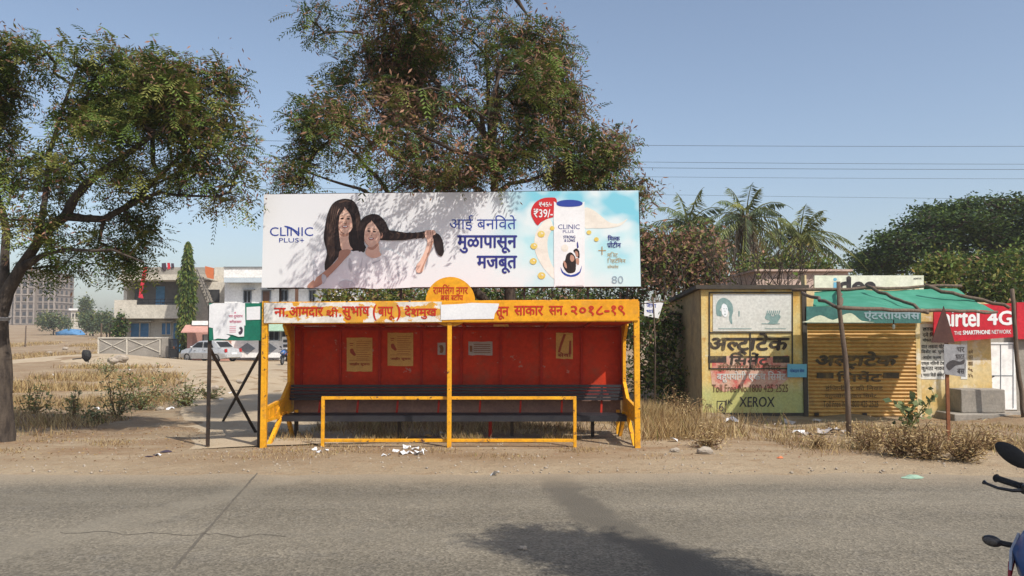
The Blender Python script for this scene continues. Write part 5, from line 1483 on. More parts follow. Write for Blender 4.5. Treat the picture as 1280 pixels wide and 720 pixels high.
def roadside_tree():
    Y = 13.8; b = G(4, 553)
    ell = px_ells([(40,110,95,62,130),(135,110,85,52,130,.6),(225,130,72,48,110,-.5),(278,190,36,55,40),(15,215,90,62,56,.8),(115,190,80,48,40,-.9),(215,225,85,32,36,.5),(100,322,75,22,40,.4),(20,300,50,38,22,-.6),(150,290,40,26,26,.8),(285,250,28,16,10),(290,100,26,18,16),(-70,160,90,110,80,.5)], Y, .75)
    ell = [(c_, r_, max(3, int(n_*.62))) for c_, r_, n_ in ell]
    limbs = [(PL([(2,568),(2,520),(3,470),(0,425),(0,395),(9,365),(26,335),(46,305)], Y), .21, .08),
             (PL([(46,305),(62,285),(82,270),(94,246),(125,215),(175,180),(215,150)], Y, [0,0,-.1,-.3,-.5,-.7,-.8]), .10, .03),
             (PL([(82,270),(105,273),(130,274),(155,260),(200,220),(232,190),(268,160)], Y, [0,.1,.2,.4,.6,.7,.8]), .07, .025),
             (PL([(28,335),(55,318),(90,312),(140,312),(180,328)], Y, [0,-.2,-.4,-.5,-.6]), .045, .015),
             (PL([(3,395),(6,350),(8,290),(-6,220),(-40,150)], Y, [0,.1,.3,.6,.8]), .09, .03),
             (PL([(50,300),(56,250),(62,190),(80,130),(98,85)], Y, [0,.3,.5,.7,.7]), .06, .02),
             (PL([(155,260),(200,240),(245,245),(292,250)], Y, [.4,.1,-.2,-.4]), .04, .015)]
    tree('tree', 'spreading roadside tree with feathery leaves and a leaning forked trunk beside the dry field', (b.x, b.y, 0), limbs, ell, MT['bark_pale'], RAIN_M,
         style_rain(13, .40, 18, (5,6,.9), (3,2.5,.8), pairs=8, leaf=.27, width=.042, pod=.105, spread=.18), twig=.009, clump=1.05)
roadside_tree()
def shelter_tree():
    Y = 16.3; b = G(645, 532)
    ell = px_ells([(555,25,135,72,230),(620,75,90,60,130,-.8),(480,105,70,55,110,.6),(420,168,60,48,96),(368,220,34,16,24,-.5),(560,150,105,52,120,.9),(672,140,66,52,100,.2),(722,196,50,36,70,-.4),(765,178,20,26,22),(500,208,70,26,44,.6),(680,210,60,22,36,.7),(800,243,24,13,16),(745,225,30,18,26),(575,215,60,22,34,-.9),(405,25,26,22,16),(560,-70,130,60,90)], Y, .75)
    ell = [(c_, r_, max(3, int(n_*.60))) for c_, r_, n_ in ell]
    # boughs reaching forward over the billboard: their leaves dapple it
    S = np.array(S_DIR); ee = np.array((.743,.669,0.))
    for k, t_, r, n in ((-2.05,1.7,.32,5),(-1.55,1.6,.45,7),(-1.0,2.0,.52,6),(-.45,1.6,.56,4),(.1,2.0,.60,3),(.65,1.7,.56,8),(1.1,2.0,.50,12),(1.5,1.6,.48,15),(1.85,1.9,.42,12),(1.3,3.0,.5,10)):
        ell.append((np.array(BP.at(505, 278)) + S*t_ + ee*k, np.array((r,r,r*.9)), n))
    limbs = [(PL([(648,545),(646,490),(641,420),(632,340),(618,245),(614,200),(612,150),(610,100),(607,50)], Y), .17, .03),
             (PL([(641,420),(590,360),(540,310),(500,262),(472,222),(432,180)], Y, [0,.3,.5,.6,.4,.2]), .11, .03),
             (PL([(616,235),(660,226),(700,214),(748,205)], Y, [0,-.2,-.3,-.4]), .05, .02),
             (PL([(614,205),(650,188),(690,160),(722,128)], Y, [0,.3,.4,.3]), .055, .02),
             (PL([(612,165),(572,130),(532,92),(500,55)], Y, [0,-.3,-.5,-.6]), .06, .02),
             (PL([(500,262),(450,236),(392,218)], Y, [.6,.2,-.2]), .05, .018),
             (PL([(620,255),(580,222),(545,200),(482,150),(452,110)], Y, [0,.4,.6,.7,.6]), .055, .02),
             (PL([(632,340),(700,280),(760,245),(800,242)], Y, [0,.3,.2,0]), .05, .015),
             (PL([(610,100),(640,60),(660,20)], Y, [0,.3,.4]), .04, .015),
             (PL([(614,200),(618,150),(622,90),(626,90),(610,150)], Y, [0,-.9,-1.7,-2.3,-2.8]), .055, .02)]
    tree('tree', 'tall dark tree with browning pods rising behind the bus shelter', (b.x, b.y, 0), limbs, ell, MT['bark'], RAIN_M,
         style_rain(10, .38, 44, (4,3.6,2.6), (4,3.6,.3), pairs=8, leaf=.27, width=.042, pod=.11, spread=.19), twig=.009, clump=.95)
shelter_tree()
def road_tree():
    """a tree on the camera's side of the road that shades the near carriageway"""
    S = np.array(S_DIR); ell = []
    g = np.array((1.3,6.3,0.)) + S*6.4
    for x_, y_, r, n in ((.16,7.30,.13,16),(.48,7.06,.20,30),(.86,6.74,.30,54),(1.15,6.34,.36,80),(1.45,5.75,.40,70),(1.9,5.1,.5,60)):
        ell.append((np.array((x_,y_,0.)) + S*6.4, np.array((r,r*.8,r*.6)), n))
    ell.append((np.array((9.6,-2.6,9.0)), np.array((1.8,1.5,1.0)), 70))
    B = np.array((7.4, .2, 0))
    limbs = [([B+np.array((0,0,-.2)), B+np.array((.1,.0,2.5)), B+np.array((-.1,.3,5.0)), B+np.array((1.0,-1.2,7.0)), np.array((9.4,-2.4,9.0))], .22, .08), ([B+np.array((-.1,.3,5.0)), g+np.array((.9,-1.1,.1)), g, g-np.array((.8,-.75,0))], .06, .012)]
    tree('tree', 'tree on the near side of the road whose shade falls across the asphalt', tuple(B), limbs, ell, MT['bark'], RAIN_M,
         style_rain(9, .34, 4, (4,4,3), (3,2,.3)), twig=.007)
road_tree()

def style_clump(n, size, asp, probs, spread, zs=.8, hang=0.0, flat=1.0):
    def f(b, e, sk):
        c = np.repeat(e, n, 0); c = c + RNG.normal(size=c.shape) * np.array([spread, spread, spread*flat])
        # boughs differ in tone
        m = pick(len(c), probs)
        leaves(b, c, size*(.6+.8*RNG.random(len(c))), asp, m, zs, hang)
    return f
def big_tree():
    Y = 46.0
    ell = px_ells([(1235,260,70,10,110),(1190,279,62,12,110,-1),(1275,277,75,13,120,1),(1140,300,48,12,90,-1),(1205,303,66,10,90,1),(1097,323,32,12,60),(1290,298,66,12,100),(1340,285,60,20,90),(1150,322,52,10,60,-1),(1225,325,50,7,40,1),(1080,337,18,10,26),(1175,265,30,6,30),(1120,334,40,9,40,1.5),(1300,318,60,9,60),(1230,290,60,14,70,2)], Y, .9)
    b = (X(1232,Y), Y, gz(X(1232,Y),Y))
    limbs = [([np.array(b)-np.array((0,0,.3))]+PL([(1232,400),(1228,360),(1215,335)], Y), .6, .4), (PL([(1215,335),(1180,318),(1140,315),(1105,325)], Y, [0,-.8,-1,-1]), .28, .08),
             (PL([(1215,335),(1240,312),(1290,296),(1340,290)], Y), .3, .1), (PL([(1222,345),(1200,310),(1190,285)], Y, [0,1,1.5]), .25, .08), (PL([(1240,312),(1235,285),(1225,268)], Y), .16, .06), (PL([(1228,360),(1290,330),(1350,320)], Y), .2, .08)]
    tree('tree', 'huge broad dark green tree with a dome crown rising behind the red signboard shop', b, limbs, ell, MT['bark'], [MT['leaf_dark'], MT['leaf_green']],
         style_clump(38, .20, .5, (6,2), .44, .45, 0, .42), twig=.03, step=.8, maxr=.16)
big_tree()
def leafy(name, label, cat, px, Y, ell, mats, style, bark='bark', trunk_r=.08, group=None, twig=.010, step=.4):
    bx = X(px, Y); b = (bx, Y, gz(bx, Y)); c = np.array(ell[0][0])
    limbs = [([np.array(b)-np.array((0,0,.2)), np.array(b)*.6+c*.4+np.array((.05,0,0)), c], trunk_r, trunk_r*.4)]
    for e in ell[1:5]: limbs.append(([np.array(b)*.5+c*.5, np.array(e[0])], trunk_r*.6, trunk_r*.25))
    t = tree(name, label, b, limbs, ell, MT[bark], mats, style, group, twig, step)
    t['category'] = cat
    return t
GM = [MT['leaf_dark'], MT['leaf_green'], MT['leaf_olive'], MT['leaf_rust'], MT['leaf_brown'], MT['leaf_yellow']]
leafy('bush', 'tall green bush behind the red signboard shop, under the broad dome-crowned tree', 'bush', 1215, 31, px_ells([(1215,350,38,28,60),(1180,362,30,22,40),(1250,352,36,34,60),(1232,378,40,26,40)], 31), GM, style_clump(40, .17, .5, (2.5,5,3,.1,.3,.25), .26), trunk_r=.07)
leafy('bush', 'yellow-green bush behind the net shade, next to the cream signboard', 'bush', 1160, 29, px_ells([(1160,352,20,20,34),(1178,340,20,17,30),(1150,372,24,22,30)], 29), GM, style_clump(38, .16, .5, (1,4,5,.1,.2,.7), .24), trunk_r=.06)
leafy('tree', 'dense green tree behind the right end of the red signboard', 'tree', 1290, 33, px_ells([(1290,345,40,38,90),(1330,340,40,40,80),(1300,385,50,34,50)], 33), GM, style_clump(40, .18, .5, (4,5,2,.1,.2,.2), .28), trunk_r=.1)
leafy('tree', 'reddish brown drying tree behind the kiosk, left of the coconut palms', 'tree', 842, 27, px_ells([(842,318,36,28,80),(872,322,32,28,66),(808,320,24,28,44),(858,345,50,26,60),(800,300,15,20,20),(812,350,26,24,30)], 27), GM, style_clump(34, .17, .42, (1.6,2.5,2.2,4.2,3.0,.3), .26, .8, .4), trunk_r=.09)
leafy('bush', 'low olive bush between the pale pink building and the coconut palms', 'bush', 985, 35.5, px_ells([(985,335,30,16,44),(945,338,26,16,36),(1020,338,18,10,22)], 35.5), GM, style_clump(34, .2, .45, (3,4,3,.2,.4,.6), .28), trunk_r=.06)
leafy('bush', 'dark shady bush against the side wall of the kiosk', 'bush', 838, 20.3, px_ells([(838,462,22,44,44),(812,436,15,46,34),(856,484,16,26,24),(804,478,12,22,16),(846,404,16,18,16),(826,398,12,20,12)], 20.3), GM, style_clump(30, .12, .42, (4,3.6,1.8,.3,.7,.2), .20), trunk_r=.04)
bushes = [(450,374,40,28,27,'pale yellow-green thicket seen through the gap under the billboard, next to the white house',(1,2.5,4,.8,1,3)),(515,372,36,26,29,'olive bush seen under the billboard, left of the yellow name disc',(2,3,4,.8,1.5,1)),(625,372,40,26,28,'dark bush seen under the billboard, right of the yellow name disc',(5,3,1.5,.8,1.4,.3)),(700,372,42,28,30,'brownish green bush under the billboard, near its price badge side',(4,3,1.8,1.4,2,.3)),(768,376,40,30,28,'dark olive bush behind the right end of the shelter header',(4,3.5,2.5,1,1.5,.4))]
for px, py, rx, ry, Y, lab, pr in bushes:
    leafy('bush', lab, 'bush', px, Y, px_ells([(px,py,rx,ry,60),(px-rx*.5,py+20,rx*.7,ry,36),(px+rx*.5,py+24,rx*.7,ry,36)], Y), GM, style_clump(32, .16, .42, pr, .24), trunk_r=.06)
# far trees at the field's edge
for px, py, rx, ry, Y, lab in ((67,400,17,8,150,'round grey-green tree in front of the unfinished apartment block'),(107,388,4.5,17,170,'narrow dark column-shaped tree on the far side of the field'),(116,401,9,8,140,'low bushy tree right of the narrow dark column-shaped tree'),(133,402,8,7,130,'low bushy tree at the far end of the field by the grey wall')):
    leafy('tree', lab, 'tree', px, Y, px_ells([(px,py,rx,ry,60),(px+rx*.4,py+ry*.7,rx*.8,ry*.5,24),(px-rx*.45,py+ry*.5,rx*.6,ry*.5,20)], Y, .8), [MT['leaf_blue'], MT['leaf_olive'], MT['leaf_dark']], style_clump(24, .45, .45, (4,1.5,1.5), .55), trunk_r=.15, twig=.04, step=1)
leafy('bush', 'dark bush beside the corner of the grey house', 'bush', 149, 64.5, px_ells([(149,412,6,9,30),(151,402,4,6,12)], 64.5), GM, style_clump(30, .22, .5, (5,2,.5,.1,.2,.1), .22), trunk_r=.06)

def ashoka():
    Y = 62.3; b = (X(233,Y), Y, gz(X(233,Y),Y))
    t = thing('columnar_tree', 'tall narrow drooping evergreen tree in front of the grey house', 'tree', b)
    m = MB(); top = P(234,306,Y); m.tube([Vector(b)-Vector((0,0,.2)), Vector(b).lerp(top,.5), top], [.14,.09,.02], 8); m.build('trunk', MT['bark'], t)
    n = 5200; u = RNG.random(n)**.85; z = b[2]+.6 + (top.z-b[2]-.3)*u
    rad = .66*np.clip((1-u)*3.2, .06, 1)*np.clip(.30+u*4.5,0,1)*(.80+.45*vnoise(z*1.9, RNG.integers(0,6,n)*3.1, 0)); a = RNG.random(n)*2*math.pi
    r = rad*(.45+.6*RNG.random(n)); c = np.stack([b[0]+r*np.cos(a), b[1]+r*np.sin(a), z], -1)
    d = unit(np.stack([np.cos(a)*.55, np.sin(a)*.55, np.full(n,-1.)], -1) + RNG.normal(size=(n,3))*.25); L = .22+.22*RNG.random((n,1))
    s = unit(np.cross(d, RNG.normal(size=(n,3))))*L*.17
    bg_ = Bag(); co, q = diamonds(c, c+d*L, s); bg_.add(co, q, pick(n, (3,4,2.4)))
    link_mesh('crown', bg_.mesh('crown', [MT['leaf_dark'], MT['leaf_green'], MT['leaf_olive']], b), t)
ashoka()

def palm(px, py, Y, L, nfr, label, dead=0, lean=0, seed=0):
    b = (X(px+lean,Y), Y, gz(X(px+lean,Y),Y)); c = np.array(P(px,py,Y)); t = thing('palm_tree', label, 'palm tree', b, 'coconut palms')
    m = MB(); pts = [Vector(b)-Vector((0,0,.2)), Vector(b).lerp(Vector(c),.35)+Vector((.12,0,0)), Vector(b).lerp(Vector(c),.7)+Vector((.08,0,0)), Vector(c)]; m.tube(pts, [.22,.17,.15,.17], 10); m.build('trunk', MT['bark_pale'], t, smooth=True)
    bg_ = Bag(); K = 34
    st = MB()
    for i in range(nfr):
        a = 2*math.pi*(i*.381966) + RNG.normal()*.15; el = R(74 - 112*(i/nfr)**.9) + RNG.normal()*.08
        d = np.array([math.cos(a)*math.cos(el), math.sin(a)*math.cos(el), math.sin(el)]); l = L*(.85+.3*RNG.random()); dr = .30 + .55*math.cos(el)
        ts = np.linspace(0, 1, K); p = c[None] + d[None]*(l*ts[:, None]) + np.array([0,0,-1.])*(dr*l*ts**2)[:, None]
        st.tube([Vector(q) for q in p[::6]]+[Vector(p[-1])], [.035,.03,.026,.02,.015,.01,.006][:len(p[::6])+1], 4)
        tan = unit(np.gradient(p, axis=0)); side = unit(np.cross(tan, np.array([0,0,1.])+RNG.normal(size=3)*.1))
        mi = 3 if i > nfr*.9 else (2 if RNG.random() < .25 else int(RNG.random() < .55))
        for sg in (-1, 1):
            lf = l*.21*np.sin(np.clip(ts*1.05+.12,0,1)*math.pi)**.6 + .02
            dd = unit(side*sg*.8 + tan*.55 + np.array([0,0,-.75]) + RNG.normal(size=(K,3))*.1)
            sd_ = unit(np.cross(dd, np.array([0,0,1.])))*.028 + tan*.02
            co, q = diamonds(p[3:], p[3:]+dd[3:]*lf[3:,None], sd_[3:]); bg_.add(co, q, mi)
    st.build('stalk', MT['leaf_olive'], t)
    link_mesh('crown', bg_.mesh('crown', [MT['palm_green'], MT['leaf_blue'], MT['leaf_olive'], MT['straw']], b), t)
    if dead:
        bd = Bag()
        for i in range(dead):
            a = RNG.random()*6.28; r = .18+.40*RNG.random(); top = c + np.array([math.cos(a)*r*.6, math.sin(a)*r*.6, -.2+.5*RNG.random()]); l = 2.6+1.2*RNG.random()
            bot = top + np.array([math.cos(a)*r*.8, math.sin(a)*r*.5, -l]); n = 12; ts = np.linspace(0,1,n); p = top[None]*(1-ts[:,None]) + bot[None]*ts[:,None]; p[:,0] += .08*np.sin(ts*3+a)
            co, q = segs(p[:-1], p[1:], np.linspace(.045,.03,n-1), np.linspace(.045,.025,n-1), 4); bd.add(co, q, int(RNG.random()<.4))
            k = 26; u = RNG.random(k); base = top[None]*(1-u[:,None])+bot[None]*u[:,None]; dd = unit(np.stack([RNG.normal(size=k)*.35, RNG.normal(size=k)*.35, -np.ones(k)],-1))
            co, q = diamonds(base, base+dd*(.25+.25*RNG.random((k,1))), unit(np.cross(dd, rdir(k)))*.03); bd.add(co, q, int(RNG.random()<.5))
        link_mesh('dead_frond', bd.mesh('dead_frond', [MT['straw_brown'], MT['stone']], b), t)
palm(860, 281, 40, 3.3, 32, 'coconut palm rising behind the reddish brown drying tree')
palm(932, 274, 38, 3.2, 32, 'coconut palm with a skirt of dry hanging fronds', 34)
palm(1000, 297, 39, 3.1, 36, 'coconut palm above the pale pink building', 0)
palm(897, 306, 44, 2.8, 20, 'low coconut palm half hidden between two taller palms', 6)
def stick_stack():
    Y = 25.2; b = (X(838,Y), Y, gz(X(838,Y),Y)); m = MB()
    for i in range(42):
        x = X(random.uniform(806,866),Y); h = random.uniform(1.7,3.2)+.5*(x-X(806,Y))/1.5*0; tx = x + random.uniform(-.05,.45)
        y0 = Y+random.uniform(-.3,.3); pts, rr = crooked((x,y0,gz(x,Y)-.1), (tx,Y+.5,h), random.uniform(.03,.05), .016, 4, .04); m.tube(pts, rr, 5)
    meta(m.build('stick_pile', MT['wood_pole'], loc=b, smooth=True), 'pile of dry sticks standing upright beside the kiosk roof', 'stick pile')
stick_stack()
def bare_shrub(px, py0, py1, Y, label, leafy_tips=0):
    b = (X(px,Y), Y, gz(X(px,Y),Y)); bg_ = Bag(); A, Bb, ra, rb = [], [], [], []; tips = []
    def br(p, d, l, r, k):
        q = p + d*l; A.append(p); Bb.append(q); ra.append(r); rb.append(r*.7)
        if k == 0: tips.append(q); return
        for _ in range(random.choice((2,2,3))):
            nd = unit(d + RNG.normal(size=3)*.38 + np.array([0,0,.12])); br(q, nd, l*random.uniform(.6,.85), r*.66, k-1)
    h = Z(py1,Y) - b[2]
    for _ in range(3): br(np.array(b), unit(np.array([RNG.normal()*.18, RNG.normal()*.18, 1.])), h*.36, .035, 4)
    co, q = segs(np.array(A), np.array(Bb), ra, rb, 5); bg_.add(co, q, 0)
    t = thing('bare_tree', label, 'tree', b); link_mesh('trunk', bg_.mesh('trunk', [MT['bark_pale']], b), t)
    if leafy_tips:
        lb = Bag(); tp = np.array(tips); c = np.repeat(tp[RNG.choice(len(tp), min(len(tp), leafy_tips))], 7, 0); leaves(lb, c+RNG.normal(size=c.shape)*.08, .2, .3, pick(len(c),(1,1)), .6, .5)
        link_mesh('crown', lb.mesh('crown', [MT['leaf_green'], MT['leaf_olive']], b), t)
bare_shrub(888, 0, 300, 24.5, 'bare dry shrub with thin branches behind the kiosk roof, below the palms')
bare_shrub(955, 0, 285, 24.0, 'bare pale sapling with thin slanting branches in front of the pink building')
bare_shrub(966, 0, 340, 23.6, 'sapling with a few drooping leaves above the kiosk roof corner', 14)

# ------------------------------------------------------------------ dry grass and weeds
def blades(px_region, n, h0, h1, w, mats, probs, name, label, mask=None, clump=.5, zs=1.0):
    x0, x1, y0, y1 = px_region
    c = []
    while sum(len(a) for a in c) < n:
        x = x0 + (x1-x0)*RNG.random(n); y = y0 + (y1-y0)*RNG.random(n)
        vis = np.abs(x/np.maximum(y,1)) < .72
        d = .5 + .5*vnoise(x*1.1+7, y*1.1, 0) + .35*vnoise(x*.35, y*.35, 2)
        k = (RNG.random(n) < np.clip(d*clump*1.3, .03, 1)) & vis
        if mask is not None: k &= RNG.random(n) < mask(x, y)
        c.append(np.stack([x[k], y[k]], -1))
    xy = np.concatenate(c)[:n]; x, y = xy[:, 0], xy[:, 1]
    base = np.stack([x, y, H(x, y) - .01], -1)
    hh = (h0 + (h1-h0)*RNG.random(n)**1.5)*(.65+.6*(.5+.5*vnoise(x*.8, y*.8, 1)))*zs
    d = unit(np.stack([RNG.normal(size=n)*.42, RNG.normal(size=n)*.42, np.ones(n)], -1)); tip = base + d*hh[:, None] + np.stack([RNG.normal(size=n), RNG.normal(size=n), np.zeros(n)], -1)*.12*hh[:, None]
    s = unit(np.cross(d, rdir(n)))*(w*(.6+.8*RNG.random((n,1)))); mid = base*.45+tip*.55+np.array([0,0,.04])*hh[:,None]
    co = np.stack([base-s, base+s, mid+s*.7, tip, mid-s*.7], 1).reshape(-1, 3); i = np.arange(n)[:, None]*5
    q = np.concatenate([i, i+1, i+2, i+4], 1); t = np.concatenate([i+4, i+2, i+3], 1)
    mi = pick(n, probs); org = (xy[:, 0].mean(), xy[:, 1].mean(), 0)
    me = np_mesh(name, co-np.array(org)[None], q, t, mats, np.concatenate([mi, mi])); o = link_mesh(name, me, loc=org); meta(o, label, 'grass', kind='stuff'); return o
ST = [MT['straw'], MT['straw_pale'], MT['straw_brown'], MT['leaf_olive']]
LANE = np.array([(-3.6,13.2,2.0),(-4.8,16,1.8),(-6.5,20,1.9),(-8.6,26,2.1),(-11.2,33,2.6),(-14.5,40,4.0),(-19,46,7.5),(-22,49,9)])
def off_lane(x, y):
    cx = np.interp(y, LANE[:,1], LANE[:,0]); w = np.interp(y, LANE[:,1], LANE[:,2])
    return sstep(.85, 1.3, np.abs(x-cx)/w)
blades((-14,-2.5,14.2,22), 9000, .05, .32, .006, ST, (5,4,3,.25), 'dry_grass', 'short dry straw grass over the field beside the leaning trunk', lambda x,y: off_lane(x,y)*sstep(14.2,15.5,y)*sstep(-.25,.35,vnoise(x*.55+4,y*.7,1)), .4)
blades((-24,-4,21,44), 14000, .08, .36, .013, ST, (5,4,2.5,.15), 'dry_grass', 'golden dry grass across the middle of the field', lambda x,y: off_lane(x,y)*sstep(-.1,.35,vnoise(x*.3+9,y*.42,1)), .5)
blades((-64,-18,40,125), 30000, .12, .45, .03, ST, (6,3,2.5,.1), 'dry_grass', 'far golden grass of the field below the apartment block', lambda x,y: np.where((y>44)&(y<64)&(x>-34),.0,1.)*sstep(-.45,.1,vnoise(x*.16,y*.12,1)), 1.0)
blades((2.1,5.6,13.7,18.2), 11000, .10, .52, .005, ST, (5,4,3.5,.2), 'dry_grass', 'tall dry grass between the bus shelter and the kiosk', lambda x,y: sstep(13.5,14.6,y+.35*x*0)*np.clip(1.0-.8*(x-3.1),.02,1), .75)
blades((4.4,11.5,12.0,16.2), 7000, .04, .2, .005, ST, (4,3,4,.3), 'dry_grass', 'thin trampled dry grass in front of the shutter shop', lambda x,y: sstep(11.8,13.2,y), .4)
blades((-3.8,2.0,14.2,18.5), 12000, .05, .34, .005, ST, (4,3,4,.5), 'dry_grass', 'dry grass under and behind the bus shelter', lambda x,y: sstep(14.3,15.2,y), .6)

blades((-10,9,11.5,13.9), 5200, .015, .10, .004, ST, (3,3,4,.2), 'dry_grass', 'sparse dry grass wisps on the trampled dirt verge', lambda x,y: sstep(.12,.5,vnoise(x*.9+2,y*1.5+5,0))*sstep(11.4,12.6,y), .9)
blades((-4.4,2.5,13.6,14.9), 3000, .03, .2, .004, ST, (4,3,3,.6), 'dry_grass', 'dry grass tufts around the feet of the bus shelter', lambda x,y: sstep(.05,.4,vnoise(x*1.3+8,y*1.5,1)), .9)

def weed(px, py, h, spread, name, label, cat, n_st, leaf, lw, nleaf, mats, probs, stem='straw_brown', group=None, tilt=.5, lz=.5):
    g = GT(px, py); b = np.array(g); t = thing(name, label, cat, tuple(b), group); A, Bb, ra, rb, pos = [], [], [], [], []
    for _ in range(n_st):
        d = unit(np.array([RNG.normal()*tilt, RNG.normal()*tilt, 1.])); l = h*(.6+.5*RNG.random()); p = b - d*.03; m = 5
        for k in range(m):
            q = p + d*l/m; A.append(p); Bb.append(q); ra.append(.011*(1-k/m)+.004); rb.append(.011*(1-(k+1)/m)+.004)
            for j in range(nleaf): 
                if k > 0 or j % 2: pos.append(p + (q-p)*RNG.random() + RNG.normal(size=3)*spread*.16)
            d = unit(d + RNG.normal(size=3)*.22 + np.array([0,0,.05])); p = q
            if RNG.random() < .6:
                d2 = unit(d + RNG.normal(size=3)*.6); A.append(q); Bb.append(q+d2*l*.25); ra.append(.006); rb.append(.003)
                for j in range(max(1,nleaf//2)): pos.append(q + d2*l*.25*RNG.random() + RNG.normal(size=3)*spread*.1)
    sb = Bag(); co, q = segs(np.array(A), np.array(Bb), ra, rb, 5); sb.add(co, q, 0); link_mesh('stem', sb.mesh('stem', [MT[stem]], b), t)
    pos = np.array(pos); lb = Bag(); leaves(lb, pos, leaf*(.6+.7*RNG.random(len(pos))), lw, pick(len(pos), probs), lz, 0); link_mesh('foliage', lb.mesh('foliage', mats, b), t)
WM = [MT['weed_green'], MT['leaf_blue'], MT['leaf_olive'], MT['straw']]
for px, py, h, lab, ns, sp in ((132,470,.62,'flat spreading green shrub beside the dirt lane, near the black bundle',16,1.4),(42,522,.85,'pale green leafy weed next to the leaning tree trunk',9,.5),(92,522,.75,'thin dry-leaved weed between the leaning trunk and the twin green shrubs',8,.5),(146,522,.95,'upright green shrub, left one of the twin shrubs in the field',12,.6),(176,512,1.0,'slanting green shrub, right one of the twin shrubs in the field',13,.8),(232,508,.72,'rounded green shrub near the notice board frame',14,.8),(120,530,.4,'small greyish weed at the edge of the tree shade',8,.5),(262,500,.45,'small dry weed seen behind the notice board post',8,.4)):
    weed(px, py, h, sp, 'shrub', lab, 'shrub', ns, .09, .38, 7, WM, (5,2,2,.8), tilt=.6)
weed(1136, 541, .95, .45, 'broadleaf_plant', 'green plant with broad round leaves growing before the shutter shop', 'plant', 6, .15, .72, 3, [MT['weed_green'], MT['leaf_blue']], (3,1.5), tilt=.32, stem='leaf_olive', lz=.7)
DM = [MT['straw_brown'], MT['straw'], MT['straw_pale'], MT['leaf_brown']]
for px, py, h, lab, ns in ((1082,562,.42,'brown dried tumbleweed bush at the foot of the crooked pole',26),(1125,570,.52,'wide straw coloured dried bush under the broadleaf plant',34),(1160,574,.50,'dried bush left of the rusty sign post foot',32),(1205,576,.52,'dried bush right of the rusty sign post foot',34),(1240,562,.36,'low dried bush beside the concrete step',20),(1022,560,.22,'small flattened dried bush on the bare verge',16),(852,522,.75,'grey dried bramble at the kiosk corner in the shade',16),(885,560,.32,'dried grassy bush at the edge of the tall grass',22)):
    weed(px, py, h, .7, 'dry_bush', lab, 'bush', ns, .07, .22, 7, DM, (2.5,4,3.4,.8), tilt=.75, stem='straw_brown')

# ------------------------------------------------------------------ vehicles
def wheel(mbname, c, ax, r, w, parent, rim_mat, spokes=5, hub=.22):
    """tyre with a rim sub-part; ax = axle direction"""
    c, ax = Vector(c), Vector(ax).normalized(); u = ax.orthogonal().normalized(); v = ax.cross(u); n = 28
    prof = [(r*.66,-w*.42),(r*.86,-w*.5),(r*.97,-w*.38),(r,0),(r*.97,w*.38),(r*.86,w*.5),(r*.66,w*.42),(r*.64,0)]
    m = MB(); vs_, fs = [], []; k = len(prof)
    for i in range(n):
        a = 2*math.pi*i/n; d = u*math.cos(a)+v*math.sin(a)
        for rr, o in prof: vs_.append(c + d*rr + ax*o)
    for i in range(n):
        for j in range(k): fs.append((i*k+j, i*k+(j+1) % k, ((i+1) % n)*k+(j+1) % k, ((i+1) % n)*k+j))
    m.add(vs_, fs); t = m.build(mbname, MT['tyre'], parent, smooth=True)
    q = MB()
    for i in range(spokes):
        a = 2*math.pi*i/spokes; d = u*math.cos(a)+v*math.sin(a); q.bar(c + d*r*.1, c + d*r*.66, r*.16, w*.5, up=ax)
    q.tube([c-ax*w*.36, c+ax*w*.36], r*hub, 14)
    ring = []; 
    for i in range(25):
        a = 2*math.pi*i/24; ring.append(c + (u*math.cos(a)+v*math.sin(a))*r*.63)
    q.tube(ring, r*.05, 6, cap=False); q.build('rim', MT[rim_mat], t)
    return t
MT['tyre'] = M('tyre', (.02,.02,.02), (.035,.033,.03), 8, .85, .1)
MT['silver_paint'] = M('silver_paint', (.52,.53,.54), (.48,.49,.50), 1, .3, 0, metal=.2, spec=.5, dirt=(.35,.30,.24), dirt_scale=2, dirt_amt=(.55,.95))
MT['alloy'] = M('alloy', (.45,.45,.46), (.35,.35,.36), 4, .35, 0, metal=.7)
MT['lamp_red'] = M('lamp_red', (.45,.02,.02), (.35,.015,.015), 3, .25)
MT['bike_black'] = M('bike_black', (.018,.018,.02), (.025,.025,.028), 5, .3, 0, spec=.5)
MT['bike_rubber'] = M('bike_rubber', (.02,.02,.022), (.03,.03,.03), 9, .75, .1)
MT['bike_blue'] = M('bike_blue', (.03,.09,.26), (.04,.11,.30), 5, .3, 0, spec=.5)
MT['bike_red'] = M('bike_red', (.33,.02,.025), (.28,.02,.02), 5, .3, 0, spec=.5)
MT['bike_silver'] = M('bike_silver', (.42,.43,.46), (.36,.37,.40), 5, .35, 0, metal=.4)
MT['mirror_glass'] = M('mirror_glass', (.6,.62,.65), None, 3, .05, 0, metal=1)
MT['smoked'] = M('smoked', (.10,.09,.085), (.07,.065,.06), 5, .25)
MT['amber'] = M('amber', (.5,.20,.03), (.42,.16,.02), 5, .25)
def sub(m, f):
    """run f on builder m and transform what it added"""
    return m
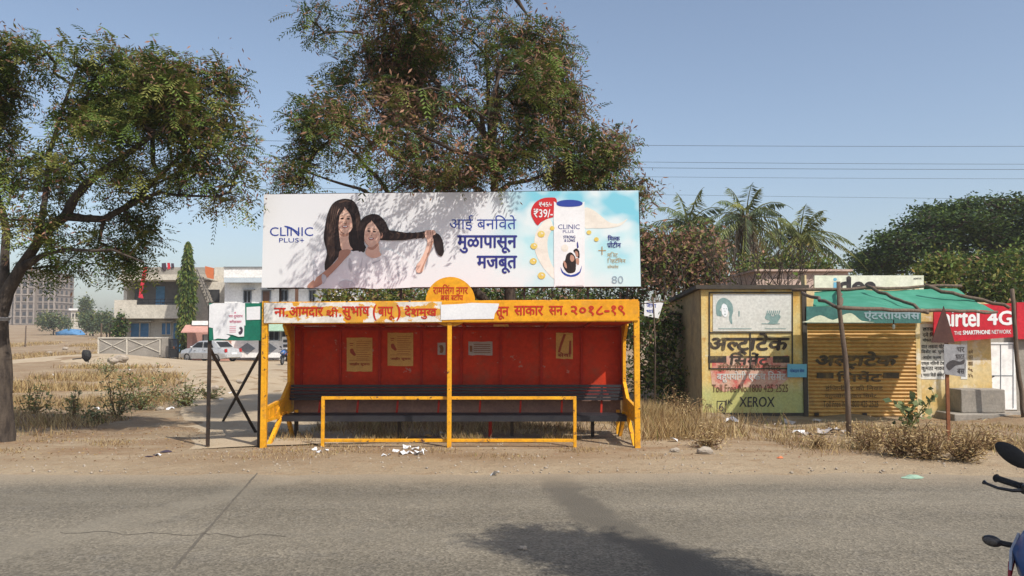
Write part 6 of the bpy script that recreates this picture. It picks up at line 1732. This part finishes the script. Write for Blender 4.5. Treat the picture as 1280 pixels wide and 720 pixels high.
def car():
    Yc = 59.0; c0 = Vector((X(262,Yc), Yc+.2, gz(X(262,Yc), Yc)))
    t = thing('car', 'silver sedan parked facing the columnar tree, its back towards the white house', 'car', c0)
    th = R(24); fwd = Vector((-math.cos(th), math.sin(th), 0)); sid = Vector((-math.sin(th), -math.cos(th), 0))   # sid: towards the camera
    def W(x, y, z): return c0 + fwd*x + sid*y + Vector((0,0,z))
    # lower body: lofted sections (x along, half width, z bottom, z top)
    low = [(-2.02,.68,.40,.58),(-1.99,.76,.28,.80),(-1.6,.82,.22,.90),(-.9,.84,.2,.92),(0,.845,.2,.93),(.9,.84,.2,.92),(1.4,.82,.22,.86),(1.85,.76,.26,.74),(2.02,.66,.34,.60)]
    def loft(sec, mb):
        vs_, fs = [], []
        for x, hw, zb, zt in sec:
            zm = zb+(zt-zb)*.55
            vs_ += [W(x,-hw*.92,zb), W(x,-hw,zm), W(x,-hw*.93,zt), W(x,-hw*.5,zt+.03), W(x,hw*.5,zt+.03), W(x,hw*.93,zt), W(x,hw,zm), W(x,hw*.92,zb)]
        for i in range(len(sec)-1):
            for j in range(8): fs.append((i*8+j, i*8+(j+1) % 8, (i+1)*8+(j+1) % 8, (i+1)*8+j))
        fs += [tuple(range(7,-1,-1)), tuple((len(sec)-1)*8+j for j in range(8))]
        mb.add(vs_, fs)
    b = MB(); loft(low, b)
    b.build('body', MT['silver_paint'], t, smooth=False, bevel=.02)
    cab = [(-1.45,.66,.95),(-.95,.62,1.36),(-.2,.63,1.42),(.35,.62,1.38),(1.1,.68,.93)]
    r = MB(); vs_, fs = [], []
    for x, hw, z in cab: vs_ += [W(x,-hw,z), W(x,hw,z), W(x,-hw*1.16 if z > 1 else -hw*1.08,.93), W(x,hw*1.16 if z > 1 else hw*1.08,.93)]
    for i in range(len(cab)-1):
        a, c = i*4, (i+1)*4; fs += [(a, a+1, c+1, c), (a, c, c+2, a+2), (a+1, a+3, c+3, c+1)]
    r.add(vs_, fs); r.build('roof', MT['silver_paint'], t)
    def pane(nm, pts):
        m = MB(); m.poly(pts); return m.build(nm, MT['glass'], t)
    o = .012
    for s in (1, -1):
        f = lambda x, k: W(x, s*((.70+.045*(1-k))+o), .955+.39*k)
        pane('window', [f(-.16,0), f(-.16,.93), f(-.78,.86), f(-1.02,.0)]); pane('window', [f(-.06,0), f(-.06,.93), f(.38,.88), f(.86,.05)])
    pane('rear_window', [W(-1.42+.0,-.56,1.0)-fwd*o, W(-1.42,.56,1.0)-fwd*o, W(-1.0,.52,1.33)-fwd*o, W(-1.0,-.52,1.33)-fwd*o])
    pane('windscreen', [W(1.05,-.58,.98)+fwd*o, W(1.05,.58,.98)+fwd*o, W(.42,.54,1.34)+fwd*o, W(.42,-.54,1.34)+fwd*o])
    for s in (1, -1):
        m = MB(); q = [W(-2.01,s*.56,.66), W(-2.01,s*.76,.66), W(-1.99,s*.76,.88), W(-1.99,s*.56,.88)]; m.prism([p-fwd*.03 for p in q], fwd*.06); m.build('tail_light', MT['lamp_red'], t)
        m = MB(); m.ell(W(1.88,s*.58,.64), (.1,.16,.09), 10, 7); m.build('headlight', MT['mirror_glass'], t)
        m = MB(); m.ell(W(.75,s*.92,.98), (.09,.1,.07), 8, 6); m.build('side_mirror', MT['silver_paint'], t)
        for x in (-1.28, 1.25): wheel('wheel', W(x, s*.74, .29), sid, .29, .19, t, 'alloy')
        m = MB()
        for x in (-.15, .85, -1.0): m.bar(W(x, s*.846, .3), W(x, s*.80, .93), .012)
        for x in (-.35, -.1+.75*0+.62): m.bar(W(x-.08, s*.86, .76), W(x+.06, s*.86, .76), .025)
        m.build('door_seam', MT['dark_steel'], t)
    m = MB(); m.bar(W(-2.04,-.7,.42), W(-2.04,.7,.42), .16, .2); m.build('bumper', MT['silver_paint'], t)
    m = MB(); q = [W(-2.08,-.24,.52), W(-2.08,.24,.52), W(-2.07,.24,.63), W(-2.07,-.24,.63)]; m.prism(q, -fwd*.02); m.build('number_plate', MT['white_paper'], t)
car()
bpy.data.objects['car'].scale = (1.1, 1.1, 1.1)
def motorcycle(label, group=None):
    t = thing('motorcycle', label, 'motorcycle', (0,0,0), group)
    sc_, ss_ = math.cos(R(25)), math.sin(R(25))
    def rot(p):
        x, y = p[0], p[1]-.45
        return Vector((x*sc_ - y*ss_, x*ss_ + y*sc_ + .45, p[2]))
    def steer(m):
        m.v = [rot(v) for v in m.v]
        return m
    # local frame: +y is forward, x across, z up
    wheel('wheel', rot((0,.68,.30)), (sc_,ss_,0), .30, .10, t, 'alloy', 5, .2); wheel('wheel', (0,-.60,.30), (1,0,0), .30, .12, t, 'alloy', 5, .22)
    m = MB()
    for s in (-1,1):
        m.tube([(s*.10,.68,.30),(s*.10,.56,.62),(s*.095,.44,.92)], .024, 8); m.tube([(s*.10,.68,.30),(s*.10,.60,.52)], .036, 8)
    m.bar((-.12,.43,.93),(.12,.43,.93),.05,.03); steer(m).build('fork', MT['bike_black'], t, smooth=False)
    m = MB(); pts = [(math.cos(R(a))*.345*-1, math.sin(R(a))*.345) for a in range(20, 150, 10)]
    for (a, c), (d, e) in zip(pts, pts[1:]): m.add([(-.07,.68-a,.30+c),(.07,.68-a,.30+c),(.07,.68-d,.30+e),(-.07,.68-d,.30+e)], [(0,1,2,3)])
    steer(m).build('front_fender', MT['bike_black'], t)
    # tank, shrouds, seat, tail
    m = MB(); sec = [(.30,.10,.66,.86),(.22,.15,.68,.955),(.05,.165,.68,.985),(-.12,.14,.68,.93),(-.20,.10,.70,.84)]; vs_, fs = [], []
    for y, hw, zb, zt in sec:
        for a in range(12):
            an = 2*math.pi*a/12; vs_.append((hw*math.cos(an), y, (zb+zt)/2+(zt-zb)/2*math.sin(an)))
    for i in range(len(sec)-1):
        for j in range(12): fs.append((i*12+j, i*12+(j+1) % 12, (i+1)*12+(j+1) % 12, (i+1)*12+j))
    fs += [tuple(range(11,-1,-1)), tuple(4*12+j for j in range(12))]; m.add(vs_, fs); tk = m.build('tank', MT['bike_blue'], t, smooth=True)
    m = MB(); m.tube([(0,.02,.985),(0,.02,1.0)], .05, 14); m.build('cap', MT['alloy'], tk)
    for s in (-1, 1):
        # tank side shroud: a bent plate with colour bands
        def sh(k0, k1, mat, off):
            q = MB(); rows = [(.40,.80,.17),(.34,.86,.20),(.20,.90,.205),(.02,.84,.185)]; low = [(.33,.52,.15),(.26,.54,.17),(.14,.60,.175),(.0,.68,.165)]
            a = []; 
            for (y,z,x),(y2,z2,x2) in zip(rows, low):
                f = lambda k: (s*(x+(x2-x)*k+off+.03*math.sin(k*math.pi)), y+(y2-y)*k, z+(z2-z)*k)
                a.append((f(k0), f((k0+k1)/2), f(k1)))
            for r0, r1 in zip(a, a[1:]): q.add([r0[0],r1[0],r1[1],r0[1]],[(0,1,2,3)]); q.add([r0[1],r1[1],r1[2],r0[2]],[(0,1,2,3)])
            return q
        so_ = sh(0, 1, 'bike_black', 0).build('shroud', MT['bike_blue'], t, smooth=True)
        sh(.0, .18, '', .004).build('stripe', MT['bike_red'], so_); sh(.30, .42, '', .004).build('stripe', MT['bike_silver'], so_); sh(.62, .95, '', .004).build('stripe', MT['bike_black'], so_)
        m = MB(); m.ell((s*.29,.62,.80), (.046,.026,.028), 12, 8); ind = steer(m).build('indicator', MT['bike_black'], t, smooth=True)
        m = MB(); m.tube([(s*.10,.60,.805),(s*.26,.62,.802)], .014, 6); steer(m).build('stalk', MT['bike_rubber'], ind)
        m = MB(); m.ell((s*.293,.632,.80), (.036,.018,.021), 12, 8); steer(m).build('lens', MT['smoked'], ind)
        m = MB(); m.ell((s*.22,-.80,.72), (.05,.03,.03), 10, 7); m.tube([(s*.05,-.8,.72),(s*.2,-.8,.72)], .012, 6); m.build('indicator', MT['amber'], t)
        m = MB(); q = [(s*.14,-.10,.62),(s*.15,-.14,.78),(s*.12,-.55,.80),(s*.11,-.50,.66)]; m.prism(q, (s*-.03,0,0)); m.build('side_panel', MT['bike_black'], t)
    m = MB(); sec = [(-.16,.11,.78,.83),(-.30,.13,.78,.85),(-.55,.13,.80,.88),(-.80,.10,.86,.92)]; vs_, fs = [], []
    for y, hw, zb, zt in sec: vs_ += [(-hw,y,zb),(-hw,y,zt-.02),(-hw*.7,y,zt),(hw*.7,y,zt),(hw,y,zt-.02),(hw,y,zb)]
    for i in range(3):
        for j in range(6): fs.append((i*6+j, i*6+(j+1) % 6, (i+1)*6+(j+1) % 6, (i+1)*6+j))
    fs += [tuple(range(5,-1,-1)), tuple(18+j for j in range(6))]; m.add(vs_, fs); m.build('seat', MT['bike_rubber'], t, bevel=.012)
    m = MB(); m.prism([(-.08,-.78,.86),(.08,-.78,.86),(.05,-.93,.84),(-.05,-.93,.84)], (0,0,-.06)); tl = m.build('tail', MT['bike_black'], t)
    m = MB(); m.ell((0,-.92,.81), (.05,.02,.03), 10, 7); m.build('tail_light', MT['lamp_red'], t)
    m = MB(); m.prism([(-.06,-.84,.78),(.06,-.84,.78),(.06,-.98,.45),(-.06,-.98,.45)], (0,.015,0)); m.build('rear_fender', MT['bike_black'], t)
    m = MB(); m.box(-.11,.11,-.14,.20,.26,.46); m.tube([(0,.06,.44),(0,.20,.66)], [.10,.085], 12)
    for k in range(5): m.tube([(0,.085+.026*k,.475+.04*k),(0,.092+.026*k,.487+.04*k)], .115, 12)
    m.ell((.13,-.02,.34), (.04,.11,.10), 12, 8); m.ell((-.13,-.02,.34), (.04,.11,.10), 12, 8); m.build('engine', MT['dark_steel'], t)
    m = MB(); m.tube([(.05,.22,.60),(.10,.30,.44),(.12,.20,.25),(.13,-.15,.22),(.14,-.35,.26)], .022, 8); m.tube([(.14,-.32,.26),(.16,-.75,.36)], [.045,.05], 12); m.build('exhaust', MT['alloy'], t, smooth=True)
    m = MB()
    for s in (-1,1):
        m.tube([(s*.06,.40,.86),(s*.08,.12,.62),(s*.09,-.15,.50),(s*.08,-.20,.32)], .02, 7); m.tube([(s*.08,-.18,.36),(s*.09,-.60,.30)], .022, 7); m.tube([(s*.09,-.15,.60),(s*.09,-.75,.82)], .016, 7); m.tube([(s*.13,-.50,.34),(s*.13,-.58,.70)], .03, 8)
    m.tube([(-.12,-.05,.24),(-.26,.02,.01)], .012, 6); m.build('chassis', MT['bike_black'], t)
    # headlamp cowl and gauge
    m = MB(); sec = [(.80,.05,.74,.84),(.76,.14,.66,.92),(.68,.19,.62,.98),(.55,.17,.66,1.02)]; vs_, fs = [], []
    for y, hw, zb, zt in sec:
        for a in range(10):
            an = 2*math.pi*a/10; vs_.append((hw*math.cos(an), y, (zb+zt)/2+(zt-zb)/2*math.sin(an)))
    for i in range(3):
        for j in range(10): fs.append((i*10+j, i*10+(j+1) % 10, (i+1)*10+(j+1) % 10, (i+1)*10+j))
    fs += [tuple(range(9,-1,-1)), tuple(30+j for j in range(10))]; m.add(vs_, fs); hd = steer(m).build('cowl', MT['bike_blue'], t, smooth=True)
    m = MB(); m.ell((0,.785,.80), (.09,.04,.07), 14, 9); steer(m).build('headlight', MT['mirror_glass'], hd)
    for s in (-1, 1):
        for k0, mt in ((.66,'bike_red'),(.72,'bike_silver')):
            m = MB(); m.prism([(s*.180,.58,k0+.10),(s*.178,.60,k0+.15),(s*.186,.69,k0+.08),(s*.172,.73,k0),(s*.185,.67,k0+.03)], (s*.012,0,0)); steer(m).build('stripe', MT[mt], hd)
    # handlebar, grips, levers, mirrors
    m = MB(); m.tube([(-.24,.345,1.035),(-.13,.41,1.0),(-.05,.43,.965),(.05,.43,.965),(.13,.41,1.0),(.24,.345,1.035)], .012, 8); hb = steer(m).build('handlebar', MT['bike_black'], t, smooth=True)
    for s in (-1,1):
        d = Vector((s*.15,-.075,-.004)); a = Vector((s*.235,.348,1.035))
        m = MB(); m.tube([a, a+d*.08, a+d*.1, a+d*.9, a+d*.93, a+d*.97], [.021,.021,.0175,.0175,.023,.02], 12); steer(m).build('grip', MT['bike_rubber'], t, smooth=True)
        m = MB(); m.tube([a+Vector((-s*.02,.03,-.005)), a+Vector((s*.03,.075,-.012)), a+Vector((s*.10,.060,-.02)), a+Vector((s*.165,.015,-.022)), a+Vector((s*.178,.008,-.02))], [.012,.009,.008,.0075,.013], 8); steer(m).build('lever', MT['bike_black'], t, smooth=True)
        m = MB(); m.box(min(s*.19,s*.235), max(s*.19,s*.235), .335,.40,1.01,1.06); steer(m).build('switch_gear', MT['bike_black'], t, bevel=.008)
        m = MB(); m.tube([(s*.185,.375,1.05),(s*.20,.39,1.12),(s*.235,.39,1.165)], .008, 7); st = steer(m).build('mirror_stalk', MT['bike_black'], t, smooth=True)
        m = MB(); rt = Matrix.Rotation(R(20)*-s, 3, 'Y'); m.ell((s*.285,.40,1.20), (.092,.022,.046), 18, 10, Matrix.Rotation(R(28)*-s, 3, 'Y')); steer(m).build('mirror', MT['bike_rubber'], st, smooth=True)
        m = MB(); m.tube([(s*.20,.36,1.02),(s*.17,.42,.92),(s*.08,.46,.78)], .006, 6); steer(m).build('cable', MT['bike_rubber'], t)
    return t
bike = motorcycle('black and blue motorcycle parked at the road edge, its mirror and grip in view')
bike2 = copy_tree(bike)
bike2['label'] = 'small dark motorcycle parked by the white pillar of the diamond wall'
bx, by = X(361, 54), 54.0
bike2.location = (bx, by, gz(bx, by)); bike2.rotation_euler = (R(4), 0, R(150))
bike.location = (3.10, 4.22, .03); bike.rotation_euler = (0, R(-8), R(110))

# ------------------------------------------------------------------ litter, stones, wires
def scrap(px, py, w, mat, label, cat='paper scrap', group=None, name='paper_scrap', lift=.012, rough=.35):
    g = GT(px, py); z = max(g.z, road_z(g.y) if g.y < 10.7 else g.z); n = 9; m = MB(); pts = []
    for i in range(n):
        a = 2*math.pi*i/n; r = w*(.3+.3*random.random()); pts.append(Vector((g.x+r*math.cos(a)*1.25, g.y+r*math.sin(a), z+lift*.4+random.random()**2*w*rough*1.6)))
    c = Vector((g.x, g.y, z+lift+w*rough*.9)); m.add([c]+pts, [(0, 1+i, 1+(i+1) % n) for i in range(n)])
    m.add([p-Vector((0,0,.004)) for p in [c]+pts], [(0, 1+(i+1) % n, 1+i) for i in range(n)])
    o = m.build(name, MT[mat], loc=(g.x, g.y, z)); meta(o, label, cat, group); return o
for px, py, w in ((480,570,.07),(487,569,.05),(495,565,.08),(503,568,.13),(509,561,.12),(512,567,.10),(519,563,.11),(524,569,.14),(530,564,.07),(394,563,.09),(408,564,.07)):
    scrap(px, py, w, 'white_paper', 'torn white paper scrap lying on the dirt before the guard rail', group='torn white paper before the guard rail')
scrap(536, 546, .12, 'old_paper', 'crumpled yellow wrapper under the bench')
scrap(553, 543, .10, 'white_paper', 'white paper scrap under the bench, near the centre post')
scrap(617, 595, .12, 'white_paper', 'lone white paper scrap at the edge of the asphalt')
scrap(916, 528, .26, 'white_paper', 'white paper sheet in the tall grass before the kiosk')
scrap(975, 573, .07, 'cloth_orange', 'small orange wrapper at the end of the tall grass')
scrap(843, 552, .14, 'white_paper', 'white scrap in the grass right of the shelter post')
scrap(399, 566, .0801, 'white_paper', 'torn white paper scrap lying on the dirt before the guard rail', group='torn white paper before the guard rail')
for px, py, w in ((998,543,.22),(1010,545,.16),(1030,543,.22),(1042,541,.18),(1056,541,.14),(987,530,.2),(1020,527,.16),(972,533,.14)):
    scrap(px, py, w, random.choice(('white_paper','grey_paper')), 'pale rubbish scrap in the shade before the shops', 'rubbish', 'rubbish before the shops', 'rubbish')
scrap(1140, 598, .24, 'sheet_green', 'crumpled pale green cloth at the road edge', 'cloth', None, 'cloth', .01, .08)
for px, py, w, mt in ((196,569,.12,'cloth_dark'),(207,565,.16,'cloth_dark'),(186,571,.10,'cloth_dark')):
    scrap(px, py, w, mt, 'dark rag lying on the dirt near the notice board', 'rag', 'dark rags near the notice board', 'rag', .01, .08)
scrap(198, 570, .10, 'white_paper', 'white scrap beside the dark rags')
for px, py, w in ((162,463,.25),(188,478,.22),(240,505,.24),(212,512,.26),(276,500,.2),(120,512,.22),(46,515,.14),(68,470,.3),(288,493,.25)):
    scrap(px, py, w*.6, 'white_paper', 'pale litter scrap caught in the dry field grass', 'litter', 'litter in the dry field', 'litter_scrap')
def rock(px, py, r, label, group=None, mat='stone'):
    g = GT(px, py); z = max(g.z, road_z(g.y) if g.y < 10.6 else g.z); m = MB(); m.ell((0,0,0), (r, r*.8, r*.62), 12, 8); sd_ = random.random()*50
    for v in m.v:
        k = 1+.28*float(vnoise(v.x/r*1.3+sd_, v.y/r*1.3+v.z/r, 0))+.14*float(vnoise(v.x/r*3+sd_, v.z/r*3, 1)); v *= k; v += Vector((g.x, g.y, z+r*.35))
    meta(m.build('rock', MT[mat], loc=(g.x, g.y, z)), label, 'rock', group)
rock(654, 691, .035, 'small pale stone lying alone on the asphalt')
rock(881, 567, .11, 'larger pale stone at the edge of the tall dry grass'); rock(843, 565, .07, 'smaller pale stone at the edge of the tall dry grass, nearer the shelter')
for px, py, r in ((150,452,.35),(141,453,.25),(82,437,.3),(62,442,.28),(245,488,.12),(225,480,.14),(270,487,.12),(258,492,.1),(200,513,.1),(288,480,.12),(300,478,.1)):
    rock(px, py, r, 'pale stone lying in the dry field', 'pale stones in the dry field')
def rubble():
    n = 3600; x = RNG.random(n)*24-13; y = 10.7+RNG.random(n)**1.3*7; k = (np.abs(x/y) < .72); x, y = x[k], y[k]; n = len(x)
    s = .006+.022*RNG.random((n,1))**3; c = np.stack([x, y, H(x,y)], -1)
    o6 = np.array([(1,0,0),(0,1,0),(-1,0,0),(0,-1,0),(0,0,.8),(0,0,-.8)]); co = c[:,None]+o6[None]*s[:,None]*(.6+.8*RNG.random((n,6,1))); co = co.reshape(-1,3); b = (np.arange(n)*6)[:,None]
    tr = np.concatenate([b+np.array([[i,(i+1)%4,4]]) for i in range(4)]+[b+np.array([[(i+1)%4,i,5]]) for i in range(4)])
    o = link_mesh('gravel', np_mesh('gravel', co, None, tr, [MT['stone']])); meta(o, 'small stones scattered over the dirt verge', 'gravel', kind='stuff')
    n = 3600; x = np.concatenate([-8.2+RNG.normal(size=n//2)*2.2, RNG.random(n-n//2)*12-6+RNG.normal(size=n-n//2)]); y = 11.6+RNG.random(n)**.8*4.2; k = np.abs(x/y) < .72; x, y = x[k], y[k]; n = len(x)
    c = np.stack([x, y, H(x,y)+.012], -1); lb = Bag(); leaves(lb, c, .02+.035*RNG.random(n), .35, pick(n,(3,2,3)), .18); o = link_mesh('leaf_litter', lb.mesh('leaf_litter', [MT['straw_brown'], MT['leaf_rust'], MT['straw']], (0,0,0)))
    meta(o, 'fallen dry leaves strewn over the dirt verge', 'leaf litter', kind='stuff')
rubble()
def black_bundle():
    g = GT(108, 452); m = MB(); m.ell((g.x, g.y, g.z+.32), (.24,.2,.30), 12, 9)
    for v in m.v: v += Vector((.06*float(vnoise(v.x*7, v.z*7, 0)), 0, .06*float(vnoise(v.x*6, v.y*6, 1))))
    m.tube([(g.x+.1,g.y,g.z-.05),(g.x+.05,g.y,g.z+.3)], .03, 6); m.tube([(g.x-.7,g.y,g.z+.12),(g.x,g.y,g.z+.2)], .03, 6)
    meta(m.build('plastic_bag', MT['bike_rubber'], loc=g), 'dark rounded bundle caught on a stick in the field', 'bundle')
black_bundle()
for px, p0, Y, lab in ((32,407,95,'dark wooden stake in the far golden grass, left of the round tree'),(126,404,64,'dark wooden stake beside the left end of the low grey wall'),(137,406,66,'thin wooden stake behind the low grey wall')):
    x = X(px, Y); zb = gz(x, Y); m = MB(); pts, rr = crooked((x,Y,zb-.2), (x+.05,Y,Z(p0,Y)), .09, .06, 4, .03); m.tube(pts, rr, 6); meta(m.build('stake', MT['wood_pole'], loc=(x,Y,zb)), lab, 'stake')
def tray():
    p = P(3, 401, 13.45); m = MB(); m.tube([p, p+Vector((0,0,.05)), p+Vector((0,0,.06))], [.10,.13,.13], 16); meta(m.build('metal_tray', MT['grey_plate'], loc=p), 'grey metal tray wedged against the leaning tree trunk', 'tray')
tray()
def hung_sign():
    Y = 19.0; pl = Plane((0, Y, 0), (.18,-1,.05)); c = pl.at(814, 398)
    t = thing('sign', 'small white paper sign on a bent stick between shelter and kiosk', 'sign', (X(818,Y), Y, gz(X(818,Y),Y)))
    m = MB(); m.prism([pl.at(805.5,376.5), pl.at(829,378.5), pl.at(823,398), pl.at(805,394.5)], pl.n*.006); p = m.build('sheet', MT['white_paper'], t)
    l = MB(); letter(l, pl, 'जागा', 808, 820, 379.5, 384, .009, .02, 0, .8); letter(l, pl, 'भाड{े'.replace('{',''), 808, 818, 386, 391, .009, .02); l.build('lettering', MT['ink_blue'], p)
    s = MB(); s.tube([(X(818,Y), Y+.05, -.1), P(819,430,Y+.05), P(817,385,Y+.03), P(816,372,Y+.03)], .018, 6); s.tube([P(797,380,Y+.05), P(834,376.5,Y+.05)], .015, 6); s.build('stick', MT['wood_pole'], t, smooth=True)
hung_sign()
def wire(label, ya, yb, Y, sag=.4, r=.011):
    a, b = P(-300, ya, Y), P(1600, yb, Y); pts = []
    for i in range(41):
        t = i/40; p = a.lerp(b, t); p.z -= sag*4*t*(1-t); pts.append(p)
    m = MB(); m.tube(pts, r, 5); meta(m.build('power_line', MT['black_metal'], loc=a), label, 'power line')
wire('topmost thin power line crossing the sky', 161, 181, 42, .4, .010)
wire('second power line crossing the sky, just above its close pair', 182, 205, 40, .3, .009)
wire('power line crossing the sky, lower one of the close pair', 190, 211, 38, .3, .010)
wire('fourth thin power line crossing the sky, under the close pair', 200, 223, 38, .3, .007)
wire('lowest thin power line crossing the sky above the coconut palms', 216, 251, 36, .25, .006)

# ------------------------------------------------------------------ air
def haze():
    m = bpy.data.materials.new('haze_air'); m.use_nodes = True; nt = m.node_tree; nt.nodes.remove(nt.nodes['Principled BSDF'])
    v = nt.nodes.new('ShaderNodeVolumePrincipled'); v.inputs['Color'].default_value = (.88,.88,.90,1); v.inputs['Density'].default_value = HAZE
    nt.links.new(v.outputs[0], nt.nodes['Material Output'].inputs['Volume'])
    b = MB(); b.box(-440, 440, -75, 490, -3.2, 27.0); o = b.build('haze', m); meta(o, kind='stuff')
HAZE = 0.0006
haze()
bpy.context.view_layer.update()
